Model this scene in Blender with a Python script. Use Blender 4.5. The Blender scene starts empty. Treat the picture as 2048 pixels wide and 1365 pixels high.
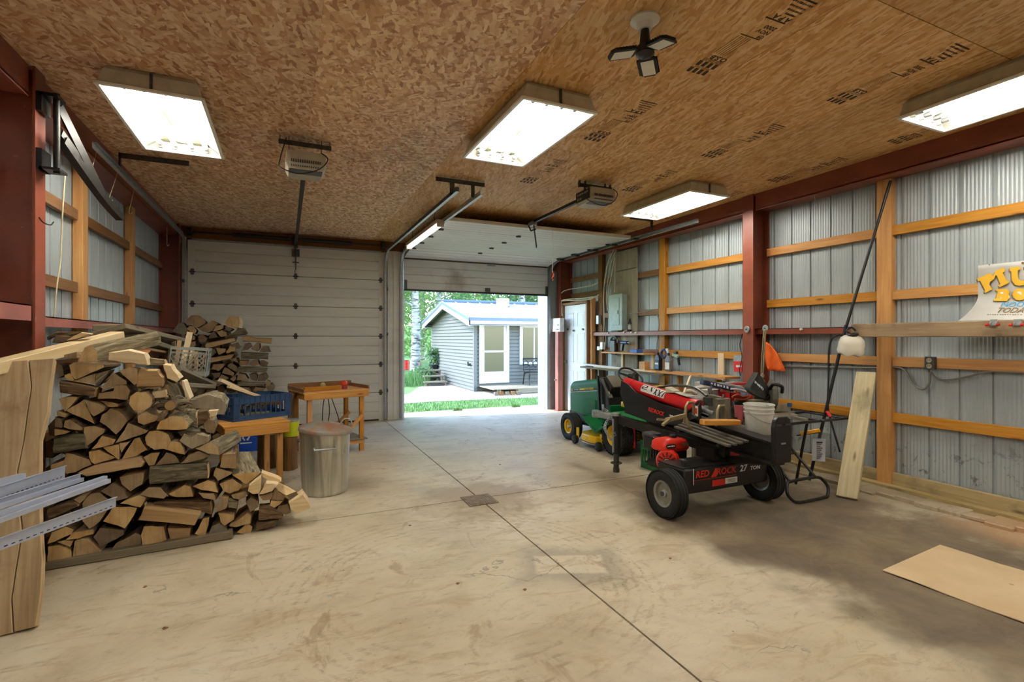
import bpy, bmesh, math, random
from mathutils import Vector, Matrix, Euler
random.seed(7)
SC = bpy.context.scene
COL = SC.collection
# ---------------------------------------------------------------- camera
FPX, YAW, HORIZ, CAMH = 1010.0, math.radians(24.2), 677.0, 1.45
cam = bpy.data.cameras.new('camera')
cam.sensor_width = 36.0
cam.lens = FPX/2048*36.0
cam.shift_y = -(682.5-HORIZ)/2048
cam.clip_start = 0.05
cam_o = bpy.data.objects.new('camera', cam)
cam_o.location = (0, 0, CAMH)
cam_o.rotation_euler = (math.pi/2, 0, -YAW)
COL.objects.link(cam_o)
SC.camera = cam_o
# ---------------------------------------------------------------- sky and sun
SUN_DIR = Vector((-0.72, 0.16, 0.78)).normalized()      # towards the sun
w = bpy.data.worlds.new('sky'); SC.world = w; w.use_nodes = True
_nt = w.node_tree; _nt.nodes.clear()
_o = _nt.nodes.new('ShaderNodeOutputWorld'); _b = _nt.nodes.new('ShaderNodeBackground')
_s = _nt.nodes.new('ShaderNodeTexSky'); _s.sky_type = 'NISHITA'; _s.sun_disc = False
_s.sun_elevation = math.asin(SUN_DIR.z); _s.sun_rotation = math.atan2(SUN_DIR.x, SUN_DIR.y)
_s.air_density = 1.0; _s.dust_density = .4; _s.ozone_density = 2.0
_nt.links.new(_s.outputs[0], _b.inputs[0]); _b.inputs[1].default_value = 1.2
_nt.links.new(_b.outputs[0], _o.inputs[0])
sun = bpy.data.lights.new('sun', 'SUN'); sun.energy = 3.4; sun.angle = 0.012; sun.color = (1, .95, .86)
sun_o = bpy.data.objects.new('sun', sun); COL.objects.link(sun_o)
sun_o.rotation_euler = SUN_DIR.to_track_quat('Z', 'Y').to_euler()
sun_o.location = (-6, 12, 12)
vs = SC.view_settings
vs.view_transform = 'Standard'; vs.look = 'None'; vs.exposure = 0.50; vs.gamma = 1.0; vs.use_curve_mapping = False
TUBE_EMIT = 30.0
CY_ = SC.cycles
CY_.adaptive_threshold = .03; CY_.use_light_tree = False
CY_.max_bounces = 5; CY_.diffuse_bounces = 3; CY_.glossy_bounces = 2; CY_.transmission_bounces = 3; CY_.transparent_max_bounces = 4; CY_.caustics_reflective = False; CY_.caustics_refractive = False
# ---------------------------------------------------------------- pixel -> place
_sn, _cs = math.sin(YAW), math.cos(YAW)
def ray(px, py):
    u = (px-1024)/FPX
    return Vector((_sn+_cs*u, _cs-_sn*u, (HORIZ-py)/FPX))
CAM = Vector((0, 0, CAMH))
def onX(px, py, X): d = ray(px, py); return CAM+d*(X/d.x)
def onY(px, py, Y): d = ray(px, py); return CAM+d*(Y/d.y)
def onZ(px, py, Z=0.0): d = ray(px, py); return CAM+d*((Z-CAMH)/d.z)
def onP(px, py, p, n):
    d = ray(px, py); n = Vector(n); return CAM+d*((Vector(p)-CAM).dot(n)/d.dot(n))
# ---------------------------------------------------------------- object helpers
CENTER = {}
REBASE = []
def _props(o, label=None, cat=None, group=None, kind=None):
    if label: o['label'] = label
    if cat: o['category'] = cat
    if group: o['group'] = group
    if kind: o['kind'] = kind
    return o
def thing(name, label=None, cat=None, group=None, loc=None, rotz=0.0, kind=None):
    o = bpy.data.objects.new(name, None); COL.objects.link(o); o.empty_display_size = .1
    if loc is None: REBASE.append(o)
    else: o.location = loc; o.rotation_euler = (0, 0, rotz)
    CENTER[o] = Vector((0, 0, 0))
    return _props(o, label, cat, group, kind)
def struct(name): return thing(name, kind='structure')
def place(o, parent, loc, rot=None):
    COL.objects.link(o)
    loc = Vector(loc)
    CENTER[o] = loc
    if parent is not None:
        o.parent = parent
        o.location = loc-CENTER.get(parent, Vector((0, 0, 0)))
    else:
        o.location = loc
    if rot is not None: o.rotation_euler = rot
    return o
class MB:
    def __init__(s): s.v = []; s.f = []; s.m = []; s.s = []
    def add(s, vs, fs, mi=0, sm=False):
        k = len(s.v); s.v += [Vector(v) for v in vs]
        for f in fs: s.f.append([i+k for i in f]); s.m.append(mi); s.s.append(sm)
        return s
    def b2(s, x0, x1, y0, y1, z0, z1, mi=0):
        vs = [(x, y, z) for x in (x0, x1) for y in (y0, y1) for z in (z0, z1)]
        return s.add(vs, [(0, 1, 3, 2), (4, 6, 7, 5), (0, 4, 5, 1), (2, 3, 7, 6), (0, 2, 6, 4), (1, 5, 7, 3)], mi)
    def box(s, c, d, mi=0, rot=None):
        h = Vector(d)/2; vs = [Vector((x*h.x, y*h.y, z*h.z)) for x in (-1, 1) for y in (-1, 1) for z in (-1, 1)]
        if rot is not None: R = Euler(rot).to_matrix(); vs = [R@v for v in vs]
        return s.add([v+Vector(c) for v in vs], [(0, 1, 3, 2), (4, 6, 7, 5), (0, 4, 5, 1), (2, 3, 7, 6), (0, 2, 6, 4), (1, 5, 7, 3)], mi)
    def obar(s, p0, p1, w, h, mi=0, up=(0, 0, 1)):
        p0, p1 = Vector(p0), Vector(p1); x = (p1-p0).normalized(); up = Vector(up)
        if abs(x.dot(up)) > .98: up = Vector((0, 1, 0))
        y = up.cross(x).normalized(); z = x.cross(y)
        vs = [p+y*(a*w/2)+z*(b*h/2) for p in (p0, p1) for a in (-1, 1) for b in (-1, 1)]
        return s.add(vs, [(0, 1, 3, 2), (4, 6, 7, 5), (0, 4, 5, 1), (2, 3, 7, 6), (0, 2, 6, 4), (1, 5, 7, 3)], mi)
    def cyl(s, p0, p1, r0, r1=None, n=14, mi=0, caps=True, sm=True, mcap=None):
        r1 = r0 if r1 is None else r1
        p0, p1 = Vector(p0), Vector(p1); a = (p1-p0).normalized()
        t = Vector((0, 0, 1)) if abs(a.z) < .9 else Vector((1, 0, 0))
        u = a.cross(t).normalized(); v = a.cross(u)
        vs = []
        for p, r in ((p0, r0), (p1, r1)):
            for i in range(n):
                q = 2*math.pi*i/n; vs.append(p+(u*math.cos(q)+v*math.sin(q))*r)
        s.add(vs, [(i, (i+1) % n, n+(i+1) % n, n+i) for i in range(n)], mi, sm)
        if caps:
            mc = mi if mcap is None else mcap
            k = len(s.v)-2*n
            s.f += [list(range(k+n-1, k-1, -1)), list(range(k+n, k+2*n))]; s.m += [mc, mc]; s.s += [False, False]
        return s
    def tube(s, pts, r, n=8, mi=0, closed=False, caps=True):
        pts = [Vector(p) for p in pts]; N = len(pts); k = len(s.v); ref = None
        rs = r if isinstance(r, (list, tuple)) else [r]*N
        for i, p in enumerate(pts):
            a = (pts[(i+1) % N] if (closed or i < N-1) else p)-(pts[i-1] if (closed or i > 0) else p)
            a = a.normalized() if a.length > 1e-9 else Vector((0, 0, 1))
            if ref is None:
                t = Vector((0, 0, 1)) if abs(a.z) < .9 else Vector((1, 0, 0)); ref = a.cross(t).normalized()
            u = (ref-a*ref.dot(a)).normalized(); ref = u; v = a.cross(u)
            for j in range(n):
                q = 2*math.pi*j/n; s.v.append(p+(u*math.cos(q)+v*math.sin(q))*rs[i])
        M = N if closed else N-1
        for i in range(M):
            b = ((i+1) % N)*n; a0 = i*n
            for j in range(n):
                s.f.append([k+a0+j, k+a0+(j+1) % n, k+b+(j+1) % n, k+b+j]); s.m.append(mi); s.s.append(True)
        if caps and not closed:
            s.f += [[k+j for j in range(n)][::-1], [k+(N-1)*n+j for j in range(n)]]; s.m += [mi, mi]; s.s += [False, False]
        return s
    def prism(s, poly, vec, mi=0, mside=None, sm=False):
        n = len(poly); poly = [Vector(p) for p in poly]; vec = Vector(vec)
        nrm = Vector((0, 0, 0))
        for i in range(n): nrm += poly[i].cross(poly[(i+1) % n])
        if nrm.dot(vec) > 0: poly = poly[::-1]
        s.add(poly+[p+vec for p in poly], [list(range(n)), list(range(2*n-1, n-1, -1))], mi)
        k = len(s.v)-2*n
        for i in range(n):
            j = (i+1) % n
            s.f.append([k+j, k+i, k+n+i, k+n+j]); s.m.append(mi if mside is None else mside); s.s.append(sm)
        return s
    def lathe(s, prof, org=(0, 0, 0), axis=(0, 0, 1), n=24, mi=0, sm=True, close=False):
        a = Vector(axis).normalized(); t = Vector((0, 0, 1)) if abs(a.z) < .9 else Vector((1, 0, 0))
        u = t.cross(a).normalized(); v = a.cross(u); org = Vector(org); k = len(s.v); P = len(prof)
        for r, z in prof:
            for i in range(n):
                q = 2*math.pi*i/n; s.v.append(org+a*z+(u*math.cos(q)+v*math.sin(q))*max(r, 1e-4))
        for i in range(P if close else P-1):
            for j in range(n):
                s.f.append([k+i*n+j, k+i*n+(j+1) % n, k+((i+1) % P)*n+(j+1) % n, k+((i+1) % P)*n+j]); s.m.append(mi); s.s.append(sm)
        return s
    def build(s, name, mats, parent=None, bevel=0.0, label=None, cat=None, group=None, kind=None, org=None, seg=1, ang=40):
        vs = s.v
        lo = Vector([min(v[i] for v in vs) for i in range(3)]); hi = Vector([max(v[i] for v in vs) for i in range(3)])
        c = Vector(org) if org is not None else ((lo+hi)/2 if parent is not None else Vector(((lo.x+hi.x)/2, (lo.y+hi.y)/2, lo.z)))
        me = bpy.data.meshes.new(name)
        me.from_pydata([v-c for v in vs], [], s.f)
        for m in (mats if isinstance(mats, (list, tuple)) else [mats]): me.materials.append(m)
        for p, mi, sm in zip(me.polygons, s.m, s.s): p.material_index = mi; p.use_smooth = sm
        if bevel > 0:
            bm = bmesh.new(); bm.from_mesh(me)
            bmesh.ops.remove_doubles(bm, verts=bm.verts, dist=1e-5)
            eds = [e for e in bm.edges if len(e.link_faces) == 2 and e.calc_face_angle(0) > .6]
            bmesh.ops.bevel(bm, geom=eds, offset=bevel, segments=seg, affect='EDGES', profile=.6, clamp_overlap=True)
            bm.to_mesh(me); bm.free()
        if any(s.s): me.set_sharp_from_angle(angle=math.radians(ang))
        me.update()
        o = bpy.data.objects.new(name, me)
        place(o, parent, c)
        return _props(o, label, cat, group, kind)
def bar(name, p0, p1, w, h, mat, parent=None, bevel=.003, yax=None, label=None, cat=None, group=None, jit=0.0):
    """a straight board: local X along its length, w across (local Y), h thick (local Z)"""
    p0, p1 = Vector(p0), Vector(p1); L = (p1-p0).length; x = (p1-p0)/L
    if yax is not None: y = Vector(yax); y = (y-x*y.dot(x)).normalized()
    else:
        up = Vector((0, 0, 1)) if abs(x.z) < .98 else Vector((0, 1, 0)); y = up.cross(x).normalized()
    z = x.cross(y)
    m = MB(); m.b2(-L/2, L/2, -w/2, w/2, -h/2, h/2)
    if jit:
        for v in m.v: v += Vector((random.uniform(-jit, jit), random.uniform(-jit, jit), random.uniform(-jit, jit)))
    me = bpy.data.meshes.new(name); me.from_pydata(m.v, [], m.f); me.materials.append(mat)
    if bevel:
        bm = bmesh.new(); bm.from_mesh(me); bmesh.ops.bevel(bm, geom=bm.edges[:], offset=min(bevel, w*.3, h*.3), segments=1, affect='EDGES'); bm.to_mesh(me); bm.free()
    o = bpy.data.objects.new(name, me)
    R = Matrix((x, y, z)).transposed()
    place(o, parent, (p0+p1)/2, R.to_euler())
    return _props(o, label, cat, group)
def copy_tree(o, parent=None, loc=None, rotz=None):
    c = o.copy(); COL.objects.link(c); c.parent = parent
    CENTER[c] = CENTER.get(o, Vector())
    if loc is not None: c.location = loc
    if rotz is not None: c.rotation_euler = (0, 0, rotz)
    for ch in list(o.children): copy_tree(ch, c)
    return c
def text(name, s, size, mat, parent, M, extrude=.0006, bold=0.0, align='LEFT', xs=1.0, shear=0.0):
    cu = bpy.data.curves.new('t', 'FONT'); cu.body = s; cu.size = size; cu.extrude = extrude; cu.offset = bold
    cu.align_x = align; cu.resolution_u = 2; cu.shear = shear
    to = bpy.data.objects.new('t', cu); COL.objects.link(to)
    me = bpy.data.meshes.new_from_object(to); bpy.data.objects.remove(to); bpy.data.curves.remove(cu)
    for v in me.vertices: v.co.x *= xs
    me.materials.clear(); me.materials.append(mat); me.name = name
    o = bpy.data.objects.new(name, me)
    return place(o, parent, M.to_translation(), M.to_euler())
def frame(o, x, y):
    """matrix with local X along x, local Y along y (text reads along x, up is y), origin o"""
    x = Vector(x).normalized(); y = Vector(y); y = (y-x*y.dot(x)).normalized(); z = x.cross(y)
    M = Matrix((x, y, z)).transposed().to_4x4(); M.translation = Vector(o); return M
def marks(par, a, b, up, mat, seed=0, n=9, nm='print_mark', off=(0, 0, 0)):
    """a line of print too small to read: short blocks along a->b, height vector up"""
    rr = random.Random(seed); a, b, up, off = Vector(a), Vector(b), Vector(up), Vector(off); x = 0.0; nrm = (b-a).cross(up).normalized()*.0006; m = MB()
    for k in range(n):
        w = (1.0/n)*rr.uniform(.5, .85); p = a.lerp(b, k/n)+off; q = a.lerp(b, k/n+w)+off
        h0 = rr.uniform(0, .25); m.prism([p+up*h0, q+up*h0, q+up*rr.uniform(.75, 1), p+up*rr.uniform(.75, 1)], nrm)
    return m.build(nm, mat, par, kind='stuff')
def arc(c, u, v, r, a0, a1, n=8):
    c, u, v = Vector(c), Vector(u), Vector(v)
    return [c+(u*math.cos(a0+(a1-a0)*i/n)+v*math.sin(a0+(a1-a0)*i/n))*r for i in range(n+1)]
def spline(pts, n=6):
    pts = [Vector(p) for p in pts]; out = []
    for i in range(len(pts)-1):
        p0 = pts[max(i-1, 0)]; p1 = pts[i]; p2 = pts[i+1]; p3 = pts[min(i+2, len(pts)-1)]
        for k in range(n):
            t = k/n; out.append(.5*((2*p1)+(p2-p0)*t+(2*p0-5*p1+4*p2-p3)*t*t+(3*p1-p0-3*p2+p3)*t**3))
    return out+[pts[-1]]
# ---------------------------------------------------------------- materials
def lin(c):
    if isinstance(c, str):
        c = [int(c[i:i+2], 16)/255 for i in (0, 2, 4)]
    return tuple(x/12.92 if x <= .04045 else ((x+.055)/1.055)**2.4 for x in c[:3])+(1,)
class NM:
    def __init__(s, name):
        s.mat = bpy.data.materials.new(name); s.mat.use_nodes = True; s.nt = s.mat.node_tree; s.nt.nodes.clear()
        s.out = s.nt.nodes.new('ShaderNodeOutputMaterial'); s.b = s.nt.nodes.new('ShaderNodeBsdfPrincipled')
        s.nt.links.new(s.b.outputs[0], s.out.inputs[0])
    def n(s, typ, ins=None, **at):
        nd = s.nt.nodes.new('ShaderNode'+typ)
        for k, v in at.items(): setattr(nd, k, v)
        for k, v in (ins or {}).items(): s.set(nd.inputs[k], v)
        return nd
    def set(s, sock, v):
        if isinstance(v, bpy.types.NodeSocket): s.nt.links.new(v, sock)
        else: sock.default_value = v
    def coord(s, kind='Object', scale=(1, 1, 1), rot=(0, 0, 0), rnd=0.0):
        v = s.n('NewGeometry').outputs['Position'] if kind == 'World' else s.n('TexCoord').outputs[kind]
        if rnd:
            r = s.n('ObjectInfo').outputs['Random']
            v = s.n('VectorMath', {0: v, 1: s.n('VectorMath', {0: (rnd, rnd*.7, rnd*1.3), 'Scale': r}, operation='SCALE').outputs[0]}, operation='ADD').outputs[0]
        return s.n('Mapping', {'Vector': v, 'Scale': scale, 'Rotation': rot}).outputs[0]
    def noise(s, vec, scale=5, detail=4, rough=.55, dist=0.0):
        return s.n('TexNoise', {'Vector': vec, 'Scale': scale, 'Detail': detail, 'Roughness': rough, 'Distortion': dist}).outputs['Fac']
    def ramp(s, fac, stops, interp='LINEAR'):
        nd = s.n('ValToRGB', {'Fac': fac}); cr = nd.color_ramp; cr.interpolation = interp
        while len(cr.elements) < len(stops): cr.elements.new(.5)
        for e, (p, c) in zip(cr.elements, stops): e.position = p; e.color = c if len(c) == 4 else tuple(c)+(1,)
        return nd.outputs['Color']
    def mix(s, fac, a, b, blend='MIX'):
        nd = s.n('Mix', data_type='RGBA', blend_type=blend)
        s.set(nd.inputs[0], fac); s.set(nd.inputs[6], a); s.set(nd.inputs[7], b)
        return nd.outputs[2]
    def math(s, op, a, b=0.0, c=0.0):
        nd = s.n('Math', operation=op); s.set(nd.inputs[0], a); s.set(nd.inputs[1], b); s.set(nd.inputs[2], c)
        return nd.outputs[0]
    def rnd(s): return s.n('ObjectInfo').outputs['Random']
    def maprange(s, v, a, b, c=0.0, d=1.0):
        return s.n('MapRange', {'Value': v, 'From Min': a, 'From Max': b, 'To Min': c, 'To Max': d}, interpolation_type='SMOOTHSTEP').outputs[0]
    def bump(s, h, strength=.3, dist=.01):
        s.set(s.b.inputs['Normal'], s.n('Bump', {'Height': h, 'Strength': strength, 'Distance': dist}).outputs[0])
    def done(s, color=None, rough=None, metal=None):
        if color is not None: s.set(s.b.inputs['Base Color'], color)
        if rough is not None: s.set(s.b.inputs['Roughness'], rough)
        if metal is not None: s.set(s.b.inputs['Metallic'], metal)
        return s.mat
def plain(name, c, rough=.5, metal=0.0, var=.12, scale=14, bump=0.0):
    """a single painted / plastic / metal colour with slight mottling"""
    m = NM(name); c = lin(c)
    f = m.noise(m.coord('Object'), scale, 5)
    dk = tuple(x*(1-var) for x in c[:3])+(1,); lt = tuple(min(1, x*(1+var)) for x in c[:3])+(1,)
    if bump: m.bump(f, bump, .004)
    return m.done(m.ramp(f, [(.3, dk), (.7, lt)]), rough, metal)
def wood(name, a, b, knot=None, rough=.6, gs=1.0, bump=.15, dirt=None, rnd=.25):
    """lumber with the grain along local X"""
    m = NM(name); v = m.coord('Object', (2*gs, 34*gs, 34*gs), rnd=9.0)
    g = m.noise(v, 1.0, 5, .6, .6)
    col = m.ramp(g, [(.25, lin(a)), (.75, lin(b))])
    wv = m.noise(m.coord('Object', (.9, 7, 7), rnd=5.0), 1.0, 3, .5, 1.2)
    col = m.mix(m.maprange(wv, .45, .75, 0, .45), col, lin(a))
    if knot:
        vo = m.n('TexVoronoi', {'Vector': m.coord('Object', (2.2, 8, 8), rnd=7.0), 'Scale': 1.0})
        col = m.mix(m.maprange(vo.outputs['Distance'], .02, .16, .85, 0), col, lin(knot))
    if dirt:
        d = m.noise(m.coord('Object', rnd=3.0), 3.0, 5, .65)
        col = m.mix(m.maprange(d, .5, .72, 0, .8), col, lin(dirt))
    hv = m.n('HueSaturation', {'Color': col, 'Value': m.maprange(m.rnd(), 0, 1, 1-rnd, 1+rnd*.6), 'Saturation': m.maprange(m.rnd(), 0, 1, 1.1, .9)}).outputs[0]
    m.bump(g, bump, .003)
    return m.done(hv, rough)
def emit(name, c, st):
    m = NM(name); m.b.inputs['Emission Color'].default_value = lin(c); m.b.inputs['Emission Strength'].default_value = st
    return m.done(lin(c), .4)
def m_osb(name, base, along):
    m = NM(name); cols = []
    pal = [lin(x) for x in base]
    wob = m.n('TexNoise', {'Vector': m.coord('Object', rnd=3.0), 'Scale': 16.0, 'Detail': 1}).outputs['Color']
    for k, (ang, sc) in enumerate(((.1, (14, 42, 1)), (1.35, (15, 44, 1)), (2.35, (16, 46, 1)), (.75, (13, 40, 1)), (1.85, (17, 44, 1)))):
        if along: ang = 1.57+(ang-1.1)*.32; sc = (sc[0]*.55, sc[1]*1.25, 1)
        v = m.n('VectorRotate', {'Vector': m.coord('Object', rnd=11.0+k), 'Angle': ang, 'Axis': (0, 0, 1)}, rotation_type='AXIS_ANGLE').outputs[0]
        v = m.n('VectorMath', {0: v, 1: sc}, operation='MULTIPLY').outputs[0]
        v = m.n('VectorMath', {0: v, 1: wob}, operation='ADD').outputs[0]
        vo = m.n('TexVoronoi', {'Vector': v, 'Scale': 1.0, 'Randomness': 1.0}, voronoi_dimensions='2D')
        sep = m.n('SeparateColor', {'Color': vo.outputs['Color']})
        c = m.ramp(sep.outputs[0], [(0, pal[0]), (.3, pal[1]), (.62, pal[2]), (1, pal[3])])
        cols.append((c, sep.outputs[1], vo.outputs['Distance'], sep.outputs[2]))
    col = cols[0][0]; h = cols[0][1]
    for c, r, d, r2 in cols[1:]:
        f = m.maprange(r, .52, .56)
        col = m.mix(f, col, c)
        h = m.n('Mix', {0: f, 2: h, 3: r2}, data_type='FLOAT').outputs[0]
    vo = m.n('TexVoronoi', {'Vector': m.coord('Object', (9, 13, 1), (0, 0, .7), rnd=4.0), 'Scale': 1.0}, voronoi_dimensions='2D')
    col = m.mix(m.math('MULTIPLY', m.maprange(vo.outputs['Distance'], .20, .16), .45), col, pal[3])
    soot = m.math('MULTIPLY', m.maprange(m.noise(m.coord('World', (1.6, .5, 1)), 1.1, 3), .55, .68), m.maprange(m.noise(m.coord('World', (1, 3, 1)), 16, 5, .7), .42, .6))
    col = m.mix(m.math('MULTIPLY', soot, .15 if along else .6), col, lin('5b5148'))
    big = m.noise(m.coord('World'), .9, 5, .6)
    col = m.mix(m.maprange(big, .5, .75, 0, .3), col, m.mix(.5, col, lin('8a6a50'), 'MULTIPLY'))
    hv = m.n('HueSaturation', {'Color': col, 'Value': m.maprange(m.rnd(), 0, 1, .9, 1.08)}).outputs[0]
    return m.done(hv, .62)
def m_concrete():
    m = NM('concrete_floor'); P = m.coord('World')
    n1 = m.noise(P, .8, 5, .65, .4); n2 = m.noise(m.coord('World', (1.2, 3.2, 1), (0, 0, .5)), 2.2, 6, .7, .8); n3 = m.noise(P, 24, 3, .7)
    col = m.ramp(n1, [(.3, lin('ac9d82')), (.5, lin('cabda2')), (.7, lin('d8cfba'))])
    col = m.mix(m.maprange(n2, .5, .68, 0, .55), col, lin('a08561'))
    col = m.mix(m.maprange(n3, .55, .8, 0, .35), col, lin('8e8068'))
    sep = m.n('SeparateXYZ', {0: P}); X, Y = sep.outputs[0], sep.outputs[1]
    wob = m.math('MULTIPLY', m.math('SUBTRACT', m.noise(P, 1.3, 4, .6), .5), 1.1)
    wob2 = m.math('MULTIPLY', m.math('SUBTRACT', m.noise(P, 2.6, 4, .6), .5), 1.5)
    n4 = m.noise(m.coord('World', (1, 2.2, 1), (0, 0, -.6)), 5.5, 6, .75, 1.0)
    col = m.mix(m.maprange(n4, .52, .7, 0, .55), col, lin('97876c'))
    n5 = m.noise(m.coord('World', (1.5, .7, 1), (0, 0, .35)), 1.7, 6, .62, 1.5)
    col = m.mix(m.maprange(n5, .60, .68, 0, .5), col, lin('876a48'))
    dw = m.n('VectorMath', {0: P, 1: (1.0, 2.9, 0)}, operation='DISTANCE').outputs['Value']
    sw = m.math('MULTIPLY', m.maprange(m.math('SINE', m.math('MULTIPLY', m.math('ADD', dw, m.math('MULTIPLY', n2, .12)), 95.0)), .2, .9), m.math('MULTIPLY', m.maprange(m.math('ABSOLUTE', m.math('SUBTRACT', dw, .95)), .3, .12), m.maprange(n4, .42, .6)))
    col = m.mix(m.math('MULTIPLY', sw, .4), col, lin('8f7757'))
    vc = m.n('TexVoronoi', {'Vector': m.n('VectorMath', {0: P, 1: m.n('TexNoise', {'Vector': P, 'Scale': 3.0, 'Detail': 5}).outputs['Color']}, operation='ADD').outputs[0], 'Scale': .8}, feature='DISTANCE_TO_EDGE')
    crk = m.math('MULTIPLY', m.maprange(vc.outputs['Distance'], .010, .003), m.maprange(m.noise(P, 1.1, 3), .52, .6))
    col = m.mix(m.math('MULTIPLY', crk, .6), col, lin('6d6658'))
    # greasy dark ground along the right wall
    a = m.maprange(m.math('ADD', X, wob), 2.55, 2.95)
    b = m.maprange(m.math('ADD', Y, wob2), 4.6, 3.3)
    c_ = m.maprange(m.math('ADD', X, wob2), 5.1, 4.35)
    dk = m.math('MULTIPLY', m.math('MULTIPLY', a, b), m.maprange(c_, 0, 1, .35, 1))
    stain = m.ramp(m.noise(P, 2.4, 5, .7, .6), [(.3, lin('4f453a')), (.5, lin('6d5f4d')), (.72, lin('8d7b60'))])
    col = m.mix(m.math('MULTIPLY', dk, .92), col, stain)
    # rusty patch by the wall
    d2 = m.n('VectorMath', {0: P, 1: (5.15, 1.75, 0)}, operation='DISTANCE').outputs['Value']
    col = m.mix(m.maprange(m.math('ADD', d2, wob), .75, .2, 0, .75), col, lin('c99c74'))
    # brown silt around the drain
    d3 = m.n('VectorMath', {0: P, 1: (1.62, 4.28, 0)}, operation='DISTANCE').outputs['Value']
    silt = m.maprange(m.math('ADD', d3, m.math('MULTIPLY', wob2, .9)), .72, .3, 0, .7)
    col = m.mix(silt, col, lin('8d7454'))
    # overspray frame: grey smear with a clean rectangle left inside
    dX, dY = m.math('SUBTRACT', m.math('ADD', X, m.math('MULTIPLY', wob, .05)), 1.66), m.math('SUBTRACT', m.math('ADD', Y, m.math('MULTIPLY', wob, .05)), 2.80)
    qx = m.math('ABSOLUTE', m.math('SUBTRACT', m.math('MULTIPLY', dX, .912), m.math('MULTIPLY', dY, .41))); qy = m.math('ABSOLUTE', m.math('ADD', m.math('MULTIPLY', dX, .41), m.math('MULTIPLY', dY, .912)))
    box_in = m.math('MAXIMUM', m.math('SUBTRACT', qx, .21), m.math('SUBTRACT', qy, .12))
    ring = m.math('MULTIPLY', m.maprange(box_in, -.01, .025), m.maprange(m.math('ADD', box_in, m.math('MULTIPLY', wob2, .22)), .22, .02))
    col = m.mix(m.math('MULTIPLY', ring, .5), col, lin('6f6a60'))
    # fine dark crumbs
    vo = m.n('TexVoronoi', {'Vector': P, 'Scale': 15.0})
    cr = m.math('MULTIPLY', m.maprange(vo.outputs['Distance'], .12, .07), m.maprange(m.noise(P, 1.7, 3), .5, .62))
    col = m.mix(m.math('MULTIPLY', cr, .55), col, lin('4a3d2c'))
    m.bump(n3, .14, .004)
    return m.done(col, m.ramp(m.math('ADD', m.math('MULTIPLY', dk, .2), n1), [(.3, (.36, .36, .36)), (.75, (.55, .55, .55))]))
def m_siding(name, c):
    m = NM(name); base = lin(c); P = m.coord('World')
    col = m.ramp(m.noise(m.coord('World', (1, 3, .6)), 2.2, 5), [(.3, tuple(x*.9 for x in base[:3])+(1,)), (.7, tuple(min(1, x*1.08) for x in base[:3])+(1,))])
    z = m.n('SeparateXYZ', {0: P}).outputs[2]
    n = m.noise(P, 9, 5, .72, .5)
    low = m.maprange(m.math('ADD', z, m.math('MULTIPLY', m.noise(P, 2.5, 4), .8)), 1.25, .35)
    dirt = m.math('MULTIPLY', m.maprange(n, .56, .64), low)
    col = m.mix(m.math('MULTIPLY', dirt, .8), col, lin('3d3128'))
    return m.done(col, .42, .15)
def m_red(name, c='8f4a35'):
    m = NM(name); P = m.coord('World')
    base = lin(c)
    col = m.ramp(m.noise(P, 3, 6, .6), [(.3, tuple(x*.72 for x in base[:3])+(1,)), (.7, tuple(x*1.15 for x in base[:3])+(1,))])
    col = m.mix(m.maprange(m.noise(P, 22, 4, .7), .66, .72, 0, .5), col, lin('b98a78'))
    return m.done(col, .42)
def m_white_door(name, c='e6e4dc'):
    m = NM(name); P = m.coord('World')
    col = m.ramp(m.noise(m.coord('World', (.6, 1, 4)), 1.4, 6, .65), [(.3, tuple(x*.86 for x in lin(c)[:3])+(1,)), (.65, lin(c))])
    col = m.mix(m.maprange(m.noise(P, 6, 8, .7), .62, .75, 0, .25), col, lin('8c8070'))
    d = m.n('VectorMath', {0: m.n('VectorMath', {0: P, 1: (1, 1, .8)}, operation='MULTIPLY').outputs[0], 1: (2.95, 9.0, 2.0)}, operation='DISTANCE').outputs['Value']
    col = m.mix(m.maprange(m.math('ADD', d, m.math('MULTIPLY', m.noise(P, 5, 4), .5)), .62, .2, 0, .6), col, lin('7e6442'))
    return m.done(col, .5)
def m_cut(name, a, b, ring=True, dark='5e4128'):
    """sawn log end: growth rings around local X"""
    m = NM(name); v = m.coord('Object', rnd=0.0)
    wv = m.n('VectorMath', {0: v, 1: (0, 1, 1)}, operation='MULTIPLY').outputs[0]
    off = m.n('CombineXYZ', {0: 0.0, 1: m.maprange(m.rnd(), 0, 1, -.05, .05), 2: -.05}).outputs[0]
    wv = m.n('VectorMath', {0: wv, 1: off}, operation='ADD').outputs[0]
    ln = m.n('VectorMath', {0: wv}, operation='LENGTH').outputs['Value']
    ns = m.noise(m.coord('Object', rnd=8), 9, 4)
    rg = m.math('SINE', m.math('MULTIPLY', m.math('ADD', ln, m.math('MULTIPLY', ns, .035)), 520.0))
    saw = m.noise(m.coord('Object', (1, 5, 60), (.5, 0, 0), rnd=6), 1.0, 3)
    col = m.ramp(ns, [(.3, lin(a)), (.7, lin(b))])
    col = m.mix(m.maprange(rg, .2, 1, 0, .12), col, lin(dark))
    col = m.mix(m.maprange(saw, .45, .75, 0, .28), col, lin(dark))
    hv = m.n('HueSaturation', {'Color': col, 'Value': m.maprange(m.rnd(), 0, 1, .62, 1.12), 'Saturation': m.maprange(m.rnd(), 0, 1, .92, 1.12)}).outputs[0]
    m.bump(saw, .2, .003)
    return m.done(hv, .8)
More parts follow.
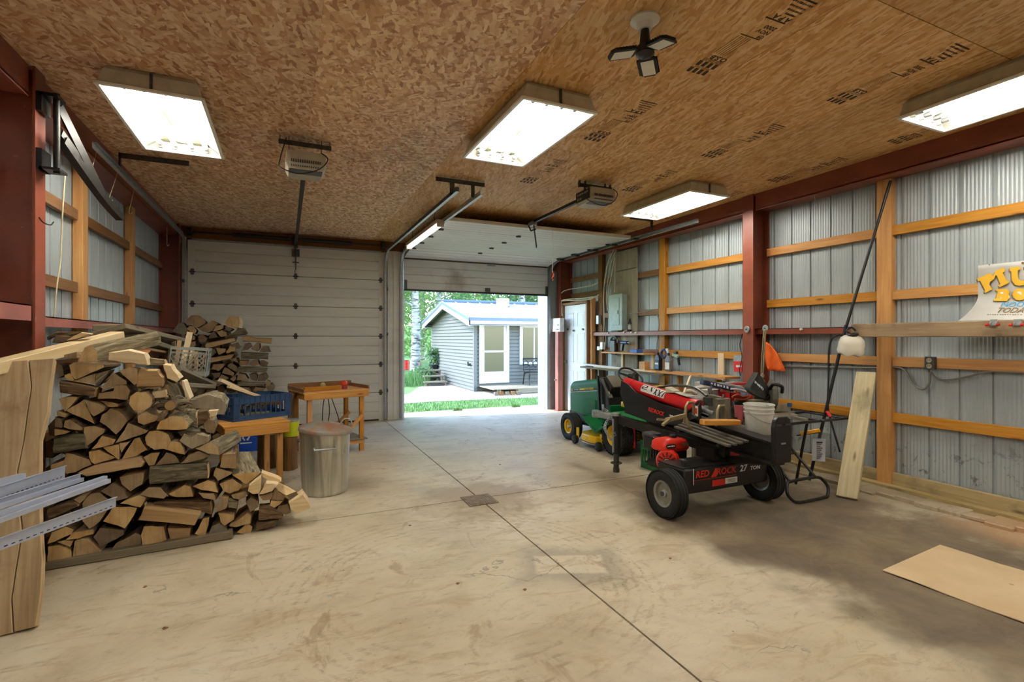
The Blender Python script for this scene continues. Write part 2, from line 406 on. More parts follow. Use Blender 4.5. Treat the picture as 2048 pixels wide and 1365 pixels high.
def m_bark(name, a, b, c):
    m = NM(name); v = m.coord('Object', (5, 34, 34), rnd=12.0)
    n = m.noise(v, 1.0, 6, .65, 1.5); n2 = m.noise(m.coord('Object', rnd=3), 7, 5)
    col = m.ramp(n, [(.32, lin(a)), (.5, lin(b)), (.72, lin(c))])
    col = m.mix(m.maprange(n2, .5, .75, 0, .4), col, lin(a))
    hv = m.n('HueSaturation', {'Color': col, 'Value': m.maprange(m.rnd(), 0, 1, .75, 1.15)}).outputs[0]
    m.bump(n, .8, .015)
    return m.done(hv, .9)
M = {}
M['concrete'] = m_concrete()
M['joint'] = plain('joint_dirt', '3a2c1d', .9)
M['osb'] = m_osb('osb_loose', ('ab7750', 'cd9c72', 'deb68c', 'f2d8b5'), False)
M['osb2'] = m_osb('osb_strand', ('bb8446', 'd29d5a', 'dcac6c', 'ebc691'), True)
M['stamp'] = plain('stamp_ink', '3b2b1a', .8)
M['siding'] = m_siding('grey_steel_siding', 'adb6b8')
M['red'] = m_red('red_oxide_steel')
M['pink'] = m_red('faded_red_steel', 'a8655a')
M['pine'] = wood('amber_pine', 'b5742c', 'd9a354', '6b3d16', .55, rnd=.14)
M['pine_dk'] = wood('browned_pine', '6f4a26', '9a6c3b', '40270f', .6, rnd=.16)
M['pale'] = wood('fresh_lumber', 'd9bd8d', 'ecd9b2', 'a5763f', .55, rnd=.08)
M['greylumber'] = wood('dusty_lumber', 'a08a5c', 'c5b07e', '5c4a2a', .7, dirt='7a6c50', rnd=.1)
M['weath'] = wood('weathered_wood', '6b6352', '94876d', '3a3226', .85, bump=.35, rnd=.12)
M['greylumber2'] = wood('dirty_pale_board', 'b3a380', 'd8ccaa', '6b5a38', .75, dirt='94896c', rnd=.05)
M['oldbeam'] = wood('old_timber', '84694a', 'b1966f', '352718', .85, bump=.35, dirt='5a4a36', rnd=.08)
M['slab'] = wood('rough_slab', 'a3865c', 'cbb38a', '7a5a34', .85, 1.0, .25, dirt='8f6534', rnd=.05)
M['ply'] = wood('aged_plywood', '8b8068', 'aa9d82', '5d5240', .85, .8, .15, dirt='6f6551', rnd=.05)
M['white'] = plain('white_paint', 'dcdcd8', .4)
M['door'] = m_white_door('white_door_skin')
M['doorblue'] = plain('white_steel_door', 'd3d7da', .4, 0, .03)
M['galv'] = plain('galvanised_steel', 'a4a9aa', .4, .45, .2, 30)
M['galv_dk'] = plain('dull_steel', '5a5a57', .45, .8, .25, 30)
M['black'] = plain('black_paint', '17171a', .38, 0, .3)
M['blacksteel'] = plain('worn_black_steel', '24231f', .42, .3, .35, 20)
M['rubber'] = plain('tyre_rubber', '1c1c1b', .8, 0, .3, 40, .2)
M['housing'] = plain('lamp_housing', 'c9c0aa', .4)
M['pan'] = plain('lamp_reflector', 'ecebe2', .35, 0, .04)
M['tube'] = emit('lit_tube', 'fffaf0', TUBE_EMIT)
M['cut'] = m_cut('sawn_end', 'ad8d60', 'cbb085')
M['cutdk'] = m_cut('sawn_end_aged', '806850', 'a08a68')
M['split'] = wood('split_face', 'a9865a', 'cfb085', '7d5c38', .8, 1.2, .4, rnd=.22)
M['splitp'] = wood('fresh_split', 'd8b987', 'efdcb4', 'b98a55', .75, 1.2, .4, rnd=.08)
M['bark'] = m_bark('bark', '3b2c1d', '6b5337', '9a8058')
M['barkg'] = m_bark('grey_bark', '4a4334', '7f7459', 'b3a789')
M['cutgrey'] = m_cut('weathered_end', '857a68', 'a4977f')
XL, XR, YB, YF, ZC = -1.70, 5.36, 9.10, -4.0, 3.17
# ---- floor: four slabs cut by two joints
fl = struct('floor')
for x0, x1 in ((XL-.05, 1.594), (1.606, XR+.05)):
    for y0, y1 in ((YF, 4.294), (4.306, YB+.12)):
        MB().b2(x0, x1, y0, y1, -.12, 0).build('slab', M['concrete'], fl)
MB().b2(XL, XR, YF, YB+.1, -.14, -.035).build('joint_bed', M['joint'], fl)
# ---- ceiling of OSB sheets
ce = struct('ceiling')
xs = [XL, -1.04, .18, 1.40, 2.62, 3.84, XR]
ysr = [YF, -.86, 1.58, 4.02, 4.79, 6.53, YB+.1]
for i in range(6):
    for j in range(6):
        gx = .0025 if i >= 3 else .0006
        MB().b2(xs[i]+(.0025 if i > 3 else gx), xs[i+1]-gx, ysr[j]+.0025, ysr[j+1]-.0025, ZC, ZC+.012).build('osb_panel', M['osb2'] if i >= 3 else M['osb'], ce)
MB().b2(XL, XR, YF, YB+.1, ZC+.02, ZC+.05).build('attic_deck', M['pine_dk'], ce)
# ---- printed stamps on the sheets (flat ink, read towards the left wall)
def stamp(x, y0, seed, full=True):
    rr = random.Random(seed); z = ZC-.0006; par = ce
    y = y0
    def blk(w, d, inv=None):
        nonlocal y
        MB().b2(x-w/2, x+w/2, y, y+d, z, z+.0005).build('stamp_bar', M['stamp'], par); y += d
    def row(s, size, gap=.012, bold=.0):
        nonlocal y
        # seen from below: reads along -x, up is +y
        text('stamp_text', s, size, M['stamp'], par, frame((x+.075, y+gap, z), (-1, 0, 0), (0, 1, 0)), .0003, bold); y += gap+size*.75
    def bars():
        for k in range(4):
            a = x-.08+k*.042; MB().prism([(a, y, z), (a+.026, y, z), (a+.034, y+.055, z), (a+.008, y+.055, z)], (0, 0, .0005)).build('stamp_bar', M['stamp'], par)
    blk(.15, .012); 
    for q in range(4): marks(par, (x+.075-.01*(q % 2), y+.012, z), (x-.07+.02*q, y+.012, z), (0, .016, 0), M['stamp'], seed*7+q, 10, 'stamp_line'); y += .03
    row('A P A', .05, .012, .002); blk(.15, .010); y += .03
    row('2000', .042, .01, .001); row('NOV', .042, .01, .001); row('09', .042, .01, .001)
    blk(.15, .008); y += .01
    for k in range(6): MB().b2(x-.07+k*.018, x-.066+k*.018, y, y+.19, z, z+.0005).build('stamp_line', M['stamp'], par)
    y += .2
    row('O.S.B', .055, .01, .002)
    for k in range(3): blk(.15, .004); y += .006
    bars(); y += .062
    for k in range(2): blk(.12, .003); y += .006
    bars()
for x, ys in ((2.42, (.55, 1.72, 2.94, 4.25)), (3.64, (.35, 1.62, 2.83, 4.05)), (4.86, (1.9, 3.1, 4.3))):
    for k, y in enumerate(ys): stamp(x, y, k)
# ---- corrugated siding sheets (shared mesh, ribs every 9 in)
def siding_mesh():
    prof = []
    P = .2286
    for k in range(4):
        b = k*P
        prof += [(b, 0), (b+.004, .016), (b+.016, .016), (b+.02, 0)]
        for q in range(7):
            c0 = b+.032+q*.028
            prof += [(c0, 0), (c0+.008, -.0035), (c0+.016, -.0035), (c0+.022, 0)]
    prof += [(4*P, 0)]
    vs = []; fs = []
    for y, x in prof: vs += [(x, y, 0), (x, y, 1)]
    for i in range(len(prof)-1): fs.append((2*i, 2*i+2, 2*i+3, 2*i+1))
    me = bpy.data.meshes.new('siding_panel'); me.from_pydata(vs, [], fs); me.materials.append(M['siding'])
    return me
SM = siding_mesh()
def side_wall(name, sx, Xs):
    """sx=+1 right wall, -1 left wall; Xs = siding plane"""
    wl = struct(name); y = YF
    while y < YB+.1:
        o = bpy.data.objects.new('siding_panel', SM); place(o, wl, (Xs, y, 0)); o.scale = (sx, 1, ZC+.1); y += .9144
    return wl
wr = side_wall('wall_right', 1, XR)
wl = side_wall('wall_left', -1, XL)
def ibeam_col(par, xf, y, sx, z1=ZC, d=.27, fw=.15):
    m = MB(); t = .014
    m.b2(min(xf, xf+sx*t), max(xf, xf+sx*t), y-fw/2, y+fw/2, 0, z1)
    m.b2(min(xf+sx*t, xf+sx*(d-t)), max(xf+sx*t, xf+sx*(d-t)), y-.006, y+.006, 0, z1)
    m.b2(min(xf+sx*d, xf+sx*(d-t)), max(xf+sx*d, xf+sx*(d-t)), y-fw/2, y+fw/2, 0, z1)
    return m.build('steel_column', M['red'], par)
FR, FLX = 5.08, -1.44
for y in (4.38, 8.98, -.3): ibeam_col(wr, FR, y, 1)
for y in (4.22, 8.98, -.3): ibeam_col(wl, FLX, y, -1, d=.255)
def eave(par, xf, sx, segs):
    for y0, y1 in segs:
        m = MB()
        def bx(xa, xb, za, zb): m.b2(min(xa, xb), max(xa, xb), y0, y1, za, zb)
        bx(xf+sx*.03, xf+sx*.04, 2.99, ZC); bx(xf+sx*.03, xf+sx*.27, 2.982, 2.992); bx(xf-sx*.0+sx*.03, xf+sx*.036, 2.97, 2.99)
        m.build('eave_beam', M['red'], par)
eave(wr, FR, 1, ((YF, -.38), (-.22, 4.30), (4.46, 8.9)))
eave(wl, FLX, -1, ((YF, -.38), (-.22, 4.14), (4.30, 8.9)))
# horizontal wooden girts, studs, steel girt, sill
GZ = (2.4825, 1.864, 1.228, .692)
def girts(par, xs_, sx, spans, zs, mats):
    xc = xs_-sx*.04
    for z in zs:
        for (a, b, mt) in spans:
            bar('girt', (xc, a, z), (xc, b, z), .04, .092, M[mt], par)
girts(wr, XR, 1, ((-3.9, -.4, 'pine'), (-.2, 2.915, 'pine'), (3.045, 4.30, 'pine'), (4.46, 6.06, 'pine')), GZ, 0)
girts(wr, XR, 1, ((6.2, 7.72, 'pine_dk'),), GZ, 0)
girts(wr, XR, 1, ((7.88, 8.88, 'pine_dk'),), (2.62, 2.30), 0)
girts(wl, XL, -1, ((-3.9, -.4, 'pine_dk'), (-.2, 4.12, 'pine_dk'), (4.32, 5.55, 'pine_dk'), (5.75, 7.15, 'pine_dk'), (7.28, 8.88, 'pine_dk')), (2.52, 1.89, 1.228, .692), 0)
def stud(par, xc, y, mat, w=.13, d=.075, z1=2.985, sx=1):
    bar('stud', (xc, y, 0), (xc, y, z1), w, d, M[mat], par, yax=(0, 1, 0))
for y, mt in ((2.98, 'pine'), (6.13, 'pine'), (7.80, 'pine_dk'), (1.0, 'pine'), (-2.0, 'pine')): stud(wr, XR-.045, y, mt)
for y, mt in ((5.65, 'pine'), (7.215, 'pine'), (2.3, 'pine'), (-2, 'pine')): stud(wl, XL+.045, y, mt)
for par, X, sx in ((wr, XR, 1), (wl, XL, -1)):
    bar('sill_board', (X-sx*.045, YF, .085), (X-sx*.045, 8.0 if sx > 0 else 8.9, .085), .04, .16, M['greylumber'], par)
    bar('sill_plate', (X-sx*.115, YF, .03), (X-sx*.115, 7.9 if sx > 0 else 8.9, .03), .09, .05, M['greylumber'], par)
m = MB(); m.b2(5.19, 5.20, 3.12, 8.16, 1.497, 1.565); m.b2(5.19, 5.33, 3.12, 8.16, 1.557, 1.565); m.build('steel_girt', M['red'], wr)
m = MB(); m.b2(-1.50, -1.49, 4.32, 8.9, 1.53, 1.60); m.b2(-1.66, -1.49, 4.32, 8.9, 1.592, 1.60); m.build('steel_girt', M['pink'], wl)
m = MB(); m.b2(-1.46, -1.45, YF, 4.12, 1.56, 1.66); m.b2(-1.66, -1.45, YF, 4.12, 1.652, 1.66); m.build('steel_girt', M['pink'], wl)
# rough old timber along the right wall
bar('timber_rail', (5.10, 3.16, 1.526), (5.10, -.15, 1.522), .07, .128, M['oldbeam'], wr, .006)
# dusty broken kerb along the right wall
m = MB(); rr = random.Random(3)
for k in range(26):
    y = 1.2+k*.16
    m.box((5.10-rr.uniform(0, .03), y, .012), (.22+rr.uniform(-.05, .05), .17, .03+rr.uniform(0, .02)), 0, (rr.uniform(-.05, .05), rr.uniform(-.06, .06), rr.uniform(-.1, .1)))
m.build('broken_kerb', M['concrete'], wr, .006)
# ---- wall behind the camera
wf = struct('wall_front')
y = XL
SMf = SM
x = XL
while x < XR:
    o = bpy.data.objects.new('siding_panel', SM); place(o, wf, (x, YF, 0)); o.rotation_euler = (0, 0, -math.pi/2); o.scale = (1, 1, ZC+.1); x += .9144
for z in (2.45, 1.85, 1.2, .6): bar('girt', (XL, YF+.05, z), (XR, YF+.05, z), .04, .09, M['pine'], wf)
# ---- back wall: header, jambs, corner fill
wb = struct('wall_back')
D1 = (-1.36, 1.60); D2 = (1.95, 4.86)
bar('header_board', (XL+.2, YB+.02, 3.075), (1.80, YB+.02, 3.075), .05, .19, M['pine_dk'], wb)
bar('header_board', (1.80, YB+.05, 3.0), (5.1, YB+.05, 3.0), .05, .34, M['pine_dk'], wb)
m = MB(); m.b2(1.66, 1.93, YB-.03, YB+.02, 0, 3.0); m.build('jamb_panel', M['door'], wb)
m = MB(); m.b2(1.76, 1.82, YB-.045, YB-.03, 0, 3.0); m.build('jamb_batten', M['door'], wb)
m = MB(); m.b2(1.60, 1.965, YB+.02, YB+.16, 0, 3.0); m.build('jamb_core', M['white'], wb)
m = MB(); m.b2(4.87, 4.93, YB-.02, YB+.40, 0, 2.98); m.build('jamb_panel', plain('jamb_paint', '8f9aa6', .5), wb)
m = MB(); m.b2(4.93, XR+.02, YB+.03, YB+.10, 0, ZC); m.build('corner_skin', M['siding'], wb)
m = MB(); m.b2(XL-.02, D1[0]-.02, YB+.03, YB+.10, 0, ZC); m.build('corner_skin', M['siding'], wb)
m = MB(); m.b2(XL-.02, XR+.02, YB+.10, YB+.14, 2.97, ZC+.4); m.build('gable_skin', M['siding'], wb)
bar('jamb_board', (-1.405, YB-.01, 0), (-1.405, YB-.01, 3.0), .05, .06, M['door'], wb)
# ---- sectional doors
def section_mesh(name, w, h, n):
    """ribbed steel skin, thin; local x along width, z up, front (room side) at y=0"""
    prof = [(0, .018), (.006, 0)]
    for k in range(1, n):
        z = h*k/n; prof += [(z-.012, 0), (z-.006, .012), (z+.003, .012), (z+.007, 0)]
    prof += [(h-.006, 0), (h, .018), (h, .045), (0, .045)]
    vs = []; fs = []; L = len(prof)
    for z, y in prof: vs += [(-w/2, y, z-h/2), (w/2, y, z-h/2)]
    for i in range(L): j = (i+1) % L; fs.append((2*i, 2*i+1, 2*j+1, 2*j))
    fs.append([2*i for i in range(L)][::-1]); fs.append([2*i+1 for i in range(L)])
    me = bpy.data.meshes.new(name); me.from_pydata(vs, [], fs); me.materials.append(M['door'])
    bm = bmesh.new(); bm.from_mesh(me); bmesh.ops.recalc_face_normals(bm, faces=bm.faces); bm.to_mesh(me); bm.free()
    return me
def hinge_mesh():
    m = MB(); m.b2(-.03, .03, -.006, 0, -.055, .055); m.b2(-.05, .05, -.008, 0, -.014, .014)
    m.cyl((-.045, -.014, 0), (.045, -.014, 0), .011, n=8); m.cyl((0, 0, 0), (0, -.02, 0), .007, n=6)
    m.prism([(-.022, -.006, .02), (.022, -.006, .02), (0, -.006, .075)], (0, -.003, 0)); m.prism([(-.022, -.006, -.02), (.022, -.006, -.02), (0, -.006, -.075)], (0, -.003, 0)); m.v = [v_*.8 for v_ in m.v]
    me = bpy.data.meshes.new('hinge'); me.from_pydata(m.v, [], m.f); me.materials.append(M['galv_dk']); return me
HM = hinge_mesh()
def mkpart(name, me, par, loc, rot=None):
    o = bpy.data.objects.new(name, me); place(o, par, loc, rot); return o
d1 = struct('door_1'); SH = 2.97/6
S1 = section_mesh('door_section', D1[1]-D1[0], SH-.003, 3)
for k in range(6): mkpart('door_section', S1, d1, ((D1[0]+D1[1])/2, YB-.01, SH*(k+.5)))
for k in range(1, 6):
    for x in (D1[0]+.06, .16, D1[1]-.06): mkpart('hinge', HM, d1, (x, YB-.012, SH*k))
for x0 in (D1[0], D1[1]-.09):
    MB().b2(x0, x0+.09, YB-.014, YB-.004, 0, 2.96).build('end_stile', M['door'], d1)
MB().b2(D1[0], D1[1], YB+.036, YB+.06, 0, 2.99).build('light_leak_backing', M['door'], d1)  # unseen sheet added to stop daylight leaking between the door sections
MB().b2(D1[0]-.03, D1[0]+.02, YB+.02, YB+.08, 0, 3.0).build('edge_seal', M['black'], d1)
MB().b2(D1[0], D1[1], YB-.012, YB+.03, 0, .025).build('bottom_seal', M['black'], d1)
m = MB(); m.b2(-1.3, 1.55, YB-.03, YB-.012, 2.955, 2.985); m.build('top_strip', M['galv'], d1)
m = MB(); m.b2(.10, .22, YB-.05, YB-.012, 2.80, 2.92); m.tube([(.16, YB-.06, 3.05), (.16, YB-.07, 2.72), (.16, YB-.05, 2.58)], .008); m.box((.16, YB-.06, 2.70), (.1, .012, .02)); m.tube([(.16, YB-.05, 2.58), (.145, YB-.05, 2.55), (.16, YB-.05, 2.52)], .005); m.build('lift_arm', M['galv_dk'], d1)
m = MB(); m.cyl((-1.36, YB-.09, 3.075), (1.6, YB-.09, 3.075), .013, n=8); m.cyl((-.75, YB-.09, 3.075), (.05, YB-.09, 3.075), .033, n=12); m.cyl((.25, YB-.09, 3.075), (1.05, YB-.09, 3.075), .033, n=12)
m.cyl((-1.35, YB-.09, 3.075), (-1.29, YB-.09, 3.075), .07, n=14); m.cyl((1.54, YB-.09, 3.075), (1.6, YB-.09, 3.075), .07, n=14); m.box((.15, YB-.06, 3.075), (.05, .08, .09)); m.build('torsion_spring', M['black'], d1)
m = MB()
def track(par, x, sx, ytop, ztop=2.98, mat='galv', yst=YB-.06):
    R = .36; pts = [(x, yst, .02), (x, yst, ztop-R)]
    pts += arc((x, yst-R, ztop-R), (0, 1, 0), (0, 0, 1), R, 0, math.pi/2, 10)[1:]
    pts += [(x, ytop, ztop)]
    m = MB()
    P = [Vector(p) for p in pts]
    # channel: web plus two lips swept along the path
    for i in range(len(P)-1):
        a, b = P[i], P[i+1]; d = (b-a).normalized(); nrm = Vector((0, -d.z, d.y))
        for o, w_, t_ in ((0, .05, .003),):
            m.add([a+nrm*.025, a-nrm*.025, b-nrm*.025, b+nrm*.025], [(0, 1, 2, 3)])
            m.add([a+nrm*.025, a+nrm*.025+Vector((sx*.035, 0, 0)), b+nrm*.025+Vector((sx*.035, 0, 0)), b+nrm*.025], [(0, 1, 2, 3)])
            m.add([a-nrm*.025, a-nrm*.025+Vector((sx*.03, 0, 0)), b-nrm*.025+Vector((sx*.03, 0, 0)), b-nrm*.025], [(3, 2, 1, 0)])
    return m.build('track', M[mat], par)
track(d1, D1[0]-.03, 1, 5.0); track(d1, D1[1]+.03, -1, 4.95)
for y in (5.75,):
    m = MB(); m.b2(D1[0]-.045, D1[0]-.03, y, y+.03, 2.98, ZC); m.b2(D1[0]-.045, -.85, y, y+.004, 3.12, ZC-.005); m.b2(D1[0]-.045, -.85, y, y+.035, ZC-.006, ZC-.002); m.build('track_hanger', M['galv_dk'], d1)
for z in (.5, 1.5, 2.3):
    for x in (D1[0]-.04, D1[1]+.035):
        MB().b2(x-.03, x+.03, YB-.05, YB-.0, z, z+.05).build('track_bracket', M['galv_dk'], d1)
d2 = struct('door_2')
S2 = section_mesh('door_section', D2[1]-D2[0], .545, 4)
xm = (D2[0]+D2[1])/2
mkpart('door_section', S2, d2, (xm, YB-.05, 2.605))
MB().b2(D2[0], D2[1], YB-.06, YB, 2.305, 2.335).build('bottom_seal', M['black'], d2)
S3 = section_mesh('door_section', D2[1]-D2[0], .535, 4)
for k in range(5):
    y = 8.795-.545*k; z = 2.99 if k else 2.945
    mkpart('door_section', S3, d2, (xm, y, z), (math.pi/2-(.17 if k == 0 else 0), 0, 0))
for k in range(5):
    for x in (D2[0]+.05, 3.2, D2[1]-.05):
        mkpart('hinge', HM, d2, (x, 9.065-.545*k, 2.985 if k else 2.89), (math.pi/2, 0, 0) if k else (0, 0, 0))
m = MB(); m.box((3.62, YB-.075, 2.855), (.16, .04, .03)); m.build('lift_handle', M['galv'], d2)
m = MB(); m.box((3.55, YB-.065, 2.38), (.1, .02, .07)); m.build('lock_plate', M['galv_dk'], d2)
m = MB(); m.cyl((1.97, YB-.02, 3.10), (4.9, YB-.02, 3.10), .03, n=10); m.build('torsion_spring', M['black'], d2)
track(d2, D2[0]-.08, 1, 4.97); track(d2, D2[1]+.05, -1, 5.0)
for x in (D2[0], D2[1]-.05):
    MB().b2(x, x+.05, YB-.065, YB-.05, 2.33, 2.5).build('bottom_bracket', M['galv_dk'], d2)
for y in (8.45, 7.9, 7.3, 6.75, 6.2):
    m = MB(); m.cyl((4.80, y, 2.955), (4.90, y, 2.955), .02, n=8); m.box((4.80, y, 2.95), (.05, .08, .03)); m.build('roller', M['galv_dk'], d2)
# hanger rail across the two middle tracks
m = MB(); m.b2(1.45, 2.0, 5.18, 5.185, 3.11, 3.15); m.b2(1.45, 2.0, 5.18, 5.22, 3.15, 3.155); m.b2(1.60, 1.65, 5.17, 5.18, 2.98, 3.15); m.b2(1.84, 1.88, 5.17, 5.18, 2.98, 3.15); m.build('track_hanger', M['galv_dk'], d2)
m = MB(); m.b2(4.35, 4.75, 5.7, 5.705, 3.10, 3.15); m.b2(4.70, 4.74, 5.69, 5.70, 2.98, 3.15); m.build('track_hanger', M['galv_dk'], d2)
# ---- white six-panel side door in the right wall
d3 = struct('door_3'); XD = 5.15
DY0, DY1 = 8.03, 8.86
m = MB(); m.b2(XD, XD+.045, DY0, DY1, .01, 2.10); m.build('door_leaf', M['doorblue'], d3, .003)
for (ya, yb) in ((8.12, 8.38), (8.51, 8.77)):
    for (za, zb) in ((.22, .82), (.98, 1.55), (1.68, 1.95)):
        m = MB(); t = .018
        for a in ((ya, yb, za, za+t), (ya, yb, zb-t, zb), (ya, ya+t, za, zb), (yb-t, yb, za, zb)): m.b2(XD-.004, XD+.002, a[0], a[1], a[2], a[3])
        m.b2(XD-.003, XD+.002, ya+.05, yb-.05, za+.05, zb-.05); m.build('raised_panel', M['doorblue'], d3, .003)
m = MB(); m.lathe([(.004, -.06), (.024, -.058), (.028, -.045), (.02, -.032), (.01, -.028), (.01, -.008), (.03, -.006), (.032, 0)], (XD, 8.78, .98), (1, 0, 0), 14); m.build('door_knob', M['galv'], d3)
for (y, z) in ((8.16, 1.62), (8.5, 1.60), (8.72, 1.63)): MB().cyl((XD-.03, y, z), (XD, y, z), .018, n=8).build('stick_on_hook', M['galv_dk'], d3)
bar('door_jamb', (XD+.03, DY0-.03, 0), (XD+.03, DY0-.03, 2.14), .14, .05, M['pine_dk'], d3, yax=(1, 0, 0))
bar('door_jamb', (XD+.03, DY1+.03, 0), (XD+.03, DY1+.03, 2.14), .14, .05, M['pine_dk'], d3, yax=(1, 0, 0))
bar('door_head', (XD+.03, DY0-.05, 2.13), (XD+.03, DY1+.05, 2.13), .14, .05, M['pine_dk'], d3)
bar('trimmer', (XD+.06, 7.93, 0), (XD+.06, 7.93, 2.2), .09, .05, M['pine'], d3, yax=(1, 0, 0))
# ---------------------------------------------------------------- fluorescent fixtures
M['endplate'] = plain('lamp_end_plate', '55543e', .5); M['rustp'] = plain('rust_stain', '7a4a16', .7)
def fixture(loc, label):
    t = thing('fluorescent_light', label, 'ceiling light', 'four tube fluorescent fixtures on the ceiling', loc)
    W, L, H = .285, .60, .14
    m = MB()      # outer shell: flared tray, open below
    a = [(-W+.05, -L+.03, 0), (W-.05, -L+.03, 0), (W-.05, L-.03, 0), (-W+.05, L-.03, 0)]
    k = [(-W+.03, -L+.01, -.03), (W-.03, -L+.01, -.03), (W-.03, L-.01, -.03), (-W+.03, L-.01, -.03)]
    b = [(-W, -L, -H+.01), (W, -L, -H+.01), (W, L, -H+.01), (-W, L, -H+.01)]
    vs = a+k+b
    m.add(vs, [(i, (i+1) % 4, 4+(i+1) % 4, 4+i) for i in range(4)]+[(4+i, 4+(i+1) % 4, 8+(i+1) % 4, 8+i) for i in range(4)]+[(0, 3, 2, 1)])
    m.build('housing', M['housing'], t, .004)
    m = MB()
    for s in (-1, 1):
        m.b2(s*W-.012, s*W+.012, -L-.008, L+.008, -H, -H+.018); m.b2(-W, W, s*L-.012, s*L+.012, -H, -H+.018)
    m.build('frame', M['pan'], t, .002)
    m = MB(); i = W-.014; j = L-.014; z = -.055
    vs = [(-i, -j, -H+.015), (i, -j, -H+.015), (i, j, -H+.015), (-i, j, -H+.015), (-i+.09, -j+.012, z), (i-.09, -j+.012, z), (i-.09, j-.012, z), (-i+.09, j-.012, z)]
    m.add(vs, [(0, 4, 5, 1), (1, 5, 6, 2), (2, 6, 7, 3), (3, 7, 4, 0), (4, 7, 6, 5)])
    m.build('reflector', M['pan'], t)
    for s in (-1, 1):
        MB().b2(-.2, .2, s*.49-.075, s*.49+.075, -.064, -.056).build('end_plate', M['endplate'], t)
    for q in (-.11, .0, .11): MB().b2(q-.0015, q+.0015, -.41, .41, -.0768, -.0752).build('seam', M['endplate'], t)
    for (q, a, b) in ((-.02, -.2, .16), (.04, .02, .22)): MB().prism([(q-.008, a, -.0775), (q+.006, a+.05, -.0775), (q+.012, b-.04, -.0775), (q+.002, b, -.0775)], (0, 0, .0005)).build('rust_streak', M['rustp'], t)
    for y in (-L-.001, L+.001):
        MB().b2(-.008, .008, y-.006, y+.006, -H+.01, -.02).build('clip', M['galv_dk'], t)
    for q in (-.165, -.06, .06, .165):
        tb = MB().cyl((q, -.50, -.092), (q, .50, -.092), .0165, n=10).build('tube', M['tube'], t)
        for s in (-1, 1):
            MB().cyl((q, s*.50, -.092), (q, s*.55, -.092), .0168, n=10).build('tube_cap', M['galv'], tb)
            MB().b2(q-.012, q+.012, s*.565-.012, s*.565+.012, -.115, -.055).build('lampholder', M['pan'], t)
    MB().b2(-.035, .035, -.5, .5, -.075, -.056).build('ballast_cover', M['pan'], t, .003)
    return t
for (x, y, lb) in ((-.785, 4.51, 'four tube fluorescent fixture nearest the left wall, above the woodpile'),
                   (1.715, 3.605, 'four tube fluorescent fixture with rust streaks in the middle of the ceiling'),
                   (4.255, 4.77, 'four tube fluorescent fixture beside the right wall, near the open garage door'),
                   (4.325, 1.58, 'four tube fluorescent fixture by the right wall, cut by the picture edge'),
                   (-.785, .9, 'four tube fluorescent fixture out of view behind, left row'),  # this and the next two are unseen, added along the rows for light
                   (1.715, -.6, 'four tube fluorescent fixture out of view behind, middle row'),
                   (4.325, -1.9, 'four tube fluorescent fixture out of view behind, right row')):
    fixture((x, y, ZC), lb)
M['tube2'] = emit('lit_slim_tube', 'fffaf0', 2.5)
# ---- slim shop strip light hung along the middle door track
t = thing('strip_light', 'slim white strip light hung beside the middle door track', 'strip light')
m = MB(); m.b2(1.775, 1.885, 6.32, 8.15, 2.935, 2.985); m.build('housing', M['housing'], t, .004)
for x in (1.805, 1.855): MB().cyl((x, 6.36, 2.917), (x, 8.1, 2.917), .014, n=10).build('tube', M['tube2'], t)
for y in (6.33, 8.13): MB().b2(1.785, 1.875, y-.012, y+.012, 2.89, 2.935).build('end_cap', M['housing'], t)
for y in (6.6, 7.9): MB().tube([(1.83, y, 2.985), (1.83, y, ZC)], .004).build('hanger_wire', M['galv_dk'], t)
# ---- three-blade LED lamp
c = onZ(1290, 38, ZC)
t = thing('led_blade_lamp', 'black three panel folding lamp screwed into white ceiling socket', 'lamp')
m = MB(); m.lathe([(.0, 0), (.075, 0), (.078, -.012), (.06, -.022), (.045, -.03), (.04, -.05), (.034, -.06), (.001, -.06)], (c.x, c.y, ZC), (0, 0, 1), 24); m.build('socket', M['pan'], t)
m = MB(); m.cyl((c.x, c.y, ZC-.06), (c.x, c.y, ZC-.15), .022, .032, n=16); m.lathe([(.001, -.15), (.045, -.15), (.05, -.165), (.05, -.19), (.03, -.205), (.001, -.205)], (c.x, c.y, ZC), (0, 0, 1), 18); m.build('stem', M['black'], t)
for ang in (2.85, .75, -1.55):
    d = Vector((math.cos(ang), math.sin(ang), -.20)).normalized(); sd = Vector((-math.sin(ang), math.cos(ang), 0)); up = d.cross(sd)
    o = Vector((c.x, c.y, ZC-.178))+d*.05
    def P(a, b, h): return o+d*a+sd*b+up*h
    poly = [P(0, -.03, 0), P(.02, -.05, 0), P(.13, -.05, 0), P(.15, -.03, 0), P(.15, .03, 0), P(.13, .05, 0), P(.02, .05, 0), P(0, .03, 0)]
    bl = MB().prism(poly, up*.018).build('blade', M['black'], t, .002)
    lo = -1 if up.z > 0 else 1
    hh = -.003 if up.z > 0 else .021
    MB().prism([P(.02, -.035, hh), P(.135, -.035, hh), P(.135, .035, hh), P(.02, .035, hh)], up*.002).build('diffuser', M['pan'], bl)
    m = MB()
    for k in range(7): m.obar(P(.02+k*.018, -.056, .009), P(.02+k*.018, .056, .009), .004, .014)
    m.build('cooling_fins', M['black'], bl)
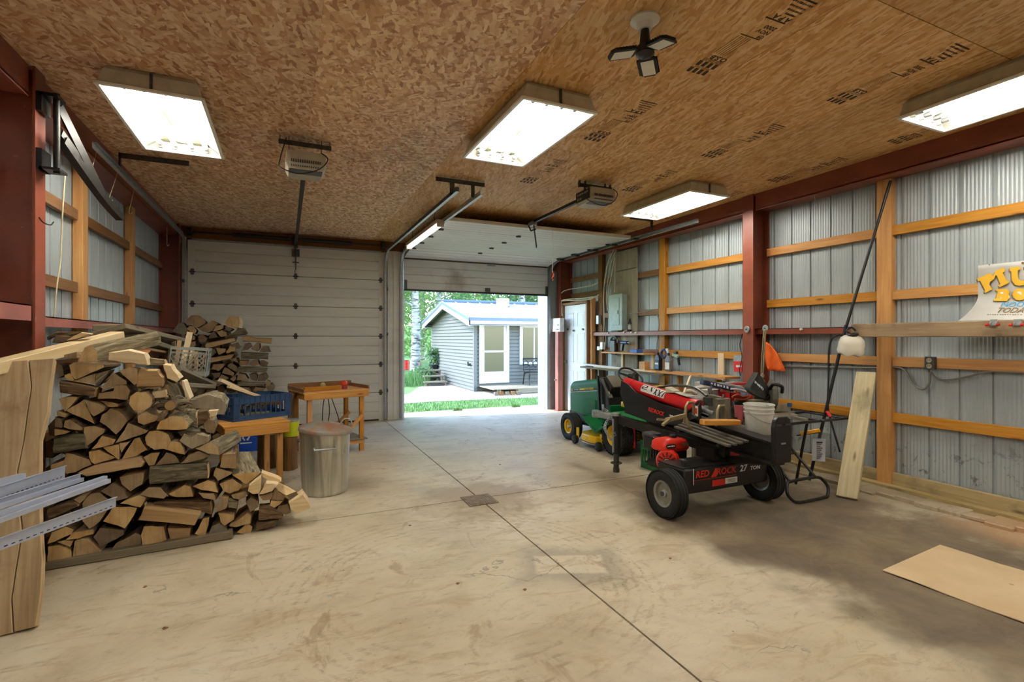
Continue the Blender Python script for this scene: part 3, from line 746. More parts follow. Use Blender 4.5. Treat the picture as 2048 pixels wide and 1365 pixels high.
# ---- garage door openers
def opener(x, y, cream, label, dark_side, up=0.0):
    t = thing('garage_door_opener', label, 'door opener', 'overhead garage door openers')
    z1 = 3.03+up; z0 = 2.86+up
    m = MB(); pts = [(x-.15, y-.17), (x+.15, y-.17), (x+.15, y+.12), (x+.12, y+.17), (x-.12, y+.17), (x-.15, y+.12)]
    vs = [Vector((a, b, z1-.02)) for a, b in pts]+[Vector((x+(a-x)*1.06, y+(b-y)*1.04, z0+.05)) for a, b in pts]+[Vector((x+(a-x)*.9, y+(b-y)*.9, z0)) for a, b in pts]
    n = 6
    m.add(vs, [list(range(n)), list(range(3*n-1, 2*n-1, -1))]+[(i, n+i, n+(i+1) % n, (i+1) % n) for i in range(n)]+[(n+i, 2*n+i, 2*n+(i+1) % n, n+(i+1) % n) for i in range(n)])
    body = m.build('motor_housing', M[cream], t, .008, seg=2)
    MB().b2(x-.13, x+.13, y-.15, y-.03, z0-.004, z0+.002).build('light_lens', M['lens'], body, .001)
    m = MB()
    for k in range(14): m.b2(x-.115+k*.017, x-.107+k*.017, y-.192, y-.15, z0+.02, z0+.024); m.b2(x-.115+k*.017, x-.107+k*.017, y-.185, y-.178, z0+.05, z0+.075)
    m.build('vent_slots', M['galv_dk'], body, kind='stuff')
    if dark_side:
        MB().b2(x-.163, x-.155, y-.15, y+.12, z0+.03, z1-.03).build('side_plate', M['black'], body)
        marks(body, (x-.1645, y+.09, z0+.095), (x-.1645, y-.13, z0+.095), (0, 0, .025), M['galv'], 3, 8); marks(body, (x-.1645, y+.09, z0+.045), (x-.1645, y+.0, z0+.045), (0, 0, .03), M['galv'], 4, 3)
    m = MB()
    for s in (-1, 1): m.b2(x+s*.13-.003, x+s*.13+.003, y-.03, y+.0, z1-.06, ZC); 
    m.b2(x-.21, x+.21, y-.03, y-.026, ZC-.075, ZC-.035); m.b2(x-.21, x+.21, y-.03, y+.01, ZC-.04, ZC-.035)
    for s in (-1, 1): m.b2(x+s*.2-.003, x+s*.2+.003, y-.03, y+.01, ZC-.075, ZC)
    m.build('hanger_bracket', M['galv_dk'], t)
    m = MB(); m.b2(x-.02, x+.02, y+.15, YB-.08, z1-.055, z1-.02); m.build('rail', M['blacksteel'], t)
    m = MB(); m.b2(x-.03, x+.03, YB-.09, YB-.03, z1-.09, z1+.02); m.build('header_bracket', M['galv_dk'], t)
    m = MB(); m.tube(spline([(x-.15, y-.06, ZC-.03), (x-.2, y-.1, z1-.1), (x-.19, y-.2, z0-.02), (x-.05, y-.23, z0-.06), (x+.1, y-.22, z0-.0), (x+.17, y-.19, z0+.1), (x+.12, y-.18, z1-.02)], 6), .005, 6); m.build('power_cord', M['black'], t)
    return t
M['lens'] = plain('grey_lens', '3f4446', .3)
M['cream'] = plain('cream_plastic', 'b7b09c', .4)
op1 = opener(.16, 4.72, 'cream', 'cream ceiling opener with grey lens serving the closed left garage door', False)
op2 = opener(3.12, 4.72, 'cream', 'cream ceiling opener with dark side plate serving the open right garage door', True, .06)
# trolley arm and emergency cord of the right opener
m = MB(); m.box((3.12, 6.25, 3.03), (.06, .16, .05)); m.build('trolley', M['galv'], op2)
m = MB(); m.obar((3.12, 6.22, 3.02), onY(1073, 495, 6.02), .012, .03); m.tube([(3.10, 6.12, 2.93), (3.02, 6.10, 2.90), (2.98, 6.08, 2.95)], .012, 6); m.build('trolley_arm', M['black'], op2)
pc = thing('pull_cord', 'orange handled release cord hanging from the right door opener', 'pull cord')
a = onY(1105, 460, 6.3); b = onY(1105, 545, 6.3)
m = MB(); m.tube([a, b], .0035, 6); m.build('cord', M['rope'] if 'rope' in M else M['pan'], pc)
M['orange'] = plain('orange_plastic', 'd9542a', .5)
m = MB(); m.tube([b, b+Vector((.015, 0, -.04)), b+Vector((-.01, 0, -.08))], [.012, .018, .008], 8); m.tube([b+Vector((-.01, 0, -.08)), b+Vector((.012, 0, -.1)), b+Vector((0, 0, -.12))], .008, 6); m.build('handle', M['orange'], pc)
# ---------------------------------------------------------------- firewood
LOGS = []
def zpt(o, s, p): return (o[0]+p[0]*s, o[1]+p[1]*s)
def densify(P, rr, jit):
    out = []
    n = len(P)
    for i in range(n):
        a, b = P[i], P[(i+1) % n]; L = (b-a).length
        out.append(a)
        k = min(3, int(L/.05))
        for q in range(1, k+1): out.append(a.lerp(b, q/(k+1))+Vector((rr.uniform(-jit, jit), 0, rr.uniform(-jit, jit))))
    return out
def log(pts, plane, kind, mats, pile, dy=0.0, depth=.40, vec=None, seed=0):
    """pts: traced outline in photo pixels; plane: (point, normal) of the pile face; kind 'end' or 'side'"""
    rr = random.Random(seed)
    p0 = Vector(plane[0])+Vector((0, dy, 0)); n = Vector(plane[1])
    P = [onP(x, y, p0, n) for x, y in pts]
    c = sum(P, Vector())/len(P)
    P = [c+(p-c)*.965 for p in P]
    P = densify(P, rr, .004)
    N = len(P); c = sum(P, Vector())/N
    m = MB()
    if kind == 'end':
        v = Vector(vec) if vec is not None else Vector((rr.uniform(-.03, .03), depth*rr.uniform(.92, 1.08), rr.uniform(-.015, .01)))
        x = v.normalized()
        s1, s2 = rr.uniform(.95, 1.02), rr.uniform(.84, .97)
        rings = [P, [c+(p-c)*s1+v*.45+Vector((rr.uniform(-.005, .005), 0, rr.uniform(-.005, .005))) for p in P], [c+(p-c)*s2+v for p in P]]
        org = c+v*.5
    else:
        a = max(P, key=lambda q: q.x); b = min(P, key=lambda q: q.x)
        rt = [q for q in P if q.x > c.x]; lf = [q for q in P if q.x <= c.x]
        x = (sum(rt, Vector())/len(rt)-sum(lf, Vector())/len(lf)); x.y = 0; x.normalize()
        zt = Vector((0, 1, 0)).cross(x)*-1 if False else x.cross(Vector((0, 1, 0)))
        def sq(p, k):
            d = p-c; return c+x*d.dot(x)+zt*(d.dot(zt)*k)
        h = max(p.z for p in P)-min(p.z for p in P); h = min(h, .17)
        v = Vector((0, h*1.05+.02, 0))
        rings = [[sq(p, .80)-Vector((0, 0, 0)) for p in P], [p+v*.22 for p in P], [sq(p, .95)+v*.65 for p in P], [sq(p, .6)+v for p in P]]
        org = c+v*.4
    y_ = Vector((0, 0, 1)) if abs(x.z) < .9 else Vector((0, 1, 0))
    y_ = (y_-x*y_.dot(x)).normalized(); z_ = x.cross(y_)
    R = Matrix((x, y_, z_)).transposed(); Ri = R.transposed()
    vs = []; fs = []; ms = []
    for r in rings: vs += [Ri@(p-org) for p in r]
    K = len(rings)
    nrm = Vector()
    for i in range(N): nrm += P[i].cross(P[(i+1) % N])
    flip = nrm.y > 0           # front should face -y
    def F(f): return f[::-1] if flip else f
    fs.append(F(list(range(N)))); ms.append(0 if kind == 'end' else 1)
    fs.append(F(list(range(K*N-1, (K-1)*N-1, -1)))); ms.append(0 if kind == 'end' else 1)
    barkside = rr.random() < .55
    for k in range(K-1):
        for i in range(N):
            j = (i+1) % N
            fs.append(F([k*N+j, k*N+i, (k+1)*N+i, (k+1)*N+j]))
            if kind == 'end': ms.append(1)
            else:
                e = P[j]-P[i]; ms.append(0 if abs(e.normalized().dot(x)) < .45 else 1)
    me = bpy.data.meshes.new('firewood_log'); me.from_pydata(vs, [], fs)
    for mm in mats: me.materials.append(M[mm])
    for p, mi in zip(me.polygons, ms): p.material_index = mi; p.use_smooth = False
    bm = bmesh.new(); bm.from_mesh(me); bmesh.ops.recalc_face_normals(bm, faces=bm.faces); bm.to_mesh(me); bm.free()
    o = bpy.data.objects.new('firewood_log', me); place(o, None, org, R.to_euler())
    xs = [p.x for p in P]; zs = [p.z for p in P]
    LOGS.append((o, pile, c.copy(), kind, mats, (max(xs)-min(xs))*(max(zs)-min(zs)), N, len(pts)))
    return o
FP = ((-1.36, 4.06, 0), (-.13, .9915, 0))       # face of the front pile
A = ((0, 640), .26368); B_ = ((240, 760), .14652); C_ = ((0, 900), .3125); D_ = ((400, 900), .13187); E_ = ((60, 660), .14652)
G_ = ((320, 620), .13187)
front = []
def fr(z, pts, kind='end', mats=None, dy=None, **k): front.append((z, pts, kind, mats, dy, k))
e1 = ('cut', 'bark'); e2 = ('cut', 'split'); e3 = ('cutdk', 'bark'); sb = ('cut', 'bark'); ss = ('cut', 'split'); sp = ('splitp', 'splitp'); gb = ('cutgrey', 'barkg')
fr(A, [(585, 320), (640, 210), (690, 188), (738, 235), (742, 318)], 'end', ('cut', 'barkg'), -.02, vec=(.30, .26, .10))
fr(A, [(520, 345), (560, 322), (790, 340), (795, 360), (570, 458), (535, 420)])
fr(A, [(572, 462), (715, 410), (722, 495)])
fr(A, [(715, 410), (830, 380), (800, 430), (735, 510), (722, 495)], 'side', ('cut', 'barkg'), .02)
fr(A, [(488, 420), (530, 405), (565, 455), (548, 465), (490, 440)])
fr(A, [(440, 462), (740, 515), (725, 590), (440, 558)], 'side', sb)
fr(A, [(760, 518), (870, 402), (960, 462), (965, 488), (800, 525)])
fr(A, [(900, 385), (985, 358), (1040, 368), (1042, 480), (1020, 498)])
fr(A, [(1045, 378), (1195, 372), (1235, 440), (1230, 515), (1030, 525)], 'side', ss)
fr(A, [(738, 600), (745, 560), (860, 540), (870, 500), (960, 495), (990, 540), (975, 610), (880, 600)], 'end', e3)
fr(A, [(975, 640), (985, 580), (1030, 548), (1110, 548), (1155, 590), (1150, 650), (1090, 690), (1010, 688)], 'end', e1, -.05)
fr(A, [(443, 600), (500, 585), (590, 585), (580, 605), (490, 700)])
fr(A, [(495, 690), (640, 600), (680, 700), (722, 795)])
fr(A, [(632, 602), (800, 660), (790, 690), (710, 735), (690, 715)], 'end', e2, .02)
fr(A, [(755, 612), (900, 640), (895, 660), (820, 662)], 'end', e2, .05)
fr(A, [(752, 775), (770, 720), (830, 675), (900, 690), (945, 730), (968, 765), (880, 875)])
fr(A, [(430, 690), (500, 725), (490, 742), (430, 725)])
fr(A, [(418, 735), (462, 750), (478, 800), (470, 825), (415, 815)])
fr(A, [(480, 815), (490, 765), (530, 755), (630, 820), (625, 840), (520, 830)])
fr(A, [(412, 828), (530, 850), (500, 865), (412, 880)])
fr(A, [(395, 890), (640, 862), (660, 985), (395, 1025)], 'side', ('cutgrey', 'barkg'))
fr(A, [(635, 815), (720, 805), (800, 830), (790, 860), (660, 960), (640, 900)])
fr(A, [(690, 985), (770, 880), (880, 910), (860, 945)])
fr(A, [(870, 940), (970, 780), (1130, 840), (1110, 860)])
fr(A, [(1098, 890), (1130, 845), (1200, 838), (1280, 870), (1300, 920), (1270, 980), (1170, 990), (1110, 950)], 'end', e1, -.02)
fr(A, [(1180, 835), (1210, 770), (1290, 730), (1390, 735), (1440, 790), (1420, 830), (1330, 838)], 'end', ('cut', 'barkg'), -.03)
fr(A, [(1040, 730), (1090, 700), (1200, 730), (1180, 770), (1090, 800), (1045, 780)], 'end', e2)
fr(A, [(475, 1090), (500, 1010), (560, 1020), (680, 1060), (700, 1100), (570, 1160), (500, 1172)])
fr(A, [(670, 1000), (750, 985), (885, 1045), (720, 1100), (690, 1080)])
fr(A, [(780, 970), (905, 945), (900, 1065)])
fr(A, [(905, 935), (985, 925), (920, 1010)])
fr(A, [(918, 1065), (1020, 900), (1060, 890), (1120, 985), (1030, 1040)])
fr(A, [(1085, 1045), (1150, 1010), (1215, 1005), (1175, 1100), (1130, 1110)])
fr(A, [(1175, 1110), (1260, 1005), (1330, 1030), (1365, 1085), (1280, 1095)])
fr(A, [(1232, 970), (1290, 925), (1370, 930), (1405, 1025), (1310, 1000)])
fr(A, [(570, 1170), (700, 1110), (1060, 1040), (1100, 1080), (1080, 1120), (640, 1200)], 'side', ss)
fr(A, [(905, 1195), (1095, 1160), (1080, 1250), (990, 1305), (920, 1250)])
fr(A, [(385, 1100), (480, 1068), (470, 1110), (385, 1145)])
fr(A, [(440, 330), (470, 345), (485, 420), (440, 445)], 'end', e3, .04)
fr(B_, [(805, 835), (860, 755), (960, 790), (1050, 740), (1220, 780), (1210, 850), (980, 950)], 'end', gb, -.02)
fr(B_, [(580, 940), (690, 840), (780, 840), (880, 920), (890, 1025), (760, 1000)])
fr(B_, [(1020, 940), (1270, 840), (1340, 930), (1360, 1030), (1200, 1010)], 'end', ('cut', 'barkg'), -.02, vec=(.12, .36, .02))
fr(B_, [(820, 1150), (930, 1030), (1080, 970), (1230, 1045), (1010, 1110)])
fr(B_, [(940, 430), (1050, 425), (1055, 680), (930, 650)], 'side', ('splitp', 'barkg'), .10)
fr(B_, [(1060, 420), (1200, 400), (1240, 560), (1140, 620), (1060, 660)], 'side', ('split', 'bark'), .14)
fr(B_, [(1140, 600), (1200, 540), (1290, 560), (1320, 650), (1280, 740), (1180, 720)], 'end', ('cutdk', 'barkg'), .10)
fr(B_, [(1200, 420), (1340, 410), (1310, 500), (1240, 520)], 'side', sp, .16)
fr(B_, [(930, 360), (950, 280), (1200, 200), (1380, 250), (1460, 350), (1430, 480), (1300, 480), (1100, 400)], 'end', ('cutgrey', 'barkg'), .55)
fr(C_, [(945, 115), (1335, 85), (1338, 190), (945, 232)], 'side', ('splitp', 'barkg'), -.03)
fr(C_, [(890, 290), (950, 240), (1030, 240), (1075, 290), (1050, 315), (960, 305)])
fr(C_, [(1075, 285), (1180, 225), (1220, 235), (1240, 300), (1130, 305)])
fr(C_, [(1228, 235), (1330, 195), (1380, 210), (1398, 275), (1290, 260)])
fr(C_, [(1268, 275), (1370, 280), (1385, 325), (1300, 310)])
fr(C_, [(970, 345), (1355, 320), (1358, 420), (1290, 400), (970, 385)], 'side', ('cut', 'bark'))
fr(C_, [(868, 465), (910, 372), (1290, 405), (1250, 492)], 'side', ('cut', 'split'), -.05)
fr(C_, [(765, 345), (890, 290), (930, 310), (900, 370)], 'end', e2)
fr(C_, [(655, 460), (720, 365), (880, 370), (860, 420), (800, 508)])
fr(C_, [(525, 340), (580, 280), (640, 270), (720, 330), (640, 460), (570, 512), (525, 460)])
fr(C_, [(640, 265), (720, 210), (800, 260), (820, 310), (740, 330)], 'end', e3)
fr(C_, [(470, 320), (560, 285), (510, 345)])
fr(C_, [(290, 390), (480, 325), (510, 360), (310, 455)], 'side', sb)
fr(C_, [(300, 605), (330, 530), (420, 490), (475, 510), (460, 540), (350, 590)])
fr(C_, [(415, 580), (460, 530), (590, 510), (600, 540), (500, 570)], 'end', e2)
fr(C_, [(595, 560), (640, 500), (795, 515), (795, 545), (640, 630)], 'end', e3)
fr(C_, [(360, 590), (415, 580), (470, 585), (450, 625)])
fr(C_, [(300, 730), (305, 620), (380, 610), (455, 640), (460, 700), (320, 735)])
fr(C_, [(465, 720), (475, 585), (550, 570), (650, 660), (600, 690)])
fr(C_, [(700, 670), (740, 600), (870, 530), (905, 545), (905, 630)])
fr(C_, [(900, 545), (920, 490), (1050, 490), (1070, 580), (910, 630)])
fr(C_, [(1070, 495), (1225, 490), (1215, 575), (1085, 590)], 'side', ss)
fr(C_, [(1245, 540), (1300, 440), (1340, 430), (1310, 570)])
fr(C_, [(1330, 555), (1355, 490), (1400, 470), (1465, 520), (1470, 545)], 'end', ('cutgrey', 'bark'))
fr(D_, [(200, 390), (240, 270), (490, 340), (480, 370), (270, 480)])
fr(D_, [(300, 270), (340, 70), (550, 60), (555, 290), (430, 280)], 'end', e3)
fr(D_, [(290, 520), (490, 440), (650, 540), (590, 620), (450, 670), (350, 630)], 'end', e2, .03)
fr(D_, [(490, 390), (590, 350), (930, 340), (810, 450), (690, 530)], 'end', ('cut', 'barkg'), .03, vec=(-.08, .33, .10))
fr(D_, [(720, 640), (740, 540), (930, 390), (930, 600), (900, 690), (800, 700)], 'side', sp, -.02)
fr(D_, [(890, 690), (1000, 490), (1190, 510), (1100, 640), (960, 690)], 'side', sp, -.02)
fr(D_, [(930, 340), (1200, 440), (1240, 480), (1130, 520), (940, 420)], 'side', ('cutdk', 'splitp'), .04)
fr(D_, [(1310, 690), (1460, 630), (1550, 750), (1400, 780)], 'end', ('cutdk', 'splitp'), .0, vec=(-.16, .24, .05))
fr(D_, [(1080, 770), (1120, 620), (1300, 700), (1260, 780)], 'end', e3, .05)
fr(D_, [(470, 690), (700, 630), (730, 700), (600, 760), (500, 740)], 'end', e2, .03)
fr(D_, [(250, 930), (320, 710), (430, 730), (400, 890), (270, 940)])
fr(D_, [(430, 740), (580, 800), (560, 910), (430, 890)], 'side', ('cutgrey', 'barkg'), .02)
fr(D_, [(690, 800), (760, 730), (880, 780), (890, 870), (760, 950)], 'end', e3)
fr(D_, [(270, 960), (520, 990), (520, 1060), (370, 1160), (310, 1100)], 'end', e2)
fr(D_, [(430, 1160), (720, 960), (780, 1010), (770, 1120), (540, 1180)], 'end', e2)
fr(D_, [(550, 1260), (720, 1110), (800, 1170), (770, 1260), (640, 1280)])
fr(D_, [(890, 870), (1050, 850), (1270, 1010), (1240, 1060), (880, 1100)], 'side', sb)
fr(D_, [(1060, 880), (1080, 770), (1260, 780), (1150, 870), (1080, 905)])
fr(D_, [(1150, 930), (1190, 850), (1330, 820), (1380, 960), (1300, 990)], 'end', e3)
fr(D_, [(1340, 800), (1560, 640), (1610, 720), (1680, 900), (1460, 1000), (1380, 930)], 'side', sp, -.04)
fr(D_, [(850, 1120), (1200, 1060), (1130, 1180), (860, 1250)], 'side', sb)
fr(D_, [(900, 700), (1110, 650), (1080, 760), (950, 770)], 'end', e3, .02)
fr(E_, [(1060, 300), (1350, 260), (1570, 310), (1610, 490), (1490, 490), (1050, 430)], 'side', sp, .0)
fr(E_, [(285, 382), (640, 300), (645, 385)], 'end', e2, .03)
fr(E_, [(300, 180), (350, 80), (560, 85), (480, 170)], 'end', e3, .25)
fr(E_, [(480, 150), (700, 30), (830, 60), (600, 130)], 'side', sp, .20)
fr(E_, [(215, 100), (370, 20), (700, 30), (550, 80), (340, 90), (220, 140)], 'side', ('cutdk', 'bark'), .42)
fr(A, [(1110, 282), (1250, 300), (1258, 345), (1110, 352)], 'side', ('split', 'barkg'), .08)
fr(A, [(1240, 330), (1300, 335), (1360, 450), (1330, 480), (1260, 450)], 'side', sp, .05)
fr(A, [(1265, 455), (1330, 480), (1410, 640), (1360, 660), (1290, 560)], 'side', ('splitp', 'barkg'), .08)
fr(A, [(1380, 460), (1400, 465), (1445, 600), (1405, 625)], 'side', sp, .10)
fr(A, [(1150, 545), (1255, 530), (1270, 590), (1160, 600)], 'side', sp, .06)
fr(A, [(1340, 850), (1400, 835), (1517, 840), (1510, 880), (1380, 900)], 'side', gb, .04)
fr(A, [(1440, 700), (1490, 695), (1498, 830), (1450, 820)], 'side', ('split', 'barkg'), .12)
rq = random.Random(11)
for i, (z, pts, kind, mats, dy, k) in enumerate(front):
    if mats is None: mats = e1 if rq.random() < .6 else e2
    if dy is None: dy = rq.uniform(-.012, .03)
    log([zpt(z[0], z[1], p) for p in pts], FP, kind, mats, 'front', dy, seed=i, **k)
# root wad with one round stub
BP = ((-1, 8.0, 0), (0, 1, 0))
back = []
def bk(pts, kind='end', mats=None, dy=None, **k): back.append((pts, kind, mats, dy, k))
bk([(180, 330), (280, 200), (350, 190), (430, 320), (420, 360), (360, 390)], 'end', ('cutgrey', 'bark'))
bk([(390, 160), (470, 80), (590, 80), (700, 170), (690, 210), (560, 280), (480, 240), (400, 240)], 'end', e3)
bk([(400, 280), (440, 255), (520, 260), (560, 310), (530, 370), (470, 360)], 'end', e1)
bk([(570, 290), (790, 160), (880, 200), (800, 320), (720, 350), (650, 330)])
bk([(800, 330), (850, 240), (970, 230), (960, 280), (870, 320)])
bk([(980, 190), (1050, 95), (1200, 100), (1215, 210), (1190, 275), (1110, 270), (1000, 240)], 'end', ('cut', 'splitp'))
bk([(860, 345), (930, 305), (1010, 340), (1020, 400), (920, 415)], 'end', e1)
bk([(735, 440), (770, 350), (820, 330), (880, 420)])
bk([(1040, 400), (1130, 330), (1180, 270), (1290, 280), (1330, 360), (1300, 385), (1150, 390)], 'side', gb)
bk([(980, 250), (1100, 290), (1050, 330), (990, 300)])
bk([(370, 400), (440, 365), (530, 400), (530, 460), (420, 470)])
bk([(410, 500), (540, 475), (545, 540), (490, 590)])
bk([(580, 400), (640, 370), (720, 430), (690, 490), (590, 495)])
bk([(675, 540), (700, 500), (1130, 420), (1160, 480), (690, 600)], 'side', ss)
bk([(840, 575), (1000, 590), (990, 640), (890, 690)], 'end', e1)
bk([(1000, 660), (1060, 540), (1160, 590), (1130, 630)])
bk([(1080, 530), (1180, 490), (1230, 560), (1200, 590), (1160, 580)])
bk([(715, 680), (760, 610), (830, 590), (860, 650), (800, 700)])
bk([(690, 740), (1000, 690), (1120, 670), (1080, 750), (700, 820)], 'side', ss)
bk([(1080, 750), (1150, 730), (1195, 810), (1140, 790)])
bk([(770, 900), (800, 830), (990, 815), (960, 870), (890, 930)])
bk([(1020, 840), (1090, 805), (1170, 860), (1165, 950), (1050, 890)])
bk([(935, 960), (980, 870), (1050, 900), (1130, 960), (1120, 1010), (1000, 980)])
bk([(680, 860), (750, 840), (770, 910), (690, 930)])
bk([(780, 960), (920, 950), (900, 1020), (830, 1040)])
bk([(890, 1040), (930, 980), (1050, 1030), (960, 1090)])
bk([(800, 1130), (830, 1070), (890, 1060), (960, 1130)])
bk([(980, 1120), (1030, 1070), (1150, 1130), (1130, 1170)])
bk([(1055, 1050), (1150, 1000), (1160, 1050), (1110, 1090)])
bk([(1230, 420), (1310, 380), (1460, 420), (1700, 430), (1690, 520), (1460, 490), (1250, 480)], 'side', ss)
bk([(1230, 620), (1290, 510), (1360, 495), (1400, 550), (1330, 600)])
bk([(1370, 590), (1460, 500), (1510, 510), (1515, 580), (1470, 635)])
bk([(1500, 640), (1560, 550), (1610, 540), (1645, 640)])
bk([(1220, 635), (1650, 655), (1645, 755), (1220, 745)], 'side', ('cut', 'barkg'))
bk([(1200, 850), (1210, 770), (1350, 770), (1330, 840)])
bk([(1340, 830), (1400, 770), (1480, 755), (1510, 830), (1420, 860)])
bk([(1520, 850), (1510, 770), (1580, 765), (1650, 800), (1620, 870)])
bk([(1180, 860), (1640, 880), (1620, 960), (1170, 940)], 'side', ('cut', 'barkg'))
bk([(1165, 1070), (1180, 960), (1290, 980), (1340, 1050), (1330, 1080)])
bk([(1350, 980), (1440, 970), (1480, 1020), (1460, 1085), (1380, 1060)])
bk([(1475, 1085), (1500, 980), (1580, 970), (1620, 1040), (1600, 1085)])
bk([(1170, 1090), (1600, 1100), (1590, 1170), (1175, 1160)], 'side', ('cut', 'barkg'))
bk([(1200, 1210), (1220, 1170), (1350, 1180), (1390, 1230)])
bk([(1400, 1230), (1450, 1170), (1600, 1190), (1560, 1230)])
bk([(1590, 1170), (1620, 1070), (1680, 1090), (1670, 1150)])
for i, (pts, kind, mats, dy, k) in enumerate(back):
    if mats is None: mats = e3 if rq.random() < .8 else ('cut', 'bark')
    if dy is None: dy = rq.uniform(-.012, .03)
    log([zpt(G_[0], G_[1], p) for p in pts], BP, kind, mats, 'back', dy, seed=500+i, **k)
# lower layers and inner rows of both piles, mostly hidden: plain split logs
def rowlog(x, y, z, r, ln, ax, pile, seed):
    rr = random.Random(seed); m = 6
    n = rr.choice((5, 6, 7)); a0 = rr.uniform(0, 6.28)
    P = [(r*rr.uniform(.82, 1.08)*math.cos(a0+6.283*i/n), r*rr.uniform(.82, 1.08)*math.sin(a0+6.283*i/n)) for i in range(n)]
    vs = [(-ln/2, a, b) for a, b in P]+[(ln/2, a*.92, b*.92) for a, b in P]
    fs = [list(range(n))[::-1], list(range(n, 2*n))]+[[i, (i+1) % n, n+(i+1) % n, n+i] for i in range(n)]
    me = bpy.data.meshes.new('firewood_log'); me.from_pydata(vs, [], fs)
    me.materials.append(M[rr.choice(('cut', 'cutdk'))]); me.materials.append(M[rr.choice(('bark', 'split', 'barkg'))])
    for p in me.polygons[2:]: p.material_index = 1
    o = bpy.data.objects.new('firewood_log', me)
    zmin = min(b for a, b in P)
    rot = (0, 0, math.pi/2+rr.uniform(-.04, .04)) if ax == 'y' else (0, 0, rr.uniform(-.04, .04))
    place(o, None, (x, y, z), rot)
    LOGS.append((o, pile, Vector((x, y, z)), 'row', ('', ''), r*r*4, n, n))
k = 900
for lay in range(5):
    for i in range(8):
        rowlog(-1.26+i*.135+(lay % 2)*.06, 8.22, .075+lay*.125, .067, .4, 'y', 'back', k); k += 1
for lay in range(6):
    for i in range(7):
        X = -1.5+i*.135+(lay % 2)*.06
        rowlog(X, 4.74+(X+1.36)*.13, .075+lay*.15, .072, .42, 'y', 'inner', k); k += 1
for lay in range(7):
    for i in range(6):
        rowlog(-1.55+i*.137+(lay % 2)*.06, 5.9, .075+lay*.145, .072, .42, 'y', 'middle', k); k += 1
for lay in range(5, 12):
    for i in range(9 if lay < 9 else 5):
        X = -1.3+i*.13+(lay % 2)*.06
        if X < -.62 or lay < 6: rowlog(X, 8.62, .075+lay*.125, .066, .4, 'y', 'back', k); k += 1
# base runners under the front pile
a, b = onZ(92, 1143), onZ(465, 1077)
bar('ground_runner', a+Vector((-.25, .02, .03)), b+Vector((0, .02, .03)), .09, .05, M['weath'], label='weathered grey runner board lying under the front edge of the firewood', cat='board')
bar('ground_runner', a+Vector((-.2, .36, .03)), b+Vector((.3, .38, .03)), .09, .05, M['weath'], label='second grey runner board, hidden under the back of the front woodpile', cat='board')
# ---- labels: shape, tone and place in the pile
def ordn(i): return ['first', 'second', 'third', 'fourth', 'fifth', 'sixth', 'seventh', 'eighth', 'ninth', 'tenth', 'eleventh', 'twelfth', 'thirteenth', 'fourteenth', 'fifteenth', 'sixteenth'][i] if i < 16 else '%dth' % (i+1)
PN = {'front': 'the front woodpile', 'back': 'the woodpile by the closed door', 'inner': 'hidden row behind front woodpile', 'middle': 'woodpile under the grey milk crate'}
for pile, step in (('front', .12), ('back', .125), ('inner', .15), ('middle', .145)):
    L = [q for q in LOGS if q[1] == pile]; lay = {}
    for q in L: lay.setdefault(int((q[2].z-.02)/step), []).append(q)
    for li, key in enumerate(sorted(lay)):
        for xi, q in enumerate(sorted(lay[key], key=lambda q: q[2].x)):
            o, _, c, kind, mats, area, N, npt = q
            if kind == 'side': sh = {'bark': 'bark sided', 'barkg': 'grey bark sided', 'split': 'split faced', 'splitp': 'pale split'}.get(mats[1], 'split')
            elif kind == 'row': sh = 'plain split'
            else: sh = 'triangular ended' if npt <= 4 else ('round ended' if npt >= 8 else 'wedge ended')
            o['label'] = '%s log, %s from left, %s layer, %s' % (sh, ordn(xi), ordn(li), PN[pile])
            o['category'] = 'firewood'; o['group'] = 'firewood in '+PN[pile]
# ---------------------------------------------------------------- left side: lumber, crates, tables, bin
def outline_board(name, p0, p1, yax, prof, th, mat, parent=None, **kw):
    """board with a drawn outline: local X along p0->p1, prof = [(x 0..1, y metres)...], thickness th"""
    p0, p1 = Vector(p0), Vector(p1); L = (p1-p0).length; x = (p1-p0)/L
    y = Vector(yax); y = (y-x*y.dot(x)).normalized(); z = x.cross(y)
    n = len(prof); vs = [((a-.5)*L, b, -th/2) for a, b in prof]+[((a-.5)*L, b, th/2) for a, b in prof]
    fs = [list(range(n))[::-1], list(range(n, 2*n))]+[[i, (i+1) % n, n+(i+1) % n, n+i] for i in range(n)]
    me = bpy.data.meshes.new(name); me.from_pydata(vs, [], fs); me.materials.append(mat)
    bm = bmesh.new(); bm.from_mesh(me); bmesh.ops.recalc_face_normals(bm, faces=bm.faces)
    bmesh.ops.bevel(bm, geom=bm.edges[:], offset=.0015, segments=1, affect='EDGES'); bm.to_mesh(me); bm.free()
    o = bpy.data.objects.new(name, me); place(o, parent, (p0+p1)/2, Matrix((x, y, z)).transposed().to_euler())
    return _props(o, kw.get('label'), kw.get('cat'), kw.get('group'))
rr = random.Random(21)
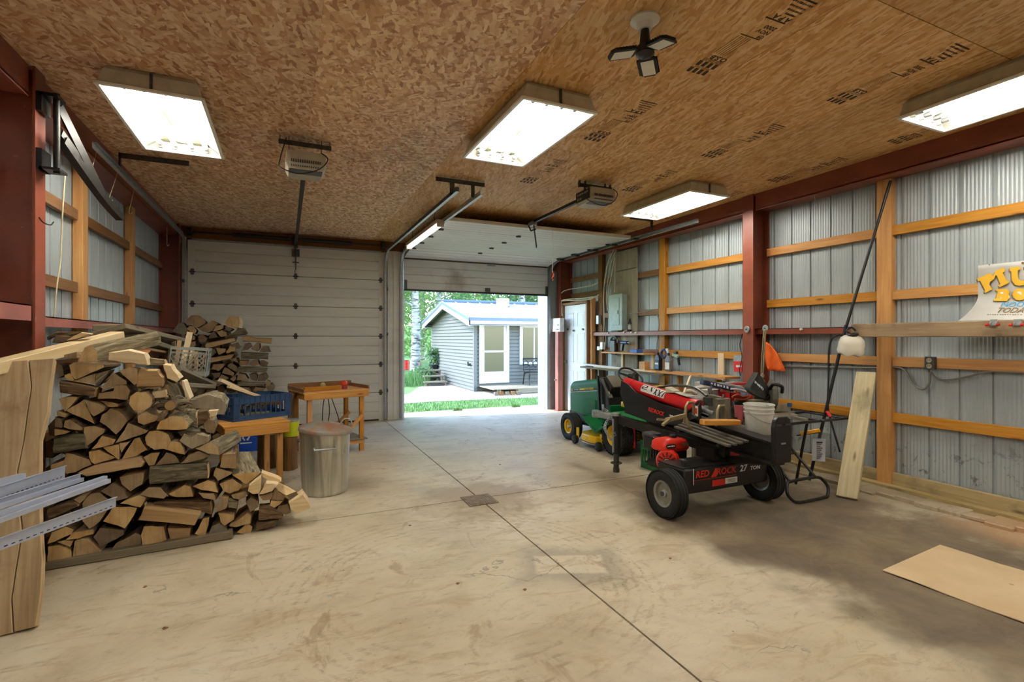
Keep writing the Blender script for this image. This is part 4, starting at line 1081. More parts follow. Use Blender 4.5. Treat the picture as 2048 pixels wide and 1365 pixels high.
# live edge slab leaning against the pile, plus its narrow off-cut strip
sl = thing('wood_slab', 'wide rough sawn live edge slab leaning upright before the woodpile', 'wood slab')
prof = [(0, -.55), (0, .0)]+[(k/9, .0-.012*math.sin(k*1.3)+rr.uniform(-.006, .006)-(.02 if 3 < k < 6 else 0)) for k in range(1, 9)]+[(1, -.01), (1, -.55)]
b0 = Vector((-1.215, 3.275, .0)); t0 = Vector((-1.335, 3.80, 1.315))
outline_board('slab_board', b0, t0, (1, 0, 0), prof, .055, M['slab'], sl)
prof2 = [(0, .0015), (0, .08)]+[(k/9, .082+rr.uniform(-.012, .006)+.018*math.sin(k*.9)) for k in range(1, 9)]+[(1, .10), (1, -.008)]+[(a_, b_+.001) for a_, b_ in prof[2:10][::-1]]
outline_board('slab_edge_strip', b0+Vector((.003, .006, .0)), t0+Vector((.003, .006, 0)), (1, 0, 0), prof2, .05, M['slab'], sl)
# new lumber lying across the slab and pile
bar('lumber_plank', onY(-90, 762, 3.55)+Vector((0, 0, .015)), onY(236, 678, 4.62)+Vector((0, 0, .02)), .10, .07, M['pale'], None, .004, label='pale new lumber plank sloping up across the slab and woodpile', cat='plank')
# weathered planks on top, running back
bar('weathered_plank', onY(216, 662, 4.75), onY(356, 690, 6.35), .24, .045, M['weath'], None, .004, yax=(1, 0, .35), label='wide mossy grey plank lying on top of the woodpile', cat='plank')
bar('weathered_plank', onY(186, 657, 4.85), onY(262, 655, 4.9), .10, .05, M['weath'], None, .004, label='short grey board end poking out above the pale lumber plank', cat='plank')
bar('weathered_plank', onY(262, 674, 4.95), onY(350, 702, 6.1), .12, .04, M['weath'], None, .004, label='narrow grey plank under the wide mossy plank', cat='plank')
bar('lumber_strip', onY(252, 680, 4.95)-Vector((0, 0, .05)), onY(345, 707, 6.0), .05, .02, M['split'], None, .002, label='thin orange lath below the weathered planks', cat='lath')
bar('weathered_plank', onY(352, 742, 5.35), onY(424, 773, 6.1), .10, .045, M['weath'], None, .004, yax=(1, 0, .5), label='grey brace plank sloping down below the milk crate', cat='plank')
bar('weathered_plank', onY(362, 770, 5.3), onY(425, 774, 5.75), .07, .04, M['weath'], None, .004, label='level grey plank ending beside the blue crate', cat='plank')
bar('weathered_plank', onY(380, 803, 5.2), onY(432, 783, 5.7), .05, .02, M['weath'], None, .004, label='thin grey lath rising towards the blue crate', cat='lath')
ppl = [onY(255, 679, 4.30), onY(277, 676, 4.36), onY(297, 708, 4.26), onY(268, 702, 4.22)]
MB().prism(ppl, (.01, .02, .02)).build('hardboard_scrap', plain('brown_hardboard', '9a6238', .6), None, .002, label='brown hardboard scrap lying on the pale split log', cat='board')
# root knot with a cut stub on the pile
rt = thing('root_knot', 'tangled root knot with one orange cut stub on the woodpile', 'root')
pc = onP(342, 811, Vector(FP[0])+Vector((0, -.03, 0)), FP[1])
m = MB()
for k in range(13):
    a = k*.9; d = Vector((math.cos(a), rr.uniform(-.2, .6), math.sin(a)*.6))
    q = pc+Vector((0, .06, 0))
    m.tube(spline([q, q+d*.06+Vector((rr.uniform(-.02, .02), 0, rr.uniform(-.02, .02))), q+d*.12+Vector((rr.uniform(-.03, .03), .02, rr.uniform(-.03, .03)))], 4), [.022]*3+[.016]*3+[.008]*3, 6)
m.build('roots', M['barkg'], rt)
MB().cyl(pc+Vector((0, -.03, 0)), pc+Vector((0, .1, 0)), .032, .036, 10, 1, mcap=0).build('cut_stub', [M['split'], M['bark']], rt)
# metal J-channel strips
M['strip'] = plain('grey_vinyl_trim', 'a9b1c4', .35, .1, .06)
Zs = ((0, 900), .1685)
def strip(pl, pr, Yl, Yr, w, face, holes, label):
    a = onY(*zpt(*Zs, pl), Yl); b = onY(*zpt(*Zs, pr), Yr); d = (b-a)
    a2 = a-d*.9
    t = thing('edging_strip', label, 'trim strip', 'pale trim strips poking in from the left')
    x = d.normalized(); y = Vector((0, 0, 1)); y = (y-x*y.dot(x)).normalized(); n = x.cross(y)
    if n.y > 0: n = -n
    m = MB()
    th = .0025
    def pl4(u0, u1, n0, n1): 
        vs = [p+y*u+n*q for p in (a2, b) for u in (u0, u1) for q in (n0, n1)]
        m.add(vs, [(0, 1, 3, 2), (4, 6, 7, 5), (0, 4, 5, 1), (2, 3, 7, 6), (0, 2, 6, 4), (1, 5, 7, 3)])
    if face == 'flat':
        pl4(-w/2, w/2, 0, th); pl4(w/2-th, w/2, th, .012)
    else:
        pl4(-w/2, w/2, 0, th); pl4(w/2-th, w/2, -.02, 0); pl4(-w/2, -w/2+th, -.02, 0); pl4(-w/2, -w/2+.012, -.02, -.018)
    m.build('channel', M['strip'], t)
    if holes:
        h = MB(); Lb = (b-a2).length; k = 0.03
        while k < Lb:
            c = b-x*k+y*(-w/2+.011)+n*(th+.0004); h.obar(c-x*.007, c+x*.007, .0012, .004, up=y); k += .03
        h.build('nail_slots', M['black'], t, kind='stuff')
strip((0, 515), (765, 262), 2.80, 3.22, .062, 'flat', True, 'broad pale trim strip with nail slots, topmost long one')
strip((0, 610), (950, 312), 2.78, 3.20, .026, 'flat', False, 'plain pale trim strip just under the topmost slotted one')
strip((0, 680), (990, 352), 2.74, 3.18, .018, 'j', False, 'narrow pale trim channel, third of the long bundle')
strip((0, 765), (1270, 330), 2.72, 3.22, .018, 'j', False, 'narrow pale trim channel, fourth of the long bundle')
strip((0, 845), (1310, 368), 2.70, 3.20, .020, 'j', False, 'narrow pale trim channel, lowest of the close bundle')
strip((0, 1120), (1370, 618), 2.70, 3.20, .052, 'flat', True, 'lone slotted trim strip hanging below the bundle')
strip((-60, 410), (300, 318), 2.76, 2.95, .03, 'j', False, 'short pale trim strip end above the slotted ones')
sh = thing('sawhorse', 'wooden sawhorse out of view holding the trim strips', 'sawhorse')
bar('beam', (-1.42, 2.25, .55), (-1.15, 2.55, .55), .09, .09, M['pale'], sh)
for (x, y) in ((-1.36, 2.31), (-1.2, 2.5)):
    for s in (-1, 1): bar('leg', (x, y, .53), (x+s*.16, y-s*.2, .0), .08, .04, M['pale'], sh)
# swing arm bracket on the left column
t = thing('swing_arm', 'black steel swing arm bolted high on the left red column', 'bracket arm')
xb = -1.395
m = MB(); m.b2(-1.44, -1.41, 4.15, 4.29, 2.90, 3.02); m.b2(-1.425, -1.33, 4.15, 4.28, 3.0, 3.02); m.build('mount_plate', M['black'], t)
m = MB(); m.b2(-1.44, -1.41, 4.15, 4.29, 2.53, 2.66); m.b2(-1.425, -1.32, 4.15, 4.28, 2.53, 2.545); m.build('mount_plate', M['black'], t)
MB().cyl((-1.355, 4.21, 2.52), (-1.355, 4.21, 3.04), .018, n=12).build('pivot_pin', M['blacksteel'], t)
a0 = Vector((-1.345, 4.26, 2.76)); tip = onX(240, 435, -1.20)
pp = spline([a0, a0.lerp(tip, .35)+Vector((0, 0, -.02)), a0.lerp(tip, .7)+Vector((0, 0, -.025)), tip], 5)
m = MB()
for i in range(len(pp)-1): m.obar(pp[i], pp[i+1]+(pp[i+1]-pp[i])*.1, .05, .055)
m.build('arm', M['blacksteel'], t)
m = MB(); m.obar((-1.35, 4.24, 2.97), onX(205, 388, -1.24), .012, .075); m.obar((-1.34, 4.24, 2.80), a0.lerp(tip, .5)+Vector((0, 0, .03)), .012, .05); m.build('brace', M['blacksteel'], t)
# hooks and strings along the left eave
M['string'] = plain('cream_string', 'd9cfa8', .8)
def wire(name, pts, r, mat, label, cat, group=None):
    return MB().tube(spline(pts, 5), r, 6).build(name, M[mat], None, label=label, cat=cat, group=group)
wire('hanging_string', [onX(130, 352, -1.50), onX(125, 425, -1.50), onX(121, 520, -1.49), onX(114, 570, -1.49), onX(108, 640, -1.5)], .005, 'string', 'long cream string hanging beside the left column', 'string')
for i, (a, b, lb) in enumerate((((196, 290), (183, 345), 'thin wire hook under the left eave, nearest the swing arm'), ((238, 335), (218, 400), 'thin wire hook under the left eave, second from the swing arm'), ((270, 370), (258, 425), 'thin wire hook under the left eave, third from the swing arm'), ((334, 450), (334, 490), 'thin wire hook under the left eave, beside the closed door'))):
    p, q = onX(*a, -1.47), onX(*b, -1.47); wire('wire_hook', [p, p.lerp(q, .5), q, q+Vector((.01, .05, .0)), q+Vector((.01, .07, .02))], .003, 'string', lb, 'hook', 'wire hooks under the left eave')
p = onX(78, 435, -1.435); wire('screw_hook', [p, p+Vector((.02, 0, -.03)), p+Vector((.05, .02, -.04)), p+Vector((.06, .04, -.015))], .004, 'black', 'black screw hook on the left red column', 'hook')
# ---- small amber table
def table(name, label, fl, fr_, depth, ztop, leg, apron, mat, extra=None):
    """fl, fr_: front left/right corners on plan"""
    t = thing(name, label, 'table')
    fl, fr_ = Vector((fl[0], fl[1], 0)), Vector((fr_[0], fr_[1], 0)); x = (fr_-fl).normalized(); y = Vector((-x.y, x.x, 0)); W = (fr_-fl).length
    def P(a, b, z): return fl+x*a+y*b+Vector((0, 0, z))
    nb = 4
    for k in range(nb):
        b0 = depth*(k+.5)/nb; bar('top_board', P(0, b0, ztop-.01), P(W, b0, ztop-.01), depth/nb-.004, .02, M[mat], t)
    for b0 in (.012, depth-.012): bar('apron', P(.01, b0, ztop-.02-apron/2), P(W-.01, b0, ztop-.02-apron/2), .022, apron, M[mat], t)
    for a0 in (.035, W-.035): bar('side_apron', P(a0, .03, ztop-.02-apron/2), P(a0, depth-.03, ztop-.02-apron/2), .022, apron, M[mat], t)
    for a0 in (.06+leg/2, W-.06-leg/2):
        for b0 in (.03+leg/2, depth-.03-leg/2):
            bar('leg', P(a0, b0, 0), P(a0, b0, ztop-.02), leg, leg*.75, M[mat], t, yax=x)
    return t, P, W
st, SP, SW = table('small_table', 'small amber pine table carrying the blue crate beside the woodpile', (-.515, 5.30), (.05, 5.45), .62, .635, .055, .09, 'pine')
# ---- work table with rimmed top
wt, WP, WW = table('work_table', 'amber wooden work table with rimmed top before the closed garage door', (.20, 6.49), (1.0, 6.72), .62, .80, .055, .075, 'pine')
bar('rim', WP(0, .60, .835), WP(WW, .60, .835), .02, .07, M['pine_dk'], wt)
bar('rim', WP(.01, .0, .82), WP(.01, .62, .82), .02, .04, M['pine_dk'], wt); bar('rim', WP(WW-.01, .0, .82), WP(WW-.01, .62, .82), .02, .04, M['pine_dk'], wt)
for k in range(6): bar('shelf_slat', WP(.06, .06+k*.1, .155), WP(WW-.02, .06+k*.1, .155), .085, .016, M['weath'], wt)
bar('stretcher', WP(.05, .05, .125), WP(WW-.05, .05, .125), .03, .05, M['pine'], wt); bar('stretcher', WP(WW-.09, .05, .125), WP(WW-.09, .58, .125), .03, .05, M['pine'], wt)
bar('brace', WP(WW-.08, .045, .46), WP(WW-.38, .045, .16), .045, .02, M['pine'], wt, yax=(0, 0, 1)); bar('brace', WP(WW-.06, .5, .45), WP(WW-.36, .5, .2), .045, .02, M['pine'], wt, yax=(0, 0, 1))
bar('wood_block', WP(.05, .14, .825), WP(.52, .17, .825), .06, .045, M['pine'], None, label='amber wood block lying on the work table top', cat='wood block')
c = WP(.66, .42, .845); MB().lathe([(.001, -.045)]+[(.045*math.sin(q*math.pi/10), -.045*math.cos(q*math.pi/10)) for q in range(1, 10)]+[(.001, .045)], c, (0, 0, 1), 18).build('orange_ball', plain('orange_ball', 'e0452a', .5), None, label='bright orange ball on the work table', cat='ball')
c = WP(.40, .48, .835); MB().lathe([(.001, -.035)]+[(.035*math.sin(q*math.pi/10), -.035*math.cos(q*math.pi/10)) for q in range(1, 10)]+[(.001, .035)], c, (0, 0, 1), 16).build('tennis_ball', plain('worn_ball', 'a9a05a', .8), None, label='worn yellow green ball behind the wood block', cat='ball')
c = WP(.56, .16, .80); m = MB(); m.cyl(c, c+Vector((0, 0, .035)), .038, n=18); MB_ = m.build('small_tin', plain('red_tin', '9b3340', .4), None, label='small flat red tin beside the wood block', cat='tin')
for i, (a0, pts) in enumerate(((.16, [(0, 0, 0), (.0, 0, -.2), (.02, 0, -.45), (.0, 0, -.6)]), (.36, [(0, 0, 0), (-.02, 0, -.12), (-.03, 0, -.35), (-.02, 0, -.42)]), (.40, [(0, 0, 0), (.02, 0, -.2), (-.02, 0, -.45), (-.03, 0, -.55)]), (.44, [(0, 0, 0), (.04, 0, -.12), (.09, 0, -.28), (.11, 0, -.40)]))):
    p = WP(a0, .3, .70); wire('power_cable', [p+Vector(q) for q in pts], .006, 'black', ['black cord hanging at the left under the work table', 'short black cord hanging mid table, left of two long ones', 'longest black cord hanging under the work table middle', 'black cord curving right under the work table'][i], 'cord')
rg = thing('rag', 'brown rag hanging over the left end of the work table', 'rag')
p = WP(-.02, .25, .78)
m = MB(); g = []
for i in range(6):
    for j in range(7): g.append(p+Vector((-.02-.03*math.sin(j*1.1+i*.4)-(i*.008), -.12+j*.045, -i*.075)))
m.add(g, [(i*7+j, i*7+j+1, i*7+j+8, i*7+j+7) for i in range(5) for j in range(6)], 0, True); o = m.build('cloth', plain('brown_cloth', '6f4a30', .9), rg)
md = o.modifiers.new('thick', 'SOLIDIFY'); md.thickness = .006
# ---- blue plastic crate on the small table
def crate(t, org, x, W, Dp, H, mat, slots_front):
    x = Vector(x).normalized(); y = Vector((-x.y, x.x, 0)); org = Vector(org)
    def P(a, b, z): return org+x*a+y*b+Vector((0, 0, z))
    def wall(o_, u, L, nm, solid=False):
        n = u.cross(Vector((0, 0, 1)))
        m = MB()
        def pan(a0, a1, z0, z1, th=.006): m.obar(o_+u*a0+Vector((0, 0, (z0+z1)/2)), o_+u*a1+Vector((0, 0, (z0+z1)/2)), th, z1-z0)
        pan(0, L, 0, .05*H/.24); pan(0, L, H*.68, H); pan(0, L, H*.97, H, .022); pan(0, L, 0, .012, .016); pan(0, L, H*.70, H*.73, .016)
        k = int(L/.05)
        for i in range(k+1):
            a0 = i*(L-.012)/k
            pan(a0, a0+.012, 0, H*.7, .008); pan(a0, a0+.006, H*.72, H*.97, .016)
        pan(0, .1*L, 0, H*.7); pan(L*.9, L, 0, H*.7)
        return m.build(nm, mat, t)
    wall(P(0, 0, 0), x, W, 'front_wall'); wall(P(0, Dp, 0), x, W, 'back_wall'); wall(P(0, 0, 0), y, Dp, 'end_wall'); wall(P(W, 0, 0), y, Dp, 'end_wall')
    m = MB(); m.obar(P(0, Dp/2, .006), P(W, Dp/2, .006), Dp, .008); m.build('bottom', mat, t)
    return P
M['blue'] = plain('blue_plastic', '27466e', .4, 0, .1)
bcx = Vector((.525, .30, 0)).normalized()
bc = thing('blue_crate', 'dark blue slotted plastic crate on the small amber table', 'crate')
BPt = crate(bc, (-.455, 5.56, .637), bcx, .585, .38, .235, M['blue'], True)
bar('lumber_offcut', BPt(.30, .20, .215), BPt(-.02, .24, .40), .09, .035, M['pale'], None, label='pale lumber offcut sloping out of the blue crate, upper one', cat='offcut')
bar('lumber_offcut', BPt(.36, .10, .19), BPt(.0, .10, .34), .07, .03, M['pale'], None, label='pale lumber offcut sloping out of the blue crate, front one', cat='offcut')
bar('lumber_offcut', BPt(.30, .26, .13), BPt(.56, .12, .12), .06, .03, M['pine_dk'], None, label='brown offcut lying inside the blue crate', cat='offcut')
bar('lumber_offcut', BPt(.25, .28, .12), BPt(.54, .22, .19), .06, .03, M['pale'], None, label='pale offcut lying inside the blue crate at the right', cat='offcut')
m = MB(); m.cyl(BPt(.14, .15, .05), BPt(.22, .2, .05), .045, n=14); m.build('black_can', M['black'], None, label='black can lying in the blue crate', cat='can')
m = MB(); m.cyl(BPt(.07, .15, .04), BPt(.42, .12, .03), .022, n=10); m.build('roll', plain('olive_roll', '6f6b45', .8), None, label='olive roll lying along the blue crate floor', cat='roll')
# ---- blue recycling bin
rb = thing('recycling_bin', 'royal blue recycling bin with white arrows under the small table', 'recycling bin')
M['rblue'] = plain('royal_blue_plastic', '0c48b8', .4, 0, .06); M['wht'] = plain('white_print', 'e6ecf2', .5, 0, .03)
x0, x1, y0, y1, h = -.66, -.285, 7.25, 7.58, .36
m = MB(); q = .03
top = [(x0, y0, h), (x1, y0, h), (x1, y1, h), (x0, y1, h)]; bot = [(x0+q, y0+q, 0), (x1-q, y0+q, 0), (x1-q, y1-q, 0), (x0+q, y1-q, 0)]
it = [(x0+.008, y0+.008, h), (x1-.008, y0+.008, h), (x1-.008, y1-.008, h), (x0+.008, y1-.008, h)]; ib = [(x0+q+.008, y0+q+.008, .01), (x1-q-.008, y0+q+.008, .01), (x1-q-.008, y1-q-.008, .01), (x0+q+.008, y1-q-.008, .01)]
m.add(bot+top+it+ib, [(3, 2, 1, 0)]+[(i, (i+1) % 4, 4+(i+1) % 4, 4+i) for i in range(4)]+[(4+i, 4+(i+1) % 4, 8+(i+1) % 4, 8+i) for i in range(4)]+[(8+i, 8+(i+1) % 4, 12+(i+1) % 4, 12+i) for i in range(4)]+[(12, 13, 14, 15)])
m.build('tub', M['rblue'], rb)
m = MB()
for (a, b, c_, d) in ((x0-.012, x1+.012, y0-.012, y0+.004), (x0-.012, x1+.012, y1-.004, y1+.012), (x0-.012, x0+.004, y0, y1), (x1-.004, x1+.012, y0, y1)): m.b2(a, b, c_, d, h-.03, h)
m.build('rim', M['rblue'], rb)
def binpt(a, z): return Vector((a, y0+q*(1-z/h)-.0015, z))
cx, cz, R = -.455, .185, .05
for k in range(3):
    a = math.pi/2+k*2*math.pi/3
    c0 = Vector((cx+R*.62*math.cos(a), 0, cz+R*.62*math.sin(a))); tn = Vector((-math.sin(a), 0, math.cos(a)))*-1; rd = Vector((math.cos(a), 0, math.sin(a)))
    pl = [c0-tn*.030+rd*.009, c0+tn*.012+rd*.009, c0+tn*.012+rd*.018, c0+tn*.032, c0+tn*.012-rd*.018, c0+tn*.012-rd*.009, c0-tn*.030-rd*.009]
    MB().prism([binpt(p.x, p.z) for p in pl], (0, -.001, 0)).build('recycle_arrow', M['wht'], rb)
m = MB(); m.prism([binpt(-.52, .105), binpt(-.39, .105), binpt(-.39, .12), binpt(-.52, .12)], (0, -.001, 0)); m.build('printed_strip', M['wht'], rb)
# ---- stumps and yellow pail
def stump(c, r, h, label, seed):
    rs = random.Random(seed); n = 22; m = MB()
    pr = [r*(1+rs.uniform(-.07, .07)) for _ in range(n)]
    ring = lambda z, k: [Vector((c[0]+pr[i]*k*math.cos(6.283*i/n), c[1]+pr[i]*k*math.sin(6.283*i/n), z)) for i in range(n)]
    vs = ring(0, 1.06)+ring(h*.25, 1.0)+ring(h-.01, .98)+ring(h, .94)
    for k in range(3): m.add
    m.add(vs, [(k*n+i, k*n+(i+1) % n, (k+1)*n+(i+1) % n, (k+1)*n+i) for k in range(3) for i in range(n)], 0, False)
    m.f.append(list(range(3*n, 4*n))); m.m.append(1); m.s.append(False)
    m.f.append(list(range(n))[::-1]); m.m.append(1); m.s.append(False)
    o = m.build('log_stump', [M['barkv'], M['split']], None, label=label, cat='stump'); return o
M['barkv'] = wood('stripped_trunk', '5e4327', '9a7446', '3d2a17', .85, 1.0, .4)
_g = M['barkv'].node_tree
for nd in _g.nodes:
    if nd.type == 'MAPPING':
        s_ = nd.inputs['Scale'].default_value; nd.inputs['Scale'].default_value = (s_[1], s_[1], s_[0])
stump((-.16, 6.36), .125, .37, 'upright log stump with dark grain under the small table', 1)
stump((.035, 6.12), .085, .36, 'slim upright stump under the yellow pail', 2)
yp = thing('yellow_pail', 'bright yellow green pail with metal rim behind the small table', 'pail')
M['yel'] = plain('lime_yellow_label', 'b9c21c', .4, 0, .08)
m = MB(); m.lathe([(.001, 0), (.075, 0), (.08, .005), (.085, .17), (.08, .17), (.075, .01), (.001, .01)], (.06, 6.12, .365), (0, 0, 1), 24); m.build('pail_body', M['yel'], yp)
m = MB(); m.lathe([(.086, .165), (.09, .17), (.09, .185), (.08, .19), (.001, .185)], (.06, 6.12, .365), (0, 0, 1), 24); m.build('lid', M['galv'], yp)
# ---- galvanised trash can
tc = thing('trash_can', 'dented galvanised metal trash can with rusty lid on the floor', 'trash can')
cx, cy = .345, 5.09
def m_galvcan():
    m = NM('galvanised_can'); v = m.coord('Object', (14, 14, .9), rnd=0)
    n = m.noise(v, 1.0, 5, .6, .6); n2 = m.noise(m.coord('Object'), 5, 5)
    col = m.ramp(n, [(.3, lin('85857b')), (.5, lin('bcbbb0')), (.7, lin('d6d5cb'))]); col = m.mix(m.maprange(n2, .55, .75, 0, .5), col, lin('5e594b'))
    m.bump(n, .25, .01)
    return m.done(col, .36, .75)
M['can'] = m_galvcan()
m = MB(); n = 48; prof = [(.192, 0), (.2, .006), (.204, .03), (.205, .045), (.212, .20), (.219, .42), (.225, .555), (.23, .57), (.226, .585)]
rsd = random.Random(5); k0 = len(m.v)
for r, z in prof:
    for i in range(n):
        a = 6.283*i/n; f = 1+.012*(1 if (i//3) % 2 else -1)*(1 if .05 < z < .55 else 0)
        dent = .02*math.exp(-((a-4.4)**2*6+(z-.3)**2*30))+.015*math.exp(-((a-5.2)**2*8+(z-.45)**2*40))
        m.v.append(Vector((cx+(r*f-dent)*math.cos(a), cy+(r*f-dent)*math.sin(a), z)))
for i in range(len(prof)-1):
    for j in range(n): m.f.append([i*n+j, i*n+(j+1) % n, (i+1)*n+(j+1) % n, (i+1)*n+j]); m.m.append(0); m.s.append(True)
m.f.append(list(range(n))[::-1]); m.m.append(0); m.s.append(False)
m.build('body', M['can'], tc, ang=60)
def m_rust():
    m = NM('rusty_lid'); P = m.coord('Object'); n = m.noise(P, 5, 6, .65); col = m.ramp(n, [(.42, lin('86847a')), (.56, lin('8f6a52')), (.75, lin('9a6547'))]); return m.done(col, .6, .35)
M['rust'] = m_rust()
R = Euler((.03, .10, 0)).to_matrix(); lid = MB(); lid.lathe([(.001, .075), (.03, .075), (.035, .068), (.09, .064), (.10, .056), (.16, .048), (.17, .04), (.232, .02), (.24, .012), (.243, -.015), (.238, -.015), (.235, .008), (.001, .03)], (0, 0, 0), (0, 0, 1), 40)
lid.v = [R@v+Vector((cx+.005, cy-.005, .588)) for v in lid.v]; ld = lid.build('lid', M['rust'], tc)
hp = arc((cx+.19, cy-.05, .625), (.05, .0, 0), (0, 0, .06), 1, -.3, math.pi+.3, 10); MB().tube(hp, .007, 6).build('lid_handle', M['galv'], ld)
hp = [Vector((cx-.015+.09*s, cy-.222, .46)) for s in (-1, 1)]; hd = MB(); hd.tube([hp[0], hp[0]+Vector((0, -.03, -.015)), hp[1]+Vector((0, -.03, -.015)), hp[1]], .009, 8); hd.build('side_handle', M['galv'], tc)
# ---- grey milk crate with kindling
mc = thing('milk_crate', 'grey diamond mesh milk crate full of kindling on the woodpile', 'crate')
M['crateg'] = plain('grey_crate_plastic', '8f938b', .5)
o0 = Vector((-1.03, 5.74, 1.105)); S = .325; H = .27
R = Euler((0, .09, .05)).to_matrix()
def Q(a, b, z): return o0+R@Vector((a, b, z))
def cwall(A0, u):
    m = MB(); u = R@Vector(u); up = R@Vector((0, 0, 1))
    def seg(a0, z0, a1, z1, w=.009): m.obar(A0+u*a0+up*z0, A0+u*a1+up*z1, .007, w)
    for z, w in ((.02, .045), (H-.012, .025), (H*.80, .012)): seg(0, z, S, z, w)
    for a in (.015, S-.015): seg(a, 0, a, H, .035)
    k = 7
    for i in range(-4, k+1):
        a0 = i*S/k; a1 = a0+.18
        z0, z1 = .04, H*.8
        for (s0, s1) in (((a0, z0), (a1, z1)), ((a1, z0), (a0, z1))):
            (pa, za), (pb, zb) = s0, s1
            if pa > pb: pa, za, pb, zb = pb, zb, pa, za
            if pb <= .02 or pa >= S-.02: continue
            def lerpz(x): return za+(zb-za)*(x-pa)/(pb-pa)
            qa, qb = max(pa, .02), min(pb, S-.02); seg(qa, lerpz(qa), qb, lerpz(qb), .006)
    return m
cwall(Q(0, 0, 0), (1, 0, 0)).build('lattice_wall', M['crateg'], mc); cwall(Q(0, S, 0), (1, 0, 0)).build('lattice_wall', M['crateg'], mc)
cwall(Q(0, 0, 0), (0, 1, 0)).build('lattice_wall', M['crateg'], mc); cwall(Q(S, 0, 0), (0, 1, 0)).build('lattice_wall', M['crateg'], mc)
MB().obar(Q(0, S/2, .005), Q(S, S/2, .005), S, .01).build('bottom', M['crateg'], mc)
for k, (a, b, c_, d, ln) in enumerate(((.10, .15, .04, -.02, .42), (.06, .1, .0, .03, .33), (.04, .2, -.04, 0, .34), (.16, .12, .02, 0, .24), (.22, .2, -.02, .02, .23), (.18, .25, .0, -.03, .22), (.26, .1, .03, 0, .22), (.12, .06, .1, 0, .2))):
    bar('kindling_stick', Q(a, b, .02), Q(a+c_, b+d, ln), .05 if k == 0 else .035, .022, M['pale'] if k in (0, 3) else M['split'], None, .002, label=['tall flat pale kindling stick standing in the milk crate', 'orange kindling stick at the left of the milk crate', 'kindling stick leaning over the left crate rim', 'pale kindling stick in the middle of the milk crate', 'kindling stick in the right half of the milk crate', 'kindling stick at the back of the milk crate', 'kindling stick in the right front crate corner', 'slanting kindling stick at the crate front'][k], cat='kindling', group='kindling in the grey milk crate')
# ---------------------------------------------------------------- along the right wall
# sign standing on the timber rail (bent panel, cut by the picture edge)
sg = thing('painted_sign', 'white hand painted sign with yellow letters standing on the old timber rail', 'sign')
M['sgn'] = plain('sign_white', 'f6f5f0', .55, 0, .03)
Zg = ((1900, 500), 148/1010)
def SX(z): return 5.30-.20*max(0.0, (1.80-z)/.20)**2 if z < 1.80 else 5.30     # panel curls forward at the foot
def sgp(p, off=0.0):
    q = zpt(*Zg, p); X = 5.28
    for _ in range(6):
        r = onX(q[0], q[1], X); X = SX(r.z)
    return onX(q[0], q[1], X)+Vector((-off-.004, 0, 0))
zt, zb = 2.06, 1.592; rows = 14; m = MB(); W0, W1 = 2.26, .70
for i in range(rows+1):
    z = zt+(zb-zt)*i/rows
    for y in (W0+.04*max(0, i-8)/6, W1): m.v.append(Vector((SX(z), y, z)))
for i in range(rows): m.f.append([2*i, 2*i+1, 2*i+3, 2*i+2]); m.m.append(0); m.s.append(True)
o = m.build('panel', M['sgn'], sg); md = o.modifiers.new('thick', 'SOLIDIFY'); md.thickness = .003; md.offset = 0
M['sy'] = plain('sign_yellow', 'f2bc33', .5, 0, .04); M['sbr'] = plain('sign_brown', '8d7a63', .5, 0, .04); M['sbl'] = plain('sign_blue', '5fa8d8', .5, 0, .04)
def glyph(polys, mat, off, nm, dx=0, dy=0):
    for pl in polys:
        MB().prism([sgp((a+dx, b+dy), off) for a, b in pl], (-.0015, 0, 0)).build(nm, M[mat], sg)
MM = [[(385, 395), (560, 320), (600, 360), (640, 290), (745, 240), (770, 290), (735, 315), (790, 420), (820, 430), (825, 450), (690, 515), (680, 485), (705, 470), (660, 360), (640, 345), (620, 400), (560, 440), (555, 480), (580, 520), (600, 535), (500, 590), (485, 580), (495, 550), (430, 425), (400, 430)]]
UU = [[(835, 245), (970, 230), (975, 270), (945, 280), (940, 340), (950, 400), (990, 425), (1040, 410), (1060, 340), (1055, 270), (1030, 262), (1030, 222), (1150, 212), (1155, 252), (1125, 262), (1130, 350), (1110, 430), (1040, 480), (960, 490), (905, 480), (860, 420), (855, 300), (830, 280)]]
BB = [[(650, 535), (800, 535), (835, 575), (815, 610), (838, 650), (790, 700), (615, 700), (620, 670), (645, 665), (670, 570), (645, 560)]]
OO = [[(968+100*math.cos(q*.5236), 608+84*math.sin(q*.5236)) for q in range(12)]]
for g in (MM, UU, BB, OO): glyph(g, 'sbr', .002, 'letter_shadow', -26, 15)
for g in (MM, UU, BB, OO): glyph(g, 'sy', .014, 'letter')
glyph([[(705, 580), (745, 575), (750, 600), (710, 605)], [(700, 645), (750, 635), (755, 660), (705, 668)], [(965+38*math.cos(q*.7854), 605+36*math.sin(q*.7854)) for q in range(8)]], 'sgn', .017, 'letter_counter')
def sline(s, x0, y0, x1, hgt, mat, bold):
    a, b = sgp((x0, y0), .006), sgp((x1, y0), .006); up = sgp((x0, y0-hgt), .006)-a
    me_w = (b-a).length
    t = text('letter_row', s, up.length*1.38, M[mat], sg, frame(a, b-a, up), .0008, bold)
    wd = max(v.co.x for v in t.data.vertices); k = me_w/wd
    for v in t.data.vertices: v.co.x *= k
sline('NOO', 690, 775, 1010, 62, 'sbl', .0012); sline('TODA', 625, 858, 1008, 65, 'sbr', .0008)
marks(sg, sgp((515, 893), .004), sgp((1000, 893), .004), sgp((515, 881), .004)-sgp((515, 893), .004), M['sbr'], 5, 14)
